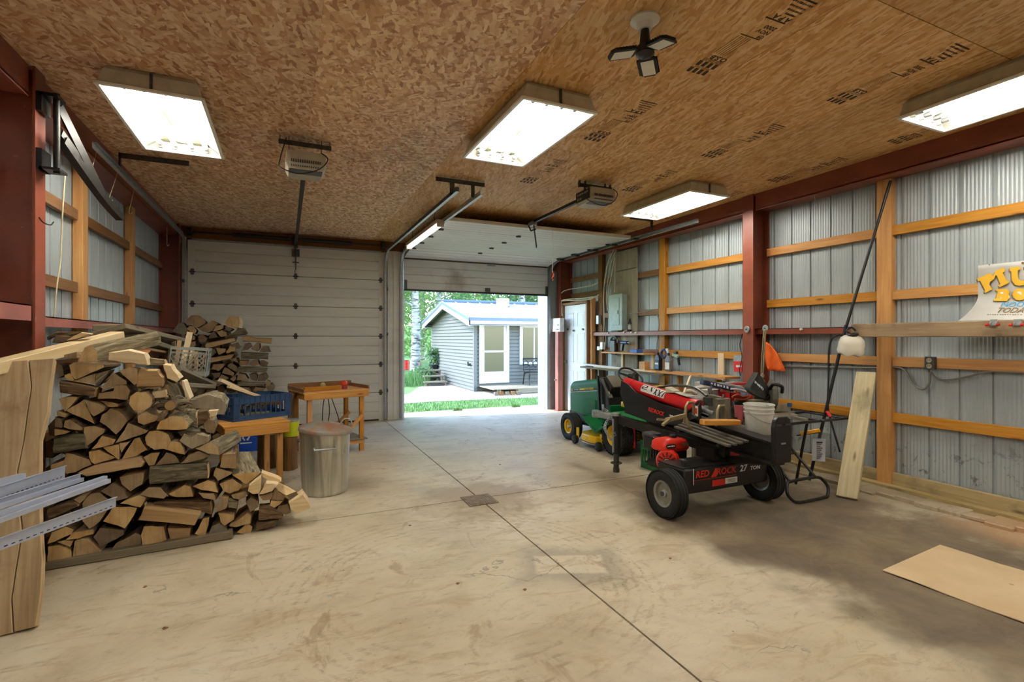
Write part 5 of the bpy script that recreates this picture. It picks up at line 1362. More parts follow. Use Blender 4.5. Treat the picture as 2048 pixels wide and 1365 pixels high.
MB().cyl(sgp((545, 205), .004), sgp((545, 205), .008), .004, n=8).build('nail_head', M['galv_dk'], sg); MB().cyl(sgp((1002, 180), .004), sgp((1002, 180), .01), .008, n=8).build('nail_head', M['pine_dk'], sg)
# red tool holders on the timber rail
for px, lb in ((1988, 'red and chrome spring tool holder on the timber rail, left of two'), (2036, 'red and chrome spring tool holder on the timber rail, right of two')):
    c = onX(px, 647, 5.06); t = thing('tool_holder', lb, 'tool holder', 'red spring tool holders on the timber rail')
    M.setdefault('redpl', plain('red_plastic', 'd92a20', .4))
    MB().b2(c.x-.006, c.x+.003, c.y-.022, c.y+.022, c.z-.02, c.z+.03).build('plate', M['galv'], t)
    for s in (-1, 1): MB().cyl((c.x-.025, c.y+s*.024, c.z-.012), (c.x-.025, c.y+s*.042, c.z-.012), .011, n=10).build('roller', M['redpl'], t)
    m = MB(); m.tube([(c.x-.005, c.y-.02, c.z+.01), (c.x-.025, c.y-.018, c.z-.012), (c.x-.025, c.y+.018, c.z-.012), (c.x-.005, c.y+.02, c.z+.01)], .004, 6); m.build('spring_wire', M['galv'], t)
# outlet box with conduit
t = thing('outlet_box', 'grey double outlet box with looping conduit on the right wall girt', 'outlet')
c = onX(1857, 727, 5.25)
MB().b2(5.262, 5.30, c.y-.04, c.y+.04, c.z-.058, c.z+.058).build('box', M['galv_dk'], t, .004)
for s in (-1, 1):
    rc = MB().cyl((5.256, c.y, c.z+s*.026), (5.263, c.y, c.z+s*.026), .021, n=16).build('receptacle', M['cream'], t)
    for q in (-1, 1): MB().b2(5.2545, 5.256, c.y+q*.008-.002, c.y+q*.008+.002, c.z+s*.026-.004, c.z+s*.026+.006).build('slot', M['black'], rc)
M['conduit'] = plain('grey_conduit', '84847c', .45, .4)
cw = 5.31
pts = [onX(1563, 733, cw), onX(1750, 736, cw), onX(1792, 735, cw), onX(1810, 742, cw), onX(1826, 768, cw), onX(1845, 779, cw), onX(1858, 768, cw), onX(1860, 745, cw-.02)]
MB().tube(spline(pts, 6), .009, 8).build('conduit', M['conduit'], t)
pts = [onX(1862, 745, cw-.02), onX(1873, 757, cw), onX(1895, 761, cw), onX(1940, 753, cw), onX(1975, 744, cw), onX(2060, 746, cw), (cw, .4, onX(2060, 747, cw).z)]
MB().tube(spline(pts, 6), .009, 8).build('conduit', M['conduit'], t)
# leaning board
b0 = onZ(1694, 999, 0); tp = onX(1733, 746, 5.17)
bar('leaning_board', b0+Vector((0, .0, .012)), tp, .165, .04, M['greylumber2'] if 'greylumber2' in M else M['greylumber'], None, .003, yax=(.25, -1, 0), label='dusty pale board leaning against the right wall stud', cat='board')
# black pole leaning in the stud corner, with white jug lashed to the rail
pole = thing('leaning_pole', 'long thin black pole leaning from floor to eave by the stud', 'pole')
pa, pb = onX(1781, 362, 5.24), onX(1692, 655, 5.02); pcx = onX(1645, 850, 4.86); 
MB().tube([pa, pb], .013, 10).build('upper_tube', M['black'], pole); MB().tube([pb+Vector((0, 0, .02)), pcx, pcx+(pcx-pb)*.58], .015, 10).build('lower_tube', M['black'], pole)
hz = thing('hose_loop', 'black hose looping down from the white jug along the pole', 'hose')
MB().tube(spline([onX(1690, 672, 4.98), onX(1672, 672, 4.95), onX(1659, 692, 4.93), onX(1657, 760, 4.90), onX(1656, 815, 4.88), onX(1664, 850, 4.88), onX(1680, 905, 4.88)], 6), .009, 8).build('hose', M['black'], hz)
MB().tube([onX(1654, 823, 4.87), onX(1661, 834, 4.87)], .016, 8).build('red_grip', M['redpl'], hz)
jg = thing('plastic_jug', 'cut off white plastic jug hanging at the end of the timber rail', 'jug')
def m_jug():
    m = NM('milky_plastic'); m.b.inputs['Subsurface Weight'].default_value = .4; m.b.inputs['Subsurface Radius'].default_value = (.03, .03, .02); return m.done(lin('efeadb'), .35)
M['jug'] = m_jug(); c = onX(1706, 672, 4.95)
m = MB(); prof = [(.035, .0), (.075, -.008), (.102, -.035), (.112, -.075), (.112, -.12), (.117, -.15), (.105, -.175), (.07, -.182), (.001, -.175)]
k0 = len(m.v); m.lathe(prof, c, (0, 0, 1), 28)
for i, v in enumerate(m.v):
    a = math.atan2(v.y-c.y, v.x-c.x); f = 1-.08*abs(math.sin(2*a))**3; ring = i//28
    v.x = c.x+(v.x-c.x)*f; v.y = c.y+(v.y-c.y)*f
    if 5 <= ring: v.z += .012*math.sin(5*a)
R = Euler((.22, -.1, 0)).to_matrix(); m.v = [R@(v-c)+c for v in m.v]
m.build('jug_body', M['jug'], jg)
m = MB(); m.tube(arc(c+Vector((0, 0, .01)), (1, 0, .2), (0, 1, 0), .035, 0, 6.283, 14), .014, 8, closed=True); m.tube(spline([c+Vector((0, .03, .02)), c+Vector((0, .06, .05)), c+Vector((.02, .03, .08)), c+Vector((.02, -.01, .05))], 5), .010, 7); m.build('strap', M['black'], jg)
# things hung on the red column
def pulley(px, py, label):
    c = onX(px, py, 5.06); t = thing('steel_disc', label, 'steel disc', 'steel discs on the red girt')
    MB().lathe([(.001, -.01), (.034, -.01), (.04, -.004), (.034, .004), (.001, .004)], c, (1, 0, 0), 18).build('disc', M['galv'], t)
    MB().cyl(c-Vector((.02, 0, 0)), c, .008, n=8).build('bolt', M['galv_dk'], t)
pulley(1494, 659, 'round grey steel disc hung on the red column, left of two'); pulley(1531, 657, 'round grey steel disc beside the red column, right of two')
M['rope'] = plain('old_rope', '8f8467', .85)
rp = thing('rope_hank', 'old rope hanging down the red column beside the orange cloth', 'rope')
c1 = 5.05
MB().tube(spline([onX(1531, 660, c1), onX(1529, 700, c1), onX(1526, 745, c1), onX(1524, 765, c1), onX(1522, 778, c1)], 6), .008, 7).build('strand', M['rope'], rp); MB().tube(spline([onX(1528, 662, c1), onX(1524, 715, c1), onX(1523, 752, c1), onX(1529, 765, c1), onX(1525, 776, c1)], 6), .008, 7).build('strand', M['rope'], rp)
MB().lathe([(.001, -.03), (.02, -.02), (.024, 0), (.018, .02), (.001, .03)], onX(1525, 752, c1), (0, 0, 1), 10).build('knot', M['rope'], rp)
oc = thing('orange_cloth', 'bright orange cloth hanging on the wall right of the column', 'cloth')
q = [[(1531, 684), (1536, 686), (1541, 690), (1546, 696)], [(1528, 705), (1538, 704), (1548, 706), (1555, 708)], [(1531, 725), (1543, 722), (1556, 722), (1563, 724)], [(1536, 741), (1548, 742), (1560, 743), (1572, 743)]]
m = MB(); n = 10
def bil(u, v):
    i = min(int(v*3), 2); f = v*3-i; j = min(int(u*3), 2); g = u*3-j
    a = Vector(q[i][j]).lerp(Vector(q[i][j+1]), g); b = Vector(q[i+1][j]).lerp(Vector(q[i+1][j+1]), g); return a.lerp(b, f)
for i in range(n+1):
    for j in range(n+1):
        p = bil(j/n, i/n); m.v.append(onX(p.x, p.y, 5.22-.03*math.sin(j/n*9+i*.2)*(i/n)-.01))
for i in range(n):
    for j in range(n): k = i*(n+1)+j; m.f.append([k, k+1, k+n+2, k+n+1]); m.m.append(0); m.s.append(True)
o = m.build('fabric', plain('orange_fabric', 'ee6a1f', .8), oc); md = o.modifiers.new('thick', 'SOLIDIFY'); md.thickness = .005
rc = thing('hang_pack', 'red retail hang pack with white print on the wall left of the column', 'hang pack')
p = [onX(1469, 723, 5.28), onX(1486, 723, 5.28), onX(1486, 744, 5.28), onX(1470, 744, 5.28)]
MB().prism(p, (-.02, 0, 0)).build('pack', M['redpl'], rc, .002); p = [onX(1468, 711, 5.285), onX(1486, 711, 5.285), onX(1486, 723, 5.285), onX(1468, 723, 5.285)]; MB().prism(p, (-.006, 0, 0)).build('header_card', M['galv'], rc)
MB().prism([onX(1472, 731, 5.257), onX(1483, 731, 5.257), onX(1483, 735, 5.257), onX(1472, 735, 5.257)], (-.001, 0, 0)).build('print', M['wht'], rc)
MB().tube(spline([onX(1485, 668, 5.05), onX(1480, 690, 5.06), onX(1484, 715, 5.06), onX(1479, 740, 5.1), onX(1481, 752, 5.1)], 6), .005, 6).build('wire_lead', M['black'], None, label='thin black wire dangling down the left edge of the red column', cat='wire')
MB().tube(spline([onX(1632, 345, 5.14), onX(1629, 380, 5.14), onX(1631, 405, 5.14), onX(1634, 412, 5.13), onX(1636, 404, 5.13)], 5), .004, 6).build('wire_hook', M['galv'], None, label='long wire hook hanging from the right eave beam', cat='hook')
# bolts along the steel girt
for px, py in ((1176, 667), (1183, 667), (1217, 667), (1249, 665), (1264, 665), (1273, 666), (1604, 659)):
    c = onX(px, py, 5.19); MB().cyl(c-Vector((.025, 0, 0)), c, .013, n=8).build('bolt', M['pan'], wr)
# vertical scrap boards below the steel girt
bar('wall_cleat', onX(1443, 707, 5.30), onX(1443, 762, 5.30), .10, .03, M['pale'], wr, yax=(0, 1, 0))
# ---- electrical corner
py_ = thing('plywood_backer', 'tall grey plywood backer sheet behind the electrical panel', 'plywood')
bar('sheet_upper', (5.285, 7.08, 2.62), (5.285, 7.08, 2.95), .72, .018, M['ply'], py_, yax=(0, 1, 0)); bar('sheet', (5.285, 7.08, .95), (5.285, 7.08, 2.61), .72, .018, M['ply'], py_, yax=(0, 1, 0))
ep = thing('electrical_panel', 'grey green breaker panel mounted on the plywood backer', 'electrical panel')
M['panelg'] = plain('panel_grey', '8ea39d', .45)
a, b = onX(1217, 592, 5.15), onX(1242, 655, 5.15); y1_, y0_ = a.y, b.y; z1_, z0_ = a.z, b.z-.04
MB().b2(5.17, 5.275, y0_, y1_, z0_, z1_).build('box', M['panelg'], ep, .004); MB().b2(5.16, 5.17, y0_-.012, y1_+.012, z0_-.012, z1_+.012).build('cover', M['panelg'], ep, .003)
dr = MB().b2(5.152, 5.16, y0_+.06, y1_-.08, z0_+.08, z1_-.05).build('door', M['panelg'], ep, .003); MB().b2(5.145, 5.152, y0_+.08, y0_+.10, (z0_+z1_)/2-.03, (z0_+z1_)/2+.03).build('latch', M['galv_dk'], dr)
cb = thing('control_box', 'white four switch control box on the steel post by the door', 'control box')
a = onX(1102, 640, 4.98); b = onX(1120, 662, 4.98)
MB().b2(4.95, 5.05, b.y-.05, a.y+.05, b.z-.02, a.z+.02).build('box', M['white'], cb, .004)
for k in range(2):
    z = b.z+.03+k*.085
    pl = MB().b2(4.944, 4.95, b.y-.03, b.y+.10, z-.03, z+.03).build('switch_plate', M['pan'], cb, .002)
    for s in range(3 if k == 0 else 2): MB().b2(4.936, 4.944, b.y-.01+s*.035, b.y+.002+s*.035, z-.01, z+.01).build('toggle', M['black'], pl)
st_ = thing('steel_post', 'faded pink red steel post standing beside the white side door', 'post')
MB().b2(4.95, 5.05, 8.78, 8.90, 0, b.z-.02).build('tube', M['pink'], st_, .004); MB().b2(4.92, 5.08, 8.75, 8.93, 0, .012).build('foot_plate', M['pink'], st_); MB().cyl((4.90, 8.84, .62), (4.95, 8.84, .62), .012, n=8).build('bolt', M['galv'], st_)
bar('girt_post', (5.19, 8.0, 0), (5.19, 8.0, 1.56), .06, .07, M['red'], wr)
# cables around the panel and door
M['cable'] = plain('cream_cable', 'c9c2ac', .6)
cs = thing('cable_run', 'bundle of cream cables dropping past the electrical panel', 'cables')
for k, pl in enumerate(([(1228, 500), (1216, 530), (1208, 580), (1209, 640), (1211, 675), (1209, 700)], [(1230, 505), (1219, 540), (1213, 590), (1214, 610), (1222, 628)], [(1232, 500), (1224, 545), (1216, 590), (1216, 620), (1224, 634)], [(1227, 502), (1213, 535), (1207, 590), (1207, 650), (1206, 690)], [(1230, 515), (1230, 560), (1229, 585)])):
    MB().tube(spline([onX(px, py, 5.20) for px, py in pl], 6), .008, 6).build('cable', M['cable'], cs)
cd = thing('cable_run', 'cream cables looping over the white side door frame', 'cables')
for k, pl in enumerate(([(1123, 632), (1122, 600), (1122, 588), (1135, 580), (1180, 572), (1196, 565)], [(1125, 632), (1123, 607), (1128, 600), (1165, 597), (1185, 594), (1196, 600)], [(1121, 632), (1121, 606), (1127, 602), (1160, 601), (1182, 598), (1197, 590)])):
    MB().tube(spline([onX(px, py, 5.10) for px, py in pl], 6), .008, 6).build('cable', M['cable'], cd)
ce_ = thing('cable_run', 'single cable arching from plywood to stud and down to the shelf', 'cables')
MB().tube(spline([onX(px, py, 5.22) for px, py in ((1258, 628), (1285, 625), (1303, 620), (1314, 628), (1318, 650), (1314, 690), (1312, 726))], 6), .008, 6).build('cable', M['conduit'], ce_)
# switches on the stud
for (px, py, hh, lb) in ((1198, 640, .16, 'small grey switch box on the stud, upper'), (1206, 692, .13, 'white receptacle plate on the stud below the girt'), (1200, 697, .07, 'small white plate low on the stud')):
    c = onX(px, py, 5.25); MB().b2(c.x-.04, c.x+.02, c.y-.04, c.y+.04, c.z-hh/2, c.z+hh/2).build('switch_box', M['pan'] if hh < .15 else M['galv'], None, .003, label=lb, cat='switch box')
# bottles on the steel girt
def bottle(name, px, py, X, r, h, body, cap, label, cat='bottle', lab=None):
    c = onX(px, py, X); t = thing(name, label, cat)
    MB().lathe([(.001, 0), (r*.9, 0), (r, .008), (r, h*.62), (r*.85, h*.72), (r*.4, h*.8), (r*.38, h*.86), (.001, h*.86)], c, (0, 0, 1), 16).build('body', body, t)
    MB().lathe([(r*.46, h*.84), (r*.46, h*.97), (r*.3, h), (.001, h)], c, (0, 0, 1), 12).build('cap', cap, t)
    if lab: MB().lathe([(r*1.02, h*.15), (r*1.02, h*.55)], c, (0, 0, 1), 16).build('label_wrap', lab, t)
    return t
bx = 5.27
def shelf_z(px, X, z): d = ray(px, 600); t = X/d.x; return (px, HORIZ-(z-CAMH)/t*FPX)
M['yb'] = plain('yellow_black', 'd8b520', .4)
bottle('flashlight', *shelf_z(1239, bx, 1.566), bx, .045, .21, M['yb'], M['yb'], 'yellow and black flashlight standing on the red girt', 'flashlight', M['black'])
bottle('spray_can', *shelf_z(1251, bx, 1.566), bx, .035, .22, M['pan'], M['pan'], 'white spray can standing on the red girt, middle of three', 'spray can', M['sbl'])
bottle('glue_bottle', *shelf_z(1260, bx, 1.566), bx, .036, .21, M['black'], M['black'], 'dark bottle with pale label on the red girt, right of three', 'bottle', M['galv'])
# ---- shelves
us = thing('wall_shelf', 'short amber wall shelf under the electrical panel', 'shelf')
bar('shelf_board', (5.16, 7.4, 1.205), (5.16, 6.25, 1.205), .26, .025, M['pine'], us)
for y in (6.32, 7.1): bar('bracket', (5.27, y, 1.19), (5.27, y, .95), .04, .06, M['pale'], us)
ls = thing('wall_bench', 'long narrow bench shelf along the right wall with bottles on it', 'bench')
bar('bench_board', (5.08, 7.9, .925), (5.08, 5.75, .925), .34, .03, M['weath'], ls); bar('bench_board', (5.10, 6.4, .955), (5.10, 4.62, .955), .26, .03, M['pine'], ls)
for y in (7.6, 6.6, 5.6, 4.9): bar('bench_leg', (5.15, y, 0), (5.15, y, .91), .09, .04, M['weath'] if y > 6 else M['pine'], ls)
bar('scrap_trim', (4.98, 7.9, .975), (4.98, 6.15, .955), .06, .03, M['white'], None, label='long white painted trim piece lying on the wall bench', cat='trim')
bar('scrap_lath', (5.0, 7.5, .95), (4.96, 5.9, .955), .12, .018, M['pale'], None, label='pale laths lying along the wall bench', cat='lath')
m = MB(); c = onX(1292, 745, 5.08); bar('wood_offcut', (5.05, c.y-.07, 1.03), (5.05, c.y+.07, 1.03), .1, .12, M['pine'], None, label='amber wood offcut block standing on the wall bench', cat='wood block')
def oil(px, label, body, capm, labm):
    d = ray(px, 700); X = 5.08; y = d.y*X/d.x; t = thing('oil_bottle', label, 'bottle', 'oil bottles on the wall bench')
    m = MB(); m.b2(X-.035, X+.035, y-.055, y+.055, .972, 1.135); o = m.build('body', body, t, .016, seg=2)
    m = MB(); vs = [(X-.035, y-.055, 1.13), (X+.035, y-.055, 1.13), (X+.035, y+.055, 1.13), (X-.035, y+.055, 1.13), (X-.018, y-.01, 1.20), (X+.018, y-.01, 1.20), (X+.018, y+.03, 1.20), (X-.018, y+.03, 1.20)]
    m.add(vs, [(0, 1, 5, 4), (1, 2, 6, 5), (2, 3, 7, 6), (3, 0, 4, 7), (4, 5, 6, 7)]); m.build('shoulder', body, t)
    MB().cyl((X, y+.01, 1.195), (X, y+.01, 1.235), .02, n=12).build('cap', capm, t); MB().b2(X-.0365, X-.035, y-.042, y+.042, 1.0, 1.10).build('label_patch', labm, t)
    MB().b2(X-.0372, X-.0365, y-.036, y+.036, 1.06, 1.085).build('print_band', M['pan'], t)
oil(1317, 'black motor oil bottle with blue label on the wall bench', M['black'], M['black'], plain('oil_label_blue', '3a6a9a', .4)); oil(1338, 'grey motor oil bottle with white label on the wall bench', plain('oil_grey', '6d6a64', .4), M['black'], M['pan'])
MB().b2(5.05, 5.17, 6.45, 6.62, 1.218, 1.275).build('blue_box', plain('blue_carton', '3a62b5', .5), None, .003, label='small blue carton on the short wall shelf', cat='carton')
hp_ = thing('meter_case', 'black tool holster hanging below the electrical panel', 'holster'); a = onX(1226, 690, 5.22)
MB().b2(5.19, 5.27, a.y-.10, a.y+.06, a.z-.17, a.z+.09).build('case', M['black'], hp_, .02); MB().tube(arc((5.23, a.y-.02, a.z+.05), (0, 1, 0), (0, 0, 1), .10, -.2, 3.3, 10), .02, 8).build('handle', M['galv_dk'], hp_)
dr_ = thing('power_drill', 'blue grey pistol drill hung on the plywood backer', 'drill'); a = onX(1250, 686, 5.2)
MB().cyl(a+Vector((0, .09, 0)), a-Vector((0, .07, 0)), .03, n=12).build('body', M['sbl2'] if 'sbl2' in M else M['blue'], dr_); MB().obar(a+Vector((0, .06, -.01)), a+Vector((0, .09, -.13)), .04, .045).build('grip', M['black'], dr_); MB().cyl(a-Vector((0, .07, 0)), a-Vector((0, .11, 0)), .015, n=10).build('chuck', M['galv'], dr_)
sp_ = thing('spray_trigger', 'pale green trigger sprayer head hung on the girt beside the oil', 'spray gun'); a = onX(1352, 714, 5.2)
MB().obar(a+Vector((0, .06, .03)), a+Vector((0, -.05, -.0)), .05, .05).build('head', plain('pale_green', '9fb8a4', .4), sp_, .008); MB().obar(a+Vector((0, -.04, -.01)), a+Vector((0, -.07, -.12)), .02, .028).build('nozzle_grip', M['black'], sp_); MB().obar(a+Vector((0, .03, .05)), a+Vector((0, -.02, .06)), .045, .03).build('cap', M['black'], sp_)
gl = thing('tape_hank', 'dark blue tape hank hung above the oil bottles', 'tape'); a = onX(1328, 708, 5.22)
MB().tube(arc(a, (0, 1, 0), (0, 0, 1), .06, 0, 6.283, 18), .018, 8, closed=True).build('coil', M['blue'], gl); MB().b2(a.x-.01, a.x+.01, a.y-.09, a.y-.045, a.z-.05, a.z+.08).build('card', M['white'], gl)
# ---- cardboard sheet
cp = [onZ(1765, 1143, .002), onZ(1880, 1093, .002)]
e = cp[1]-cp[0]; L_ = onZ(2048, 1248, .002)-cp[0]; L_ = L_.normalized()*1.25
def m_card():
    m = NM('cardboard'); P = m.coord('World'); n = m.noise(P, 3, 5); col = m.ramp(n, [(.3, lin('cdb28c')), (.7, lin('dcc49f'))]); vo = m.n('TexVoronoi', {'Vector': P, 'Scale': 6.0}); col = m.mix(m.maprange(vo.outputs['Distance'], .09, .05, 0, .5), col, lin('8a6a45')); return m.done(col, .8)
n = 8; m = MB(); rr = random.Random(4); top = []
for i in range(n+1):
    for s in (0, 1): top.append(cp[0]+L_*(i/n)+e*s+Vector((0, 0, .004+.004*math.sin(i*1.7+s)+.003)))
m.v = top+[v-Vector((0, 0, .005)) for v in top]; K = len(top)
for i in range(n):
    m.f += [[2*i, 2*i+1, 2*i+3, 2*i+2], [K+2*i+2, K+2*i+3, K+2*i+1, K+2*i], [2*i, 2*i+2, K+2*i+2, K+2*i], [2*i+3, 2*i+1, K+2*i+1, K+2*i+3]]
m.f += [[1, 0, K, K+1], [2*n, 2*n+1, K+2*n+1, K+2*n]]; m.m = [0]*len(m.f); m.s = [False]*len(m.f)
o = m.build('cardboard_sheet', m_card(), None, label='flat tan cardboard sheet lying on the dark stained floor', cat='cardboard')
bm = bmesh.new(); bm.from_mesh(o.data); bmesh.ops.recalc_face_normals(bm, faces=bm.faces); bm.to_mesh(o.data); bm.free()
# ---- floor drain
dn = thing('floor_drain', 'square rusty steel drain cover where the floor joints cross', 'drain')
c4 = [onZ(918, 995), onZ(954, 1016), onZ(988, 1003), onZ(955, 989)]
M['drain'] = plain('rusty_drain', '857868', .7, .4, .3, 20, .3)
cc = Vector((1.585, 4.24, 0)); MB().box(cc+Vector((0, 0, .004)), (.27, .27, .008)).build('frame', M['drain'], dn, .002); MB().box(cc+Vector((0, 0, .0095)), (.235, .235, .004)).build('cover', M['drain'], dn, .001)
m = MB()
for k in range(9): m.box(cc+Vector((-.1+k*.025, 0, .0122)), (.006, .2, .0016))
m.build('grate_ribs', M['drain'], dn, kind='stuff')
# floor crumbs
for k, (px, py) in enumerate(((915, 1168), (660, 1193), (820, 1052), (1000, 930), (1340, 1118), (290, 1175), (330, 1258), (1050, 1180))):
    c = onZ(px, py); rr = random.Random(k); m = MB(); m.lathe([(.001, 0), (.011, 0), (.009, .004), (.001, .006)], c, (0, 0, 1), 7)
    for v in m.v: v.x += rr.uniform(-.006, .006); v.y += rr.uniform(-.006, .006)
    m.build('wood_chip', M['pine_dk'] if k != 1 else M['galv'], None, label=['brown wood chip on the floor beside the long joint', 'pale square chip on the bare floor at left', 'tiny dark crumb between trash can and drain', 'tiny dark crumb on the bluish floor near the door', 'dark crumb right of the grey overspray frame', 'small brown chip before the woodpile, upper', 'small brown chip before the woodpile, lower', 'small brown crumb left of the overspray frame'][k], cat='debris', group='crumbs on the floor')
# ---------------------------------------------------------------- garden tractor
M['jdg'] = plain('tractor_green', '0d6432', .5, 0, .08, 6); M['jdg'].node_tree.nodes['Principled BSDF'].inputs['Specular IOR Level'].default_value = .25; M['jdy'] = plain('tractor_yellow', 'e3b91f', .38, 0, .1)
M['rim_grey'] = plain('grey_rim', '8d8a80', .45, .4)
def tyre(par, c, r, w, rim_r, rimmat, lug, name='wheel'):
    """wheel with axis along X; lug = 'turf', 'rib' or None"""
    c = Vector(c); t = MB(); h = w/2; s = r-rim_r
    prof = [(rim_r, -h*.72), (rim_r+s*.25, -h*.92), (rim_r+s*.6, -h), (r-s*.12, -h*.9), (r, -h*.62), (r, -h*.2), (r, h*.2), (r, h*.62), (r-s*.12, h*.9), (rim_r+s*.6, h), (rim_r+s*.25, h*.92), (rim_r, h*.72)]
    t.lathe(prof, c, (1, 0, 0), 40); wo = t.build(name, M['rubber'], par)
    m = MB()
    if lug == 'turf':
        n = 34
        for i in range(n):
            a = 6.283*i/n
            for k, xx in enumerate((-.36, -.12, .12, .36)):
                aa = a+(k % 2)*3.1416/n
                p = c+Vector((xx*w*1.05, math.cos(aa)*(r+.003), math.sin(aa)*(r+.003))); d = Vector((0, -math.sin(aa), math.cos(aa))); sd = Vector((1, 0, 0)); up = Vector((0, math.cos(aa), math.sin(aa)))
                q = (d*.9+sd*(.7 if k % 2 else -.7)).normalized()*.026
                m.obar(p-q, p+q, .016, .012, up=up)
        m.build('tread', M['rubber'], wo, kind='stuff')
    elif lug == 'rib':
        for xx in (-.42, -.16, .16, .42):
            m.lathe([(r-.004, xx*w-.008), (r+.005, xx*w-.007), (r+.005, xx*w+.007), (r-.004, xx*w+.008)], c, (1, 0, 0), 40)
        m.build('tread', M['rubber'], wo, kind='stuff')
    m = MB()
    m.lathe([(.02, -h*.30), (rim_r*.35, -h*.32), (rim_r*.55, -h*.18), (rim_r*.80, -h*.25), (rim_r*.86, -h*.66), (rim_r*1.02, -h*.80), (rim_r*1.04, -h*.72), (rim_r*.99, -h*.5), (rim_r*.99, h*.5), (rim_r*1.04, h*.72), (rim_r*1.02, h*.8), (rim_r*.86, h*.66), (rim_r*.80, h*.1), (.02, h*.1)], c, (1, 0, 0), 32)
    m.build('rim', rimmat, wo)
    m = MB(); m.lathe([(.001, -h*.75), (.018, -h*.75), (.028, -h*.62), (.032, -h*.3), (.04, -h*.28)], c, (1, 0, 0), 16); m.build('hub_cap', M['galv'], wo)
    return wo
tr = thing('garden_tractor', 'green and yellow ride on garden tractor parked before the white side door', 'tractor')
CX, CY = 4.16, 5.20
def T(x, y, z): return Vector((CX+x, CY+y, z))
for s in (-1, 1): tyre(tr, T(s*.36, 0, .237), .232, .235, .125, M['jdy'], 'turf', 'rear_wheel')
for s in (-1, 1): tyre(tr, T(s*.40, 1.08, .188), .184, .15, .10, M['jdy'], 'rib', 'front_wheel')
# hood: cross sections from nose to cowl
secs = [(1.40, .20, .40, .70, .05), (1.385, .235, .38, .77, .06), (1.33, .25, .37, .805, .07), (1.0, .255, .36, .85, .075), (.62, .26, .36, .90, .075)]
m = MB(); K = None
for (y, hw, z0, z1, r) in secs:
    ring = [(-hw, z0), (-hw, z1-r)]+[(-hw+r-r*math.cos(q), z1-r+r*math.sin(q)) for q in (.4, .8, 1.2, 1.57)]
    ring += [(-x, z) for x, z in ring[::-1]]
    K = len(ring); m.v += [T(x, y, z) for x, z in ring]
for i in range(len(secs)-1):
    for j in range(K-1): m.f.append([i*K+j, i*K+j+1, (i+1)*K+j+1, (i+1)*K+j]); m.m.append(0); m.s.append(True)
m.f.append(list(range(K))); m.m.append(0); m.s.append(False); m.f.append(list(range((len(secs)-1)*K, len(secs)*K))[::-1]); m.m.append(0); m.s.append(False)
hood = m.build('hood', M['jdg'], tr, ang=50)
bm = bmesh.new(); bm.from_mesh(hood.data); bmesh.ops.recalc_face_normals(bm, faces=bm.faces); bm.to_mesh(hood.data); bm.free()
for s in (-1,):
    xh = -.2585
    m = MB(); m.prism([T(xh-.001, 1.34, .655), T(xh-.004, .63, .745), T(xh-.004, .63, .775), T(xh-.001, 1.34, .685)], (-.002, 0, 0)); m.build('stripe_band', M['black'], hood)
    m = MB(); m.prism([T(xh-.002, 1.35, .636), T(xh-.005, .63, .728), T(xh-.005, .63, .736), T(xh-.002, 1.35, .644)], (-.002, 0, 0)); m.build('stripe_line', M['white'], hood)
    m = MB(); m.prism([T(xh-.003, 1.08, .695), T(xh-.005, .955, .711), T(xh-.005, .955, .735), T(xh-.003, 1.08, .719)], (-.002, 0, 0)); m.build('stripe_yellow', M['jdy'], hood)
    text('badge', 'JOHN DEERE', .042, M['jdy'], hood, frame(T(xh-.008, .945, .712), (0, -1, .126), (0, .126, 1)), .001, .0006, xs=.98)
    text('badge', '165', .040, M['jdy'], hood, frame(T(xh-.006, 1.32, .664), (0, -1, .126), (0, .126, 1)), .001, .0006); marks(hood, T(xh-.0075, 1.22, .684), T(xh-.0075, 1.10, .699), (0, 0, .012), M['white'], 6, 5)
m = MB(); m.prism([T(-.262, .98, .40), T(-.262, .66, .40), T(-.262, .66, .60), T(-.262, .93, .60)], (-.006, 0, 0)); pn = m.build('side_panel', M['jdg'], tr, .002)
for k in range(5): MB().b2(CX-.272, CX-.267, CY+.69, CY+.82, .43+k*.022, .438+k*.022).build('louvre', M['black'], pn)
m = MB(); m.b2(CX-.245, CX+.245, CY+.80, CY+1.40, .26, .375); m.build('grille_base', M['blacksteel'], tr, .01); MB().b2(CX-.252, CX-.247, CY+1.13, CY+1.19, .29, .34).build('decal', M['white'], tr)
# cowl, dash, wheel
m = MB(); m.prism([T(-.24, .62, .36), T(-.24, .62, .90), T(-.24, .50, .93), T(-.24, .34, .80), T(-.24, .40, .66), T(-.24, .36, .36)], (.48, 0, 0)); m.build('cowl', M['black'], tr, .012)
m = MB(); m.prism([T(-.20, .50, .932), T(-.20, .34, .803), T(.20, .34, .803), T(.20, .50, .932)], (0, .01, .012)); m.build('dash_panel', plain('dash_grey', '6b6558', .5), tr, .004)
m = MB(); m.prism([T(-.235, .38, .27), T(-.235, .62, .27), T(-.235, .62, .56), T(-.235, .36, .56)], (.47, 0, 0)); m.build('pedestal', M['jdg'], tr, .01)
MB().cyl(T(0, .40, .83), T(0, .25, .935), .02, n=10).build('steering_column', M['black'], tr)
ax = Vector((0, -.6, .75)).normalized(); u = Vector((1, 0, 0)); v = ax.cross(u); cc = T(0, .24, .945)
sw = MB().tube(arc(cc, u, v, .165, 0, 6.283, 28)[:-1], .014, 8, closed=True).build('steering_wheel', M['black'], tr)
m = MB(); m.cyl(cc-ax*.015, cc+ax*.015, .04, n=14)
for a in (.5, 2.64, 4.71): m.obar(cc, cc+(u*math.cos(a)+v*math.sin(a))*.16, .03, .012, up=ax)
m.build('spokes', M['black'], sw)
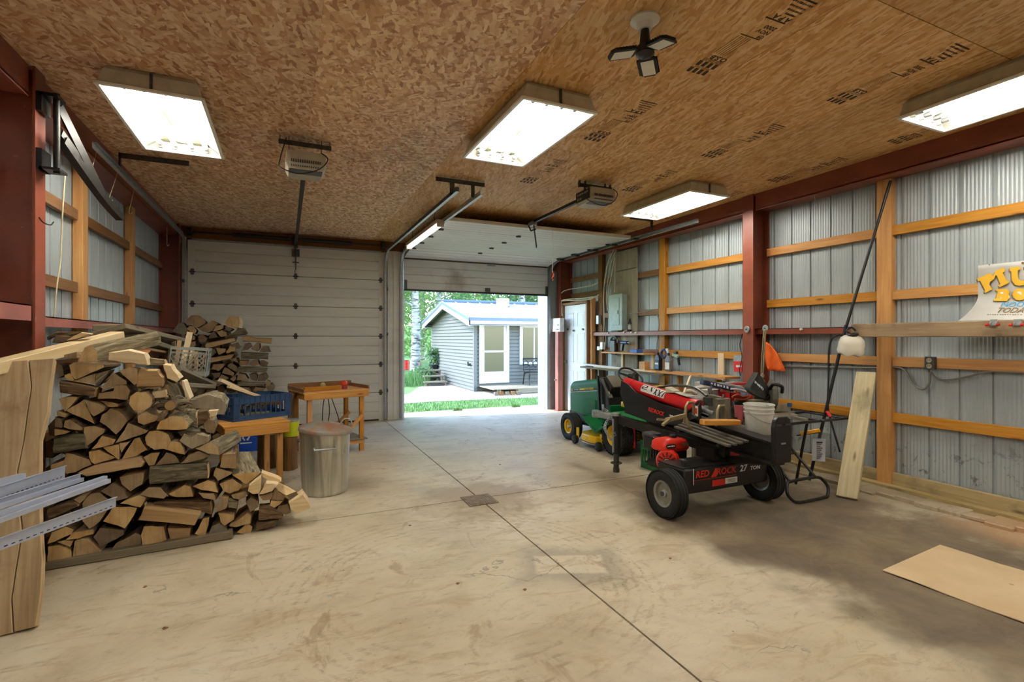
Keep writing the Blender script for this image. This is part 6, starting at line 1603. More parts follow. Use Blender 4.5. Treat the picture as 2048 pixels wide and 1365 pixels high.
m = MB(); m.obar(T(-.27, .60, .94), T(-.27, .55, .45), .03, .02); m.build('lift_lever', M['black'], tr); MB().obar(T(-.25, .52, .90), T(-.23, .35, .66), .06, .02).build('guard_plate', plain('cowl_grey', '55554f', .5), tr)
MB().cyl(T(-.245, .38, .72), T(-.252, .38, .72), .025, n=12).build('gauge', M['cream'], tr)
# foot boards, fenders, seat
for s in (-1, 1):
    m = MB(); m.prism([T(s*.24, .62, .40), T(s*.24, .30, .27), T(s*.24, .02, .40), T(s*.24, .02, .385), T(s*.24, .30, .25), T(s*.24, .64, .385)], (s*.26, 0, 0)); m.prism([T(s*.50, .56, .39), T(s*.50, .30, .26), T(s*.50, .10, .36), T(s*.50, .1, .34), T(s*.5, .30, .235), T(s*.5, .58, .37)], (s*.012, 0, -.01)); m.build('foot_board', M['jdg'], tr)
    m = MB(); pr = [(.28, .42), (.20, .50), (.05, .53), (-.22, .52), (-.34, .47), (-.38, .40), (-.36, .40), (-.32, .455), (-.22, .50), (.05, .51), (.19, .48), (.265, .41)]
    m.prism([T(s*.22, a, b) for a, b in pr], (s*.27, 0, 0)); m.build('rear_fender', M['jdg'], tr, .004)
m = MB(); m.b2(CX-.23, CX+.23, CY-.34, CY+.30, .30, .46); m.build('rear_body', M['black'], tr, .01)
m = MB(); m.b2(CX-.21, CX+.21, CY-.22, CY+.18, .56, .64); st2 = m.build('seat', M['jdy'], tr, .03, seg=2); m = MB(); m.prism([T(-.2, -.22, .60), T(-.2, -.30, .86), T(-.2, -.24, .87), T(-.2, -.14, .62)], (.4, 0, 0)); m.build('seat_back', M['jdy'], tr, .02, seg=2); MB().b2(CX-.1, CX+.1, CY-.1, CY+.1, .46, .56).build('seat_mount', M['black'], tr)
# mower deck and gauge wheels
pl = [(-.52, .28), (-.55, .40), (-.54, .58), (-.46, .70), (-.2, .76), (.2, .76), (.46, .68), (.52, .5), (.46, .30), (.2, .24), (-.3, .24)]
m = MB(); m.prism([T(a, b, .085) for a, b in pl], (0, 0, .10)); dk = m.build('mower_deck', M['jdy'], tr, .022, seg=2)
m = MB(); m.prism([T(a*1.01, b+.0, .07) for a, b in pl], (0, 0, .016)); m.build('deck_skirt', M['galv'], dk)
for (x, y) in ((-.52, .78), (-.50, .24)):
    gw = MB().lathe([(.001, -.03), (.035, -.032), (.055, -.024), (.06, 0), (.055, .024), (.035, .032), (.001, .03)], T(x, y, .062), (1, 0, 0), 18).build('gauge_wheel', M['rubber'], tr); MB().cyl(T(x-.034, y, .062), T(x-.028, y, .062), .012, n=8).build('axle_bolt', M['galv_dk'], gw)
    MB().b2(CX+x+.03, CX+x+.055, CY+y-.02, CY+y+.02, .06, .22).build('wheel_bracket', M['jdy'], tr, .003)
m = MB(); m.tube(spline([T(-.3, .82, .28), T(-.34, .60, .24), T(-.30, .45, .22)], 4), .014, 6); m.tube([T(-.28, .95, .26), T(-.28, .3, .23)], .012, 6); m.obar(T(-.32, 1.08, .22), T(.32, 1.08, .22), .06, .05); m.build('linkage', M['black'], tr)
m = MB(); m.b2(CX-.20, CX+.2, CY+.95, CY+1.2, .19, .27); m.build('front_axle_mount', M['black'], tr)
m = MB(); rb_ = onX(1268, 817, 3.86); m.b2(3.85, 3.862, rb_.y-.02, rb_.y+.02, .12, .52); m.build('red_marker_strap', M['redpl'], tr)
# ---------------------------------------------------------------- log splitter
ls_ = thing('log_splitter', 'black towable log splitter with red cylinder and red engine on two wheels', 'log splitter')
BKc = M['blacksteel']; M['wedge'] = plain('dusty_steel', '6f6a5c', .5, .5, .3); M['slat'] = plain('dusty_black_slat', '5c574c', .45, .3, .3); M['red2'] = plain('machine_red', 'c01f22', .32, 0, .1); M['redeng'] = plain('engine_red', 'd8301f', .35, 0, .06)
tyre(ls_, (2.82, 3.22, .194), .189, .11, .104, M['rim_grey'], 'rib'); tyre(ls_, (3.915, 3.22, .194), .189, .11, .104, M['rim_grey'], 'rib')
MB().cyl((2.77, 3.22, .194), (3.96, 3.22, .194), .02, n=10).build('axle', M['galv_dk'], ls_)
m = MB(); m.b2(2.895, 3.835, 3.10, 3.42, .20, .40); tk = m.build('tank_box', M['black'], ls_, .012)
yt = 3.0985
text('badge', 'RED', .075, M['redeng'], tk, frame((3.01, yt, .325), (1, 0, 0), (0, 0, 1)), .001, .0015, xs=1.05, shear=.15); text('badge', 'ROCK', .075, M['redeng'], tk, frame((3.235, yt, .325), (1, 0, 0), (0, 0, 1)), .001, .0015, xs=1.05, shear=.15)
MB().prism([(3.175, yt, .312), (3.235, yt, .312), (3.255, yt, .372), (3.225, yt, .385), (3.20, yt, .345)], (0, -.001, 0)).build('badge_mark', M['redeng'], tk)
text('badge', '27', .075, M['wht'], tk, frame((3.50, yt, .325), (1, 0, 0), (0, 0, 1)), .001, .0015, xs=1.05, shear=.15); text('badge', 'TON', .045, M['wht'], tk, frame((3.62, yt, .325), (1, 0, 0), (0, 0, 1)), .001, .001, xs=1.2, shear=.15)
MB().b2(2.985, 2.992, yt-.001, yt, .27, .40).build('badge_edge', M['wht'], tk); MB().b2(3.0, 3.46, yt-.001, yt, .302, .305).build('badge_line', M['redeng'], tk)
MB().b2(3.19, 3.33, yt-.001, yt, .235, .285).build('warning_label', M['redeng'], tk); MB().b2(3.333, 3.47, yt-.001, yt, .240, .288).build('warning_label', M['white'], tk)
for k in range(3): MB().b2(3.36, 3.45, yt-.0018, yt-.001, .25+k*.01, .253+k*.01).build('label_line', M['galv_dk'], tk)
m = MB(); m.b2(2.90, 3.83, 3.12, 3.40, .40, .407); m.build('tank_lid', BKc, tk); MB().lathe([(.02, 0), (.022, .03), (.028, .035), (.028, .05), (.001, .055)], (2.98, 3.2, .405), (0, 0, 1), 12).build('filler_cap', M['galv_dk'], tk)
# tongue
m = MB(); m.obar((3.36, 3.10, .50), (3.30, 4.62, .575), .075, .085); m.build('tongue', BKc, ls_, .004)
m = MB(); m.b2(3.27, 3.43, 3.16, 3.36, .425, .52); m.build('tongue_saddle', BKc, ls_)
m = MB(); m.obar((3.30, 4.56, .58), (3.285, 4.72, .585), .085, .06); m.obar((3.287, 4.70, .585), (3.27, 4.90, .585), .065, .07); m.cyl((3.272, 4.92, .54), (3.272, 4.92, .62), .045, n=14); m.obar((3.285, 4.78, .62), (3.285, 4.80, .70), .02, .03); m.build('hitch_coupler', M['galv'], ls_, .004)
m = MB(); jx, jy = 3.275, 4.53
m.cyl((jx, jy, .20), (jx, jy, .61), .044, n=14); m.build('jack_tube', M['black'], ls_); MB().cyl((jx, jy, .03), (jx, jy, .22), .03, n=12).build('jack_post', M['galv_dk'], ls_); m = MB(); m.cyl((jx, jy, .0), (jx, jy, .045), .035, n=12); m.cyl((jx, jy, .095), (jx, jy, .103), .062, n=16); m.build('jack_foot', M['galv_dk'], ls_)
m = MB(); m.cyl((jx, jy, .61), (jx, jy, .64), .048, n=14); m.tube(spline([(jx+.02, jy-.02, .60), (jx+.07, jy-.04, .60), (jx+.08, jy-.05, .55), (jx+.06, jy-.05, .50)], 5), .009, 8); m.build('jack_crank', M['galv'], ls_); MB().obar((jx-.046, jy-.01, .22), (jx-.046, jy-.01, .58), .01, .02, up=(0, 1, 0)).build('jack_rail', M['galv'], ls_)
def chain(pts, par):
    P = spline(pts, 4); m = MB()
    for i in range(len(P)-1):
        a, b = P[i], P[i+1]; d = (b-a).normalized(); sd = d.cross(Vector((0, 1, 0) if i % 2 else (1, .3, 0))).normalized(); c = (a+b)/2; h = (b-a).length*.62
        m.tube([c+d*h*math.cos(q)+sd*.011*math.sin(q) for q in [k*math.pi/4 for k in range(8)]], .0035, 5, closed=True)
    m.build('safety_chain', M['galv'], par, kind='stuff')
chain([(3.27, 4.62, .60), (3.21, 4.66, .48), (3.22, 4.62, .40), (3.24, 4.58, .34)], ls_); chain([(3.25, 4.60, .60), (3.18, 4.60, .50), (3.20, 4.56, .38), (3.24, 4.52, .36), (3.24, 4.50, .44)], ls_); chain([(3.29, 4.70, .63), (3.25, 4.74, .66), (3.29, 4.80, .62)], ls_)
# main beam, tilted
def zb_(y): return .735+.10*(y-3.5)
XB = 3.43
def BM(dx, y, dz): return Vector((XB+dx-(y-3.3)*.03, y, zb_(y)+dz))
y0_, y1_ = 2.69, 4.46
m = MB(); m.obar(BM(0, y0_, -.008), BM(0, y1_, -.008), .135, .016); m.obar(BM(0, y0_, -.09), BM(0, y1_, -.09), .014, .15); m.obar(BM(0, y0_, -.172), BM(0, y1_, -.172), .135, .016); m.build('main_beam', BKc, ls_)
# side cheek plates carrying the cylinder
pr = [(4.48, .16), (4.50, .02), (4.40, -.15), (3.98, -.17), (3.60, -.10), (3.46, -.0), (3.46, .015), (3.9, .045), (4.25, .085), (4.36, .14)]
ck = None
for s in (-1, 1):
    m = MB(); m.prism([BM(s*.085, a, b) for a, b in pr], (s*.008, 0, 0)); ck2 = m.build('cheek_plate', M['black'], ls_)
    if s < 0: ck = ck2
text('badge', 'REDROCK', .055, M['redeng'], ck, frame(BM(-.0955, 4.05, -.065), (0, -1, -.10), (0, -.1, 1)), .001, .001, shear=.2, xs=.9); text('badge', '27T', .05, M['wht'], ck, frame(BM(-.0955, 3.76, -.068), (0, -1, -.10), (0, -.1, 1)), .001, .001, shear=.2)
# cylinder
cA, cB_ = BM(0, 4.48, .115), BM(0, 3.50, .085)
d_ = (cB_-cA).normalized(); m = MB(); m.cyl(cA, cB_, .066, n=28); m.cyl(cA-d_*.02, cA+d_*.10, .070, n=28); m.cyl(cB_-d_*.03, cB_+d_*.012, .071, n=28); cyl_ = m.build('cylinder', M['red2'], ls_); MB().cyl(cB_, cB_+d_*.20, .028, n=16).build('piston_rod', M['galv'], ls_)
# printed sleeve on the cylinder
u = d_.cross(Vector((0, 0, 1))).normalized(); up_ = u.cross(d_)
if u.x > 0: u = -u
if up_.z < 0: up_ = -up_
def CS(l, a, rr_=.0668): return cA+d_*l+(u*math.cos(a)+up_*math.sin(a))*rr_
m = MB(); na = 8
for i in range(2):
    for k in range(na+1): m.v.append(CS(.28+.34*i, -.05+k*1.35/na))
for k in range(na): m.f.append([k, k+1, na+1+k+1, na+1+k]); m.m.append(0); m.s.append(True)
sl_ = m.build('cylinder_label', M['white'], cyl_)
def band(l0, l1, a0, a1, mat, nm='label_mark', sk=0.0):
    m = MB(); n_ = 5
    for i in range(2):
        for k in range(n_+1): m.v.append(CS((l0, l1)[i]+sk*k/n_, a0+(a1-a0)*k/n_, .0674))
    for k in range(n_): m.f.append([k, k+1, n_+1+k+1, n_+1+k]); m.m.append(0); m.s.append(True)
    m.build(nm, mat, cyl_)
for (l0, l1, a0, a1, sk) in ((.29, .37, 1.02, 1.12, 0), (.35, .37, .72, 1.1, -.02), (.29, .36, .66, .76, 0), (.29, .31, .40, .7, 0), (.29, .37, .36, .46, 0), (.39, .46, 1.02, 1.12, 0), (.43, .45, .36, 1.1, -.03), (.47, .485, .12, 1.1, .03), (.50, .515, .05, 1.1, -.03), (.53, .545, .05, 1.1, .04), (.555, .57, .1, 1.1, -.04), (.585, .60, .1, 1.1, .02)): band(l0, l1, a0, a1, M['black'], 'label_mark', sk)
band(.01, .06, .2, .9, M['white'], 'cap_label')
# wedge and push frame
m = MB(); m.prism([BM(-.02, 3.36, 0), BM(-.02, 3.22, 0), BM(-.02, 3.22, .235), BM(-.02, 3.36, .235)], (.04, 0, 0)); m.prism([BM(-.075, 3.24, 0), BM(-.075, 3.20, 0), BM(-.075, 3.20, .225), BM(-.075, 3.24, .225)], (.15, 0, 0)); m.build('wedge', M['wedge'], ls_, .004)
m = MB(); m.obar(BM(-.075, 3.58, .0), BM(-.075, 3.40, .165), .012, .02, up=(1, 0, 0)); m.prism([BM(-.085, 3.50, 0), BM(-.085, 3.38, 0), BM(-.085, 3.38, .16)], (.01, 0, 0)); m.build('push_gusset', M['black'], ls_)
MB().prism([BM(-.088, 3.455, .03), BM(-.088, 3.405, .03), BM(-.088, 3.405, .12), BM(-.088, 3.455, .12)], (-.001, 0, 0)).build('warning_label', M['white'], ls_); MB().prism([BM(-.0895, 3.445, .05), BM(-.0895, 3.415, .05), BM(-.0895, 3.415, .10), BM(-.0895, 3.445, .10)], (-.001, 0, 0)).build('warning_mark', M['redeng'], ls_)
m = MB(); c = BM(.02, 3.36, .17); m.box(c, (.09, .10, .07)); m.cyl(c+Vector((0, 0, .03)), c+Vector((0, .02, .11)), .018, n=10); m.tube(spline([c+Vector((0, .05, .04)), c+Vector((.03, .25, .10)), c+Vector((.05, .55, .09)), c+Vector((.04, .8, .04))], 6), .013, 8); m.build('hydraulic_valve', M['galv_dk'], ls_)
# slatted log cradles either side
for s in (-1, 1):
    for k in range(4):
        dx = s*(.13+k*.062); bar('cradle_slat', BM(dx, 2.86, -.035-.006*k), BM(dx, 3.50-.02*k, -.035-.006*k), .036, .018, M['slat'], ls_)
    for yy in (2.96, 3.38): MB().obar(BM(s*.06, yy, -.07), BM(s*.34, yy, -.075), .03, .02).build('cradle_bracket', M['black'], ls_)
# foot plate
pr = [(-.085, -.155), (.095, -.155), (.10, .12), (.085, .175), (.055, .195), (-.045, .195), (-.075, .175), (-.09, .12)]
m = MB(); m.prism([BM(a, 2.69, b) for a, b in pr], (0, -.035, 0)); fpp = m.build('foot_plate', M['black'], ls_, .008, seg=2)
for a in (-.05, .045): MB().prism([BM(a-.03, 2.652, .135), BM(a+.03, 2.652, .135), BM(a+.026, 2.652, .15), BM(a-.026, 2.652, .15)], (0, -.004, 0)).build('plate_slot', M['galv_dk'], fpp)
MB().box(BM(.0, 2.651, .0), (.05, .004, .012)).build('plate_badge', M['galv'], fpp)
m = MB(); m.obar(BM(0, 2.80, -.18), Vector((3.43, 3.14, .43)), .06, .05); m.obar(Vector((3.43, 3.30, .43)), BM(0, 3.30, -.17), .10, .10); m.build('beam_pivot', BKc, ls_)
m = MB(); c = Vector((3.46, 3.22, .505)); m.cyl(c-Vector((.07, 0, 0)), c+Vector((.10, 0, 0)), .05, n=16); m.box(c+Vector((.03, .0, -.04)), (.14, .12, .05)); m.cyl(c+Vector((.10, 0, 0)), c+Vector((.13, 0, 0)), .03, n=10); m.build('hydraulic_pump', M['red2'], ls_)
MB().tube(spline([(3.40, 3.22, .52), (3.30, 3.10, .56), (3.32, 3.25, .62), (3.40, 3.38, .66)], 6), .013, 8).build('hydraulic_hose', M['black'], ls_)
# engine
en = (3.14, 3.60)
m = MB(); m.b2(3.06, 3.30, 3.40, 3.74, .30, .345); m.obar((3.08, 3.38, .30), (3.08, 3.76, .30), .03, .05); m.build('engine_mount', BKc, ls_)
m = MB(); m.b2(3.05, 3.27, 3.46, 3.72, .345, .46); eb = m.build('engine_block', M['black'], ls_, .012)
m = MB()
for k in range(6): m.b2(3.04, 3.28, 3.50+k*.035, 3.51+k*.035, .36, .45)
m.build('cooling_fins', M['galv_dk'], eb, kind='stuff')
tp_ = [(-.145, -.10), (.145, -.10), (.145, .10), (-.145, .10)]
m = MB(); zc = .455
def ring_(k, z, r=.03): 
    out = []
    for (a, b) in tp_:
        sx, sy = (1 if a > 0 else -1), (1 if b > 0 else -1)
        for q in (range(4) if sx*sy > 0 else range(3, -1, -1)):
            an = q*math.pi/6; out.append((a*k-sx*r+sx*r*math.cos(an), b*k-sy*r+sy*r*math.sin(an)))
    out.sort(key=lambda p: math.atan2(p[1], p[0])); return [Vector((en[0]+p[0], en[1]-.06+p[1], z)) for p in out]
rings = [ring_(.88, zc), ring_(1.0, zc+.02), ring_(1.0, zc+.035), ring_(.97, zc+.037), ring_(.95, zc+.075), ring_(.80, zc+.10), ring_(.3, zc+.112)]; nn = len(rings[0])
for r_ in rings: m.v += r_
for i in range(len(rings)-1):
    for j in range(nn): m.f.append([i*nn+j, i*nn+(j+1) % nn, (i+1)*nn+(j+1) % nn, (i+1)*nn+j]); m.m.append(0); m.s.append(True)
m.f.append(list(range(nn))[::-1]); m.m.append(0); m.s.append(False); m.f.append(list(range((len(rings)-1)*nn, len(rings)*nn))); m.m.append(0); m.s.append(True)
ft = m.build('fuel_tank', M['redeng'], ls_, ang=50); MB().lathe([(.03, 0), (.034, .005), (.034, .022), (.026, .03), (.001, .03)], (3.16, 3.53, zc+.105), (0, 0, 1), 16).build('fuel_cap', M['black'], ft)
MB().prism([(3.01, 3.437, .495), (3.11, 3.437, .495), (3.11, 3.443, .525), (3.01, 3.443, .525)], (0, -.004, 0)).build('tank_label', M['black'], ft); MB().prism([(3.19, 3.437, .50), (3.26, 3.437, .50), (3.26, 3.443, .522), (3.19, 3.443, .522)], (0, -.004, 0)).build('tank_label', plain('olive_label', '5e5a30', .5), ft)
marks(ft, (3.018, 3.4325, .503), (3.10, 3.4325, .503), (0, .003, .015), M['wht'], 2, 5)
m = MB(); m.b2(3.02, 3.11, 3.62, 3.77, .44, .56); m.build('air_filter', M['black'], ls_, .015, seg=2); MB().b2(3.06, 3.2, 3.72, 3.84, .52, .57).build('muffler', M['galv_dk'], ls_, .01)
sc = Vector((3.035, 3.45, .385)); sax = Vector((-.75, -.66, 0)).normalized()
m = MB(); m.lathe([(.098, -.03), (.098, .02), (.088, .038), (.030, .045), (.001, .045)], sc, sax, 28); rs_ = m.build('recoil_starter', M['redeng'], ls_)
u = sax.cross(Vector((0, 0, 1))).normalized(); v = Vector((0, 0, 1))
m = MB()
for k in range(12):
    a = 6.283*k/12; p0 = sc+sax*.0435+(u*math.cos(a)+v*math.sin(a))*.042; p1 = sc+sax*.0405+(u*math.cos(a)+v*math.sin(a))*.078; m.obar(p0, p1, .010, .004, up=sax)
m.build('vent_slot', M['black'], rs_, kind='stuff'); MB().lathe([(.034, .045), (.034, .049), (.001, .049)], sc, sax, 20).build('center_badge', M['black'], rs_); MB().lathe([(.026, .0495), (.026, .050), (.020, .050)], sc, sax, 20).build('badge_ring', M['white'], rs_)
MB().obar((3.10, 3.38, .36), (3.25, 3.40, .36), .08, .05).build('oil_filter', M['galv'], ls_, .01)
# lying on the cradle: two locking clamps and a wooden block
M['brass'] = plain('dull_brass_steel', '9a8a66', .4, .7)
wbk = bar('wood_block', BM(-.36, 3.10, .075), BM(-.03, 3.03, .068), .07, .045, M['pine'], None, .006, label='amber wood block lying across the splitter cradle', cat='wood block')
for i, (x, y, lb) in enumerate(((-.30, 3.33, 'brass coloured locking clamp lying on the cradle left of the wood block'), (-.12, 3.16, 'second locking clamp standing over the wood block'))):
    t = thing('locking_clamp', lb, 'clamp', 'locking clamps on the splitter cradle'); c = BM(x, y, .05)
    m = MB(); m.tube([c+Vector(p) for p in ((-.02, 0, -.04), (-.005, 0, .02), (0, 0, .10), (.02, 0, .13), (.07, 0, .13), (.085, 0, .10), (.085, 0, .02))], .012, 8); m.build('upper_jaw', M['brass'], t)
    if i == 0:
        m = MB(); m.obar(c+Vector((-.01, 0, .02)), c+Vector((-.20, .02, -.01)), .03, .035); m.obar(c+Vector((-.18, .0, -.0)), c+Vector((-.27, -.02, -.04)), .025, .02); m.obar(c+Vector((-.18, .0, -.01)), c+Vector((-.28, .04, .0)), .02, .015); m.build('handles', M['brass'], t)
        m = MB(); m.tube([c+Vector(p) for p in ((-.01, 0, .02), (.01, -.02, -.06), (.04, -.03, -.12), (.10, -.03, -.14))], .013, 8); m.build('lower_jaw', M['brass'], t)
    MB().cyl(c+Vector((.075, 0, .0)), c+Vector((.105, 0, .0)), .016, n=10).build('swivel_pad', M['galv_dk'], t)
# white bucket standing on the far cradle
bk_ = thing('plastic_bucket', 'white plastic bucket standing on the splitter behind the black foot plate', 'bucket')
cb_ = onX(1535, 880, 3.66); cb_ = Vector((3.655, 3.04, zb_(3.04)-.045))
m = MB(); m.lathe([(.001, 0), (.105, 0), (.11, .006), (.122, .19), (.130, .192), (.130, .20), (.124, .202), (.126, .225), (.133, .227), (.133, .237), (.127, .238), (.128, .262), (.135, .265), (.133, .272), (.127, .270), (.118, .19), (.104, .012), (.001, .012)], cb_, (0, 0, 1), 36); m.v = [cb_+(q_-cb_)*.92 for q_ in m.v]; m.build('body', plain('white_bucket', 'd5d3c9', .4, 0, .12, 9), bk_, ang=50)
m = MB(); m.tube(arc(cb_+Vector((0, 0, .195)), (.125, 0, 0), (0, -.122, -.09), 1, 0, math.pi, 16), .003, 6); m.build('bail', M['galv'], bk_); MB().b2(cb_.x+.112, cb_.x+.126, cb_.y-.02, cb_.y+.02, cb_.z+.20, cb_.z+.23).build('bail_ear', M['black'], bk_)
# green crate beside the splitter
gc = thing('green_crate', 'green plastic mesh crate on the floor behind the splitter engine', 'crate')
M['grn'] = plain('green_plastic', '1c7a3f', .45); 
crate(gc, (3.67, 4.32, .002), (1, .05, 0), .32, .27, .30, M['grn'], True)
# ---------------------------------------------------------------- mitre saw on a folding stand
ms = thing('saw_stand', 'black folding tube stand carrying the mitre saw by the right wall', 'stand')
def tb(pts, nm='tube', r=.013, mat='black'): return MB().tube(pts, r, 10).build(nm, M[mat], ms)
f0 = [(4.02, 3.02, .05), (3.99, 3.03, .10), (4.03, 3.06, .165), (4.10, 3.07, .18), (4.42, 3.07, .18), (4.50, 3.06, .15), (4.53, 3.03, .09), (4.50, 3.01, .03), (4.44, 3.0, .014), (4.10, 3.0, .014)]
m = MB(); m.tube(spline(f0+[f0[0]], 4)[:-1], .014, 10, closed=True); m.build('foot_loop', M['black'], ms)
tb([(4.08, 3.07, .18), (4.08, 3.62, .66)], 'leg'); tb([(4.42, 3.07, .18), (4.42, 3.62, .66)], 'leg'); tb([(4.12, 3.18, .66), (4.12, 3.52, .014)], 'leg'); tb([(4.46, 3.18, .66), (4.60, 3.40, .014)], 'leg'); tb([(4.08, 3.27, .36), (4.42, 3.27, .36)], 'cross_bar', .010)
tb([(4.0, 3.15, .67), (5.02, 3.15, .67)], 'top_rail'); tb([(4.0, 3.60, .67), (5.02, 3.60, .67)], 'top_rail'); tb([(4.12, 3.12, .67), (4.12, 3.66, .67)], 'cross_bar'); tb([(4.62, 3.12, .67), (4.62, 3.66, .67)], 'cross_bar'); tb([(4.95, 3.15, .67), (5.0, 3.6, .67)], 'cross_bar', .008)
mw = thing('mitre_saw', 'dark grey mitre saw with round blade guard on the folding stand', 'saw')
M['sawg'] = plain('saw_grey', '67645a', .45, .3, .3); M['sawl'] = plain('cast_aluminium', '989280', .4, .4, .2)
m = MB(); m.lathe([(.001, 0), (.15, 0), (.16, .012), (.155, .035), (.001, .035)], (4.36, 3.40, .685), (0, 0, 1), 30); m.b2(4.10, 4.64, 3.44, 3.54, .685, .72); m.b2(4.33, 4.39, 3.12, 3.30, .69, .715); m.build('base', M['sawl'], mw)
m = MB(); m.b2(4.10, 4.31, 3.50, 3.515, .72, .79); m.b2(4.41, 4.64, 3.50, 3.515, .72, .79); m.build('fence', M['sawl'], mw)
gcx = Vector((4.42, 3.52, .885)); gax = Vector((1, 0, 0)); gax = Vector((.75, -.66, 0)).normalized()
m = MB(); m.lathe([(.001, -.035), (.12, -.035), (.15, -.02), (.15, .02), (.12, .035), (.001, .035)], gcx, gax, 30); gd = m.build('blade_guard', M['sawg'], mw)
MB().lathe([(.001, -.036), (.05, -.036), (.055, -.03)], gcx, gax, 20).build('guard_hub', M['sawl'], gd)
MB().cyl(gcx+gax*-.03, gcx+gax*-.17, .052, .045, n=18).build('motor', M['sawg'], mw); m = MB(); m.obar((4.36, 3.53, .72), gcx+Vector((0, .05, 0)), .07, .05); m.build('pivot_arm', M['sawl'], mw)
m = MB(); m.tube(spline([gcx+Vector((-.10, -.05, .07)), gcx+Vector((-.13, -.12, .12)), gcx+Vector((-.07, -.16, .10)), gcx+Vector((-.03, -.13, .04))], 5), .016, 8); m.build('handle', M['black'], mw); MB().box(gcx+Vector((-.05, -.06, .09)), (.06, .05, .05)).build('trigger_cap', M['blue'], mw, .008)
db = thing('dust_bag', 'black dust bag with white lettering hung on the mitre saw', 'bag')
A_ = [onY(1517, 745, 3.55), onY(1497, 778, 3.50), onY(1506, 788, 3.44), onY(1530, 800, 3.44), onY(1541, 780, 3.52), onY(1521, 752, 3.56)]
m = MB(); m.prism(A_, (.03, .09, 0)); o = m.build('bag', plain('black_cloth', '1f1f1d', .7), db, .015, seg=2)
a_, b_ = onY(1506, 766, 3.49), onY(1524, 782, 3.47); marks(db, a_+Vector((0, -.016, 0)), b_+Vector((0, -.016, 0)), Vector((.012, 0, .022)), M['wht'], 9, 8)
MB().cyl(onY(1538, 790, 3.50), gcx-Vector((.08, 0, .02)), .028, n=12).build('elbow', M['black'], db)
# clamp with yellow handle, marker, instruction sheet hanging
yc = thing('bar_clamp', 'bar clamp with yellow handle sticking out of the saw stand', 'clamp'); a = onX(1601, 868, 4.55); b = onX(1640, 861, 4.62)
MB().obar(a, b, .03, .035).build('handle', plain('tool_yellow', 'e8a91c', .4), yc, .006); MB().obar(a+(a-b)*1.2, a, .014, .02).build('bar', M['galv'], yc); MB().obar(a+(a-b)*.2+Vector((0, 0, -.01)), b+Vector((0, 0, -.02)), .02, .012).build('trigger', M['black'], yc)
kb = thing('clamp_screw', 'upright blue capped screw knob on the saw stand', 'knob'); a = onX(1579, 812, 4.25); MB().cyl(a-Vector((0, 0, .13)), a, .009, n=8).build('shaft', M['sawl'], kb); MB().cyl(a-Vector((0, 0, .01)), a+Vector((0, 0, .025)), .02, n=12).build('knob_cap', M['blue'], kb)
ins = thing('instruction_sheet', 'printed instruction sheet in clear sleeve hanging from the saw stand', 'paper'); X_ = 4.70
p = [onX(1625, 877, X_), onX(1651, 878, X_), onX(1650, 924, X_), onX(1624, 922, X_)]; MB().prism(p, (.002, 0, 0)).build('sheet', M['wht'], ins)
for k in range(9):
    y_a = 884+k*4; hgt = 3 if k == 0 else 1.6; a = [onX(1633, y_a, X_-.001), onX(1645-(k % 3)*2, y_a, X_-.001), onX(1645-(k % 3)*2, y_a+hgt, X_-.001), onX(1633, y_a+hgt, X_-.001)]; MB().prism(a, (-.0006, 0, 0)).build('print_line', M['galv_dk'], ins)
def m_clear():
    m = NM('clear_film'); m.b.inputs['Transmission Weight'].default_value = .9; m.b.inputs['IOR'].default_value = 1.05; return m.done(lin('e8ecec'), .15)
p = [onX(1627, 862, X_-.02), onX(1660, 868, X_-.02), onX(1652, 878, X_-.004), onX(1624, 877, X_-.004)]; MB().prism(p, (-.001, 0, 0)).build('sleeve', m_clear(), ins)
# small yellow wheeled cart glimpsed under the splitter
ct = thing('small_cart', 'small low cart with yellow wheels behind the splitter axle', 'cart')
tyre(ct, (3.98, 3.86, .10), .098, .05, .06, M['jdy'], None); tyre(ct, (4.42, 3.86, .10), .098, .05, .06, M['jdy'], None); m = MB(); m.cyl((3.98, 3.86, .10), (4.42, 3.86, .10), .012, n=8); m.tube([(4.03, 3.86, .10), (4.03, 4.0, .4), (4.37, 4.0, .4), (4.37, 3.86, .10)], .012, 8); m.b2(4.04, 4.36, 3.82, 3.90, .08, .12); m.build('frame', M['black'], ct)
# ---------------------------------------------------------------- cluttered bench behind the splitter
cbn = thing('clutter_bench', 'low wooden bench heaped with tools behind the log splitter', 'bench')
for k in range(3): bar('bench_board', (4.25, 3.98+k*.2, .72), (4.98, 3.98+k*.2, .72), .19, .03, M['weath'], cbn)
for (x, y) in ((4.3, 3.93), (4.93, 3.93), (4.3, 4.43), (4.93, 4.43)): bar('bench_leg', (x, y, 0), (x, y, .705), .07, .05, M['weath'], cbn)
ZB = .737
def onbench(px, py, z): return onZ(px, py, z)
# red open tool tray
tt = thing('tool_tray', 'open red metal tool tray on the clutter bench', 'tool tray')
x0, x1, y0, y1 = 4.27, 4.68, 3.90, 4.20; h = .14
for nm, a in (('front_wall', (x0, x1, y0, y0+.006)), ('back_wall', (x0, x1, y1-.006, y1)), ('end_wall', (x0, x0+.006, y0, y1)), ('end_wall', (x1-.006, x1, y0, y1))): MB().b2(a[0], a[1], a[2], a[3], ZB, ZB+h).build(nm, M['red2'], tt)
MB().b2(x0, x1, y0, y1, ZB, ZB+.006).build('bottom', M['red2'], tt)
m = MB(); m.tube([(x0, 4.05, ZB+h-.02), (x0, 4.05, ZB+h+.07), (x1, 4.05, ZB+h+.07), (x1, 4.05, ZB+h-.02)], .012, 8); m.build('carry_handle', M['red2'], tt)
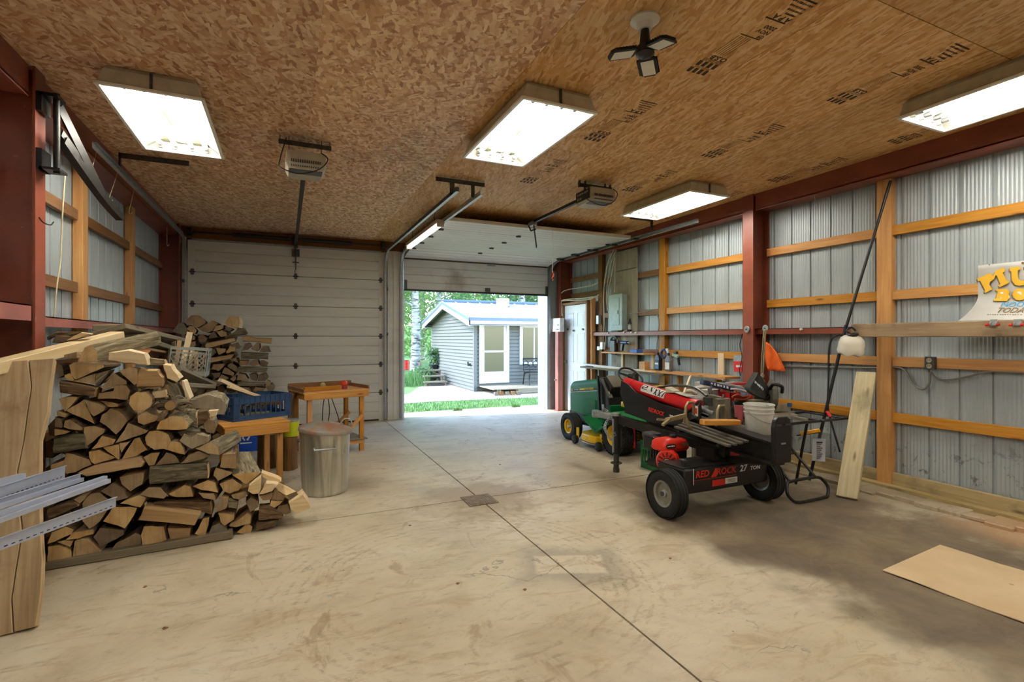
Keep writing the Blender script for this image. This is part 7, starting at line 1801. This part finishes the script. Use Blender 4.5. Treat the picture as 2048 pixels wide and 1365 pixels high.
# pink funnel sleeve, grey pipe, green tin, pale cartons, caulking tubes
MB().lathe([(.03, 0), (.035, .05), (.05, .16), (.055, .19), (.05, .19), (.001, .17)], (4.05, 3.60, .60), (.1, 0, 1), 18).build('funnel', plain('dusty_rose_plastic', 'a24a50', .5), None, label='dusty red funnel standing beside the splitter wedge', cat='funnel')
pp_ = thing('pipe_wrench', 'grey steel pipe with clamp lying over the red tray', 'pipe'); a, b = onY(1466, 808, 3.82), onY(1530, 801, 3.72)
MB().cyl(a, b, .026, n=14).build('pipe', M['sawl'], pp_); MB().cyl(a, a.lerp(b, .35), .031, n=14).build('sleeve', M['galv_dk'], pp_); MB().cyl(b, b+(b-a)*.12, .036, n=14).build('collar', M['sawl'], pp_)
MB().cyl((4.30, 3.78, .60), (4.30, 3.78, .76), .07, n=20).build('green_tin', plain('grey_green_tin', '6f7a63', .45), None, label='grey green tin can beside the white bucket', cat='tin')
MB().cyl((4.42, 3.76, .60), (4.42, 3.76, .745), .045, n=18).build('striped_can', plain('khaki_can', '8c8456', .45), None, label='slim khaki can beside the grey green tin', cat='can')
shf = thing('saw_table_board', 'grey board tray under the tins beside the bucket', 'board'); bar('board', (4.15, 3.78, .588), (4.52, 3.78, .588), .16, .02, M['weath'], shf); bar('prop', (4.2, 3.78, 0), (4.2, 3.78, .578), .05, .04, M['weath'], shf); bar('prop', (4.48, 3.78, 0), (4.48, 3.78, .578), .05, .04, M['weath'], shf)
def carton(px, py, d, w, dd, hh, mat, label, rz=.2, cat='carton'):
    c = onY(px, py, d); m = MB(); m.box(c, (w, dd, hh), 0, (0, 0, rz)); return m.build('carton', mat, None, .003, label=label, cat=cat)
M['paperw'] = plain('white_card', 'cfcfca', .6); M['navy'] = plain('navy_print', '2b2e4e', .5)
c1 = carton(1420, 787, 4.12, .26, .14, .09, M['paperw'], 'white carton lying on the clutter bench')
c2 = carton(1404, 781, 4.34, .14, .10, .19, M['paperw'], 'small white box on top of the clutter heap, left')
c3 = carton(1467, 783, 4.38, .16, .10, .22, M['paperw'], 'upright white box at the back of the clutter heap')
nv = thing('saw_box', 'navy printed sleeve lying across the white cartons', 'sleeve'); a, b = onY(1403, 764, 4.05), onY(1465, 779, 3.95); MB().obar(a, b, .08, .05).build('sleeve', M['navy'], nv, .008); marks(nv, a.lerp(b, .2)+Vector((0, -.044, -.012)), a.lerp(b, .8)+Vector((0, -.044, -.012)), (0, 0, .028), M['wht'], 8, 6)
MB().obar(onY(1423, 772, 3.9), onY(1418, 795, 3.88), .02, .012).build('blue_marker', M['navy'], None, label='upright dark blue marker against the white carton', cat='marker')
for i, (pa_, pb_, yy, rr_, mt, lb) in enumerate((((1388, 778), (1442, 775), 4.05, .022, 'paperw', 'white caulking tube on the heap, left one'), ((1435, 768), (1500, 783), 4.0, .018, 'galv', 'silver tube lying across the heap'), ((1450, 769), (1500, 770), 4.25, .020, 'galv', 'grey telescopic tube at the back of the heap'), ((1372, 783), (1392, 788), 3.95, .018, 'cream', 'cream hose fitting at the left of the heap'), ((1462, 778), (1512, 792), 3.85, .012, 'paperw', 'curved white hose on the heap'))):
    t = thing('caulk_tube', lb, 'tube'); a, b = onY(*pa_, yy), onY(*pb_, yy-.05); MB().tube(spline([a, a.lerp(b, .5)+Vector((0, 0, .015)), b], 4), rr_, 12).build('barrel', M[mt], t); MB().cyl(b, b+(b-a)*.12, rr_*.6, rr_*.3, n=8).build('tip', M['galv_dk'], t)
MB().box(onY(1460, 792, 3.98), (.09, .09, .10), 0, (0, 0, .3)).build('plastic_tub', plain('cloudy_tub', 'a8a790', .4), None, .006, label='cloudy plastic tub in front of the navy sleeve', cat='tub')
MB().lathe([(.001, 0), (.05, 0), (.055, .01), (.055, .06), (.05, .065), (.001, .065)], onY(1485, 793, 3.92), (0, 0, 1), 20).build('clear_tub', plain('blue_white_label', '8a90b0', .4), None, label='round tub with blue lettering on the heap', cat='tub')
m = MB(); m.tube(spline([onY(1464, 795, 3.80), onY(1475, 790, 3.79), (onY(1485, 795, 3.78)), onY(1500, 792, 3.78), onY(1490, 800, 3.77), onY(1470, 799, 3.78)], 6), .011, 8); m.build('orange_lanyard', plain('burnt_orange', 'b5562c', .6), None, label='burnt orange cord bundle on the red tray', cat='cord')
MB().obar(onY(1447, 789, 3.95), onY(1446, 810, 3.93), .02, .02).build('hammer_shaft', M['galv_dk'], None, .003, label='dark hammer lying in the red tray', cat='hammer')
bar('wooden_stick', onY(1367, 788, 4.35)+(onY(1367, 788, 4.35)-onY(1381, 752, 4.5))*.55, onY(1381, 752, 4.5), .02, .02, M['pale'], None, label='thin pale wooden stick standing up behind the cylinder', cat='stick')
pw = MB().prism([onX(1330, 775, 3.37), onX(1347, 783, 3.37), onX(1347, 786, 3.37), onX(1333, 786, 3.37)], (.10, .02, 0)); pw.build('paper_scrap', M['cream'], None, label='crumpled cream paper lying on the red cylinder', cat='paper')
MB().prism([BM(-.03, 3.78, .17), BM(-.05, 3.58, .168), BM(.06, 3.56, .168), BM(.06, 3.78, .17)], (0, 0, .004)).build('manual_sheet', plain('grey_paper', 'a9a79c', .6), None, label='grey folded manual lying on the red cylinder', cat='paper')
# ---------------------------------------------------------------- outside
GZ0 = -.12
def m_grass():
    m = NM('lawn'); P = m.coord('World'); n = m.noise(P, 6, 7, .7); n2 = m.noise(P, .5, 4)
    col = m.ramp(n, [(.3, lin('4a6b34')), (.55, lin('6f9150')), (.75, lin('96aa70'))]); col = m.mix(m.maprange(n2, .5, .7, 0, .6), col, lin('a99b62')); m.bump(n, .6, .03); return m.done(col, .9)
def m_gravel():
    m = NM('pale_gravel'); P = m.coord('World'); n = m.noise(P, 14, 7, .75); col = m.ramp(n, [(.3, lin('8d8173')), (.55, lin('aca092')), (.75, lin('c3b9ac'))]); m.bump(n, .5, .02); return m.done(col, .95)
M['grass'] = m_grass(); M['gravel'] = m_gravel()
gr = struct('ground')
def gpoly(nm, pts, z, mat, th=.05): return MB().prism([(x, y, z) for x, y in pts], (0, 0, -th)).build(nm, M[mat], gr)
gpoly('lawn', [(-60, 10.0), (70, 10.0), (90, 120), (-90, 120)], GZ0-.01, 'grass')
gpoly('gravel_yard', [(1.2, 11.9), (3.4, 12.2), (8.5, 11.6), (16, 11.5), (16, 24), (5.6, 24), (4.3, 17), (3.2, 14.2)], GZ0+.004, 'gravel', .01)
MB().b2(-8, 14, YB+.12, 10.05, -.16, -.035).build('apron_slab', M['concrete'], gr)
m = MB(); m.prism([(-90, 60, GZ0), (90, 60, GZ0), (90, 62, 3.0), (-90, 62, 3.0)], (0, 30, 0)); m.build('far_field_bank', M['grass'], gr)
# blades along the near lawn strip
rg_ = random.Random(8); m = MB()
for k in range(9000):
    x = rg_.uniform(.8, 7.6); y = 10.05+rg_.random()**1.3*2.0; h = rg_.uniform(.03, .085); a = rg_.uniform(0, 6.28); w_ = .006
    dx, dy = math.cos(a)*w_, math.sin(a)*w_; lx, ly = rg_.uniform(-.03, .03), rg_.uniform(-.03, .03); i = len(m.v)
    m.v += [Vector((x-dx, y-dy, GZ0-.01)), Vector((x+dx, y+dy, GZ0-.01)), Vector((x+lx, y+ly, GZ0+h))]; m.f.append([i, i+1, i+2]); m.m.append(0); m.s.append(False)
M['blade'] = plain('grass_blade', '6c9450', .7, 0, .3, 3)
m.build('grass_tufts', M['blade'], None, label='strip of fresh green grass outside the open door', cat='grass', kind='stuff')
for k, (px, py) in enumerate(((915, 822), (1032, 815))):
    c = onZ(px, py, -.035); m = MB()
    for q in range(60):
        a = rg_.uniform(0, 6.28); r = rg_.random()*.12; x, y = c.x+r*math.cos(a), c.y+r*.4*math.sin(a); i = len(m.v)
        m.v += [Vector((x-.008, y, -.04)), Vector((x+.008, y, -.04)), Vector((x+rg_.uniform(-.04, .04), y, .0+rg_.random()*.05))]; m.f.append([i, i+1, i+2]); m.m.append(0); m.s.append(False)
    m.build('weed_tuft', M['blade'], None, label=['green weed tuft growing at the middle of the door sill', 'green weed tuft at the right of the door sill'][k], cat='weed', kind='stuff')
# ---- garden shed
sd = thing('garden_shed', 'grey clapboard garden shed with metal roof outside the open door', 'shed')
M['clap'] = plain('grey_clapboard', '6a6a63', .6, 0, .05, 3); M['trimw'] = plain('white_trim', 'd2d2d6', .45, 0, .03); M['roofm'] = plain('pale_metal_roof', 'b0aeb3', .35, .3, .05); M['bluem'] = plain('slate_blue_flashing', '5f7086', .4, .2)
SX0, SX1, SY0, SY1, SZ0, SZ1, RZ = 5.10, 10.6, 14.0, 18.8, -.10, 2.02, 2.58
YM = (SY0+SY1)/2
# core walls
m = MB(); m.b2(SX0+.03, SX1, SY0+.03, SY1, SZ0, SZ1+.05); m.prism([(SX0+.03, SY0+.03, SZ1), (SX0+.03, SY1, SZ1), (SX0+.03, YM, RZ-.06)], (SX1-SX0-.03, 0, 0)); m.build('wall_core', M['clap'], sd)
nb = 24; bh = (RZ-SZ0-.08)/nb
for k in range(nb):
    z = SZ0+k*bh
    if z < SZ1: ya, yb = SY0, SY1
    else: f = (z-SZ1)/(RZ-SZ1); ya, yb = SY0+(YM-SY0)*f+.05, SY1-(SY1-YM)*f-.05
    if yb-ya > .1: MB().prism([(SX0-.02, ya, z), (SX0+.03, ya, z), (SX0+.03, ya, z+bh), (SX0+.018, ya, z+bh)], (0, yb-ya, 0)).build('clapboard', M['clap'], sd)
d0, d1 = onY(959, 700, SY0).x, onY(1016, 700, SY0).x; w0, w1 = onY(1040, 700, SY0).x, onY(1078, 700, SY0).x; dz1 = onY(985, 641, SY0).z; dz0 = onY(985, 765, SY0).z; wz0, wz1 = onY(1050, 728, SY0).z, onY(1050, 651, SY0).z
k = 0
while SZ0+k*bh < SZ1:
    z = SZ0+k*bh; segs = []
    cuts = [(SX0, SX1)]
    for (a, b, za, zb2) in ((d0-.02, d1+.02, dz0, dz1), (w0-.02, w1+.02, wz0, wz1)):
        if z+bh > za and z < zb2: cuts = [s for (p, q) in cuts for s in ((p, min(q, a)), (max(p, b), q)) if s[1]-s[0] > .02]
    for (p, q) in cuts: MB().prism([(p, SY0-.02, z), (p, SY0+.03, z), (p, SY0+.03, z+bh), (p, SY0+.018, z+bh)], (q-p, 0, 0)).build('clapboard', M['clap'], sd)
    k += 1
bar('corner_board', (SX0-.006, SY0-.006, SZ0), (SX0-.006, SY0-.006, SZ1), .1, .1, M['clap'], sd, yax=(1, 0, 0))
# roof
ov = .35; ze = SZ1-.02; yE = SY0-ov
def roofpt(x, y): 
    f = 1-abs(y-YM)/(YM-SY0); return Vector((x, y, SZ1+.06+(RZ-SZ1)*f))
for s, y_e in ((-1, SY0-ov), (1, SY1+ov)):
    a, b, c_, d = roofpt(SX0-.3, YM), roofpt(SX1+.3, YM), roofpt(SX1+.3, y_e), roofpt(SX0-.3, y_e)
    rf = MB().prism([a, b, c_, d], (0, 0, .03)).build('roof_sheet', M['roofm'], sd)
    n = 14
    for i in range(n+1):
        x = SX0-.3+(SX1-SX0+.6)*i/n; bar('roof_rib', roofpt(x, YM)+Vector((0, 0, .045)), roofpt(x, y_e)+Vector((0, 0, .045)), .03, .03, M['roofm'], sd, 0)
    MB().prism([roofpt(SX0-.31, y_e)+Vector((0, 0, .035)), roofpt(SX0-.31, YM)+Vector((0, 0, .035)), roofpt(SX0-.31, YM)+Vector((0, 0, -.05)), roofpt(SX0-.31, y_e)+Vector((0, 0, -.05))], (-.01, 0, 0)).build('gable_flashing', M['bluem'], sd)
    MB().prism([roofpt(SX0-.30, y_e)+Vector((0, 0, -.04)), roofpt(SX0-.30, YM)+Vector((0, 0, -.04)), roofpt(SX0-.30, YM)+Vector((0, 0, -.20)), roofpt(SX0-.30, y_e)+Vector((0, 0, -.20))], (.03, 0, 0)).build('barge_board', M['trimw'], sd)
    p = roofpt(SX0-.3, y_e); MB().b2(SX0-.3, SX1+.3, min(y_e, y_e+s*-.03), max(y_e, y_e-s*.03), p.z-.17, p.z-.03).build('fascia', M['trimw'], sd); MB().b2(SX0-.3, SX1+.3, min(y_e+s*.02, y_e), max(y_e+s*.02, y_e), p.z-.04, p.z+.05).build('eave_flashing', M['bluem'], sd)
    ys_ = sorted((y_e, SY0 if s < 0 else SY1)); MB().b2(SX0-.28, SX1+.3, ys_[0], ys_[1], p.z-.16, p.z-.14).build('soffit', M['trimw'], sd)
MB().cyl(Vector((SX0-.3, YM, RZ+.12)), Vector((SX1+.3, YM, RZ+.12)), .06, n=8).build('ridge_cap', M['bluem'], sd)
cm = onY(1003, 605, YM-.4); MB().cyl((cm.x, YM-.5, RZ-.1), (cm.x, YM-.5, RZ+.22), .22, n=16).build('roof_vent', M['roofm'], sd)
# shed door and window
def m_glass(): 
    m = NM('window_glass'); m.b.inputs['Specular IOR Level'].default_value = .5; return m.done(lin('32402f'), .03)  # dark green base colour stands in for trees mirrored in the glass
M['pane'] = m_glass()
def framed(nm, a, b, z0, z1, w, parts):
    for (p, q, r, s) in ((a, b, z0, z0+w), (a, b, z1-w, z1), (a, a+w, z0+w, z1-w), (b-w, b, z0+w, z1-w)): MB().b2(p, q, SY0-.05, SY0+.02, r, s).build(nm, M['trimw'], sd)
framed('door_casing', d0-.02, d1+.02, dz0-.02, dz1+.02, .08, 0)
sdoor = MB().b2(d0+.06, d1-.06, SY0-.02, SY0+.01, dz0+.05, dz1-.06).build('shed_door', M['trimw'], sd)
ga, gb_ = d0+.15, d1-.15; zm = dz0+.05+(dz1-dz0)*.47
MB().b2(ga, gb_, SY0-.03, SY0-.018, zm+.03, dz1-.16).build('pane', M['pane'], sdoor); MB().b2(ga, gb_, SY0-.03, SY0-.018, dz0+.32, zm-.03).build('pane', M['pane'], sdoor); MB().b2(ga, gb_, SY0-.035, SY0-.018, zm-.025, zm+.025).build('mid_rail', M['trimw'], sdoor)
framed('window_casing', w0-.02, w1+.3, wz0-.02, wz1+.02, .09, 0); MB().b2(w0+.07, w1+.21, SY0-.02, SY0, wz0+.07, wz1-.07).build('window_pane', M['pane'], sd); MB().b2(w0+.45, w0+.49, SY0-.03, SY0-.01, wz0+.07, wz1-.07).build('window_mullion', M['trimw'], sd)
tp = onX(942, 730, SX0); t_ = MB(); t_.cyl((SX0-.1, tp.y, tp.z), (SX0, tp.y, tp.z), .04, n=10); t_.cyl((SX0-.1, tp.y, tp.z-.02), (SX0-.1, tp.y, tp.z+.09), .03, n=8); t_.build('outdoor_tap', M['galv_dk'], sd)
# deck
dkk = thing('shed_deck', 'low plank deck on posts before the shed door', 'deck')
DX0, DX1, DYA, DYB, DZ = 5.22, 10.0, 12.85, 13.98, .05
n = 9
for i in range(n): bar('deck_plank', (DX0, DYA+(i+.5)*(DYB-DYA)/n, DZ-.015), (DX1, DYA+(i+.5)*(DYB-DYA)/n, DZ-.015), (DYB-DYA)/n-.006, .03, M['ply'], dkk)
bar('deck_beam', (DX0+.75, DYA+.03, DZ-.09), (DX1, DYA+.03, DZ-.09), .05, .12, M['weath'], dkk)
for i in range(6): bar('deck_post', (DX0+.2+i*.55, DYA+.08, GZ0), (DX0+.2+i*.55, DYA+.08, DZ-.03), .09, .09, M['weath'], dkk)
for i in range(5): bar('offcut_block', (DX0-.02+i*.16, DYA-.1-.02*i, GZ0+.05), (DX0+.08+i*.16, DYA-.1-.02*i, GZ0+.05), .09, .10+.02*(i % 2), M['pine_dk' if i % 2 else 'weath'], None, label=['rough block by the shed deck corner, leftmost of five', 'dark block by the deck corner, second of five', 'rough block by the deck corner, third of five', 'dark block by the deck corner, fourth of five', 'rough block by the deck corner, rightmost of five'][i], cat='block', group='blocks by the shed deck')
# garden bench
bn = thing('garden_bench', 'black cast iron garden bench on the shed deck', 'bench')
bx0 = onY(1048, 760, 13.75).x
for i in range(4): bar('seat_slat', (bx0, 13.45+i*.09, .42), (bx0+1.2, 13.45+i*.09, .42), .07, .02, M['black'], bn)
for x in (bx0+.03, bx0+1.17):
    MB().tube(spline([(x, 13.42, DZ), (x, 13.45, .25), (x, 13.43, .42), (x, 13.6, .43), (x, 13.78, .42), (x, 13.86, .82)], 5), .02, 8).build('iron_end', M['black'], bn); MB().tube([(x, 13.78, .42), (x, 13.88, DZ)], .02, 8).build('iron_leg', M['black'], bn); MB().tube(spline([(x, 13.82, .64), (x, 13.6, .66), (x, 13.42, .62), (x, 13.43, .42)], 5), .018, 8).build('arm_rest', M['black'], bn)
m = MB()
for z in (.5, .82): m.tube([(bx0, 13.82, z), (bx0+1.2, 13.86, z)], .018, 8)
m.build('back_rail', M['black'], bn)
for i in range(7): MB().tube(arc((bx0+.1+i*.165, 13.84, .66), (1, 0, 0), (0, .1, 1), .09, 0, 6.283, 14)[:-1], .012, 6, closed=True).build('scroll', M['black'], bn)
# steps and planter by the shed's far corner
sp2 = thing('garden_steps', 'small weathered wooden steps left of the shed', 'steps')
c = onZ(866, 772, GZ0)
for i in range(3): bar('step_board', (c.x-.3+i*.05, c.y+i*.35, GZ0+.12+i*.17), (c.x+.45, c.y+i*.35, GZ0+.12+i*.17), .3, .05, M['weath'], sp2); bar('step_riser', (c.x-.25+i*.05, c.y-.1+i*.35, GZ0), (c.x-.25+i*.05, c.y-.1+i*.35, GZ0+.1+i*.17), .06, .06, M['weath'], sp2); bar('step_riser', (c.x+.4, c.y-.1+i*.35, GZ0), (c.x+.4, c.y-.1+i*.35, GZ0+.1+i*.17), .06, .06, M['weath'], sp2)
def leafcloud(m, c, r, n, size, rg, flat=1.0):
    for _ in range(n):
        while True:
            d = Vector((rg.uniform(-1, 1), rg.uniform(-1, 1), rg.uniform(-1, 1)))
            if .2 < d.length < 1: break
        p = c+Vector((d.x*r, d.y*r, d.z*r*flat)); a = Vector((rg.uniform(-1, 1), rg.uniform(-1, 1), rg.uniform(-1, 1))).normalized(); b = a.cross(Vector((rg.uniform(-1, 1), rg.uniform(-1, 1), rg.uniform(-1, 1)))).normalized(); s = size*rg.uniform(.6, 1.3); i = len(m.v)
        m.v += [p-a*s, p+b*s*.5, p+a*s, p-b*s*.5]; m.f.append([i, i+1, i+2, i+3]); m.m.append(0); m.s.append(False)
def m_leaf(name, a, b):
    m = NM(name); n = m.noise(m.coord('World'), 1.5, 4); col = m.ramp(n, [(.35, lin(a)), (.65, lin(b))])
    tr = m.n('BsdfTranslucent', {'Color': m.mix(.3, col, lin('b8d46a'))}); mx = m.n('MixShader', {0: .45, 1: m.b.outputs[0], 2: tr.outputs[0]}); m.nt.links.new(mx.outputs[0], m.out.inputs[0]); return m.done(col, .5)
M['leaf'] = m_leaf('leaf_green', '47703f', '7f9f5c'); M['leafd'] = m_leaf('leaf_dark', '3a5f48', '5f8560')
pt = thing('potted_plant', 'dark potted plant standing at the shed corner', 'plant'); pcn = onY(868, 735, 18.0)
MB().lathe([(.001, 0), (.16, 0), (.2, .3), (.18, .3), (.001, .26)], pcn-Vector((0, 0, .2)), (0, 0, 1), 14).build('pot', M['black'], pt); m = MB(); leafcloud(m, pcn+Vector((0, 0, .4)), .32, 160, .1, rg_); m.build('leaves', M['leafd'], pt, kind='stuff'); bar('stand', pcn-Vector((0, 0, .2)), Vector((pcn.x, pcn.y, GZ0)), .3, .3, M['weath'], pt, 0)
bs = thing('leafy_bush', 'low leafy bush at the foot of the shed steps', 'bush'); m = MB(); c = onZ(846, 768, GZ0)+Vector((0, 0, .25)); leafcloud(m, c, .5, 420, .09, rg_, .7); m.build('leaves', M['leafd'], bs, kind='stuff')
bs = thing('grass_clump', 'bright grass clump under the birch tree', 'grass clump'); m = MB(); c = onZ(826, 772, GZ0)
for q in range(420):
    a = rg_.uniform(0, 6.28); r = rg_.random()*.55; x, y = c.x+r*math.cos(a), c.y+r*math.sin(a); i = len(m.v); m.v += [Vector((x-.012, y, GZ0)), Vector((x+.012, y, GZ0)), Vector((x+rg_.uniform(-.2, .2), y+rg_.uniform(-.1, .1), GZ0+rg_.uniform(.25, .55)))]; m.f.append([i, i+1, i+2]); m.m.append(0); m.s.append(False)
m.build('blades', M['blade'], bs, kind='stuff')
for k, (px, py) in enumerate(((835, 744), (812, 740))):
    c = onZ(px, py, GZ0); t = thing('red_barrel', ['red barrel standing beyond the birch trunk, right one', 'red barrel at the left door edge beyond the birch'][k], 'barrel', 'red barrels under the trees'); MB().lathe([(.001, 0), (.15, 0), (.15, .14), (.16, .15), (.15, .16), (.15, .30), (.16, .31), (.15, .32), (.15, .45), (.001, .45)], c, (0, 0, 1), 18).build('drum', M['redpl'], t); MB().lathe([(.15, .45), (.16, .46), (.15, .47), (.14, .46)], c, (0, 0, 1), 18).build('rim', M['red2'], t)
# trees
def m_birch():
    m = NM('birch_bark'); n = m.noise(m.coord('Object', (2, 2, 9)), 1.6, 5, .6); col = m.ramp(n, [(.38, lin('4c4a44')), (.5, lin('a6a49c')), (.7, lin('d5d3cb'))]); m.bump(n, .4, .02); return m.done(col, .9)
M['birch'] = m_birch()
def tree(base, h, r, label, crown, nleaf, seed, mat='leaf', size=.14, bark='birch', low=.3):
    rg = random.Random(seed); t = thing('leafy_tree', label, 'tree', 'trees beyond the open door'); b = Vector(base)
    pts = [b+Vector((rg.uniform(-.1, .1)*i, rg.uniform(-.1, .1)*i, h*i/5)) for i in range(6)]
    MB().tube(spline(pts, 3), [r*(1-.75*i/15) for i in range(16)], 10).build('trunk', M[bark], t)
    m = MB(); ends = []
    for k in range(14):
        z = low+.7*rg.random(); p = b.lerp(pts[-1], z); a = rg.uniform(0, 6.28); L = crown*rg.uniform(.5, 1.0); q = p+Vector((math.cos(a)*L, math.sin(a)*L, rg.uniform(-.2, .5)*L)); m.tube(spline([p, p.lerp(q, .5)+Vector((0, 0, .15*L)), q], 3), [r*.3*(1-.8*i/6) for i in range(7)], 5); ends += [p.lerp(q, .6), q]
    m.build('branches', M[bark], t, kind='stuff')
    m = MB()
    for e in ends: leafcloud(m, e, crown*.42, nleaf//len(ends), size, rg, .8)
    m.build('foliage', M[mat], t, kind='stuff')
c = onZ(829, 753, GZ0); tree(c, 9.5, .21, 'birch tree with pale trunk left of the shed', 3.0, 12000, 1, size=.085, low=.28)
tree((6.6, 23.5, GZ0), 9, .22, 'leafy tree rising right behind the shed roof', 3.6, 9000, 2, 'leafd', .10)
tree((11.5, 24.5, GZ0), 9, .2, 'leafy tree behind the right end of the shed', 3.4, 5000, 3, 'leafd', .13)
tree((4.2, 30, GZ0), 11, .25, 'distant pale green tree at the left door edge', 4.5, 7000, 4, 'leaf', .15, low=.12)
tree((9.0, 36, GZ0), 12, .25, 'tall distant tree beyond the shed', 5, 4500, 5, 'leaf', .19, low=.1)
tree((1.0, 27, GZ0), 10, .22, 'tree beyond the closed door, mostly hidden', 4.2, 2500, 6, 'leafd', .25, low=.15)
tree((15, 33, GZ0), 12, .25, 'far tree beyond the right wall, mostly hidden', 5, 2500, 7, 'leafd', .3, low=.1)
tree((6.5, 46, GZ0), 10, .3, 'farthest tree seen between the birch and shed', 5.0, 1500, 8, 'leaf', .42, low=.05)
# ---------------------------------------------------------------- put each thing's origin at its base
def _bb(o, M0):
    out = []
    Mx = M0 @ Matrix.LocRotScale(o.location, o.rotation_euler.to_quaternion(), o.scale)
    if o.type == 'MESH': out += [Mx @ Vector(c) for c in o.bound_box]
    for ch in o.children: out += _bb(ch, Mx)
    return out
for t in REBASE:
    pts = []
    for ch in t.children: pts += _bb(ch, Matrix.Identity(4))
    if not pts: continue
    base = Vector(((min(p.x for p in pts)+max(p.x for p in pts))/2, (min(p.y for p in pts)+max(p.y for p in pts))/2, min(p.z for p in pts)))
    t.location = base
    for ch in t.children: ch.location = ch.location-base
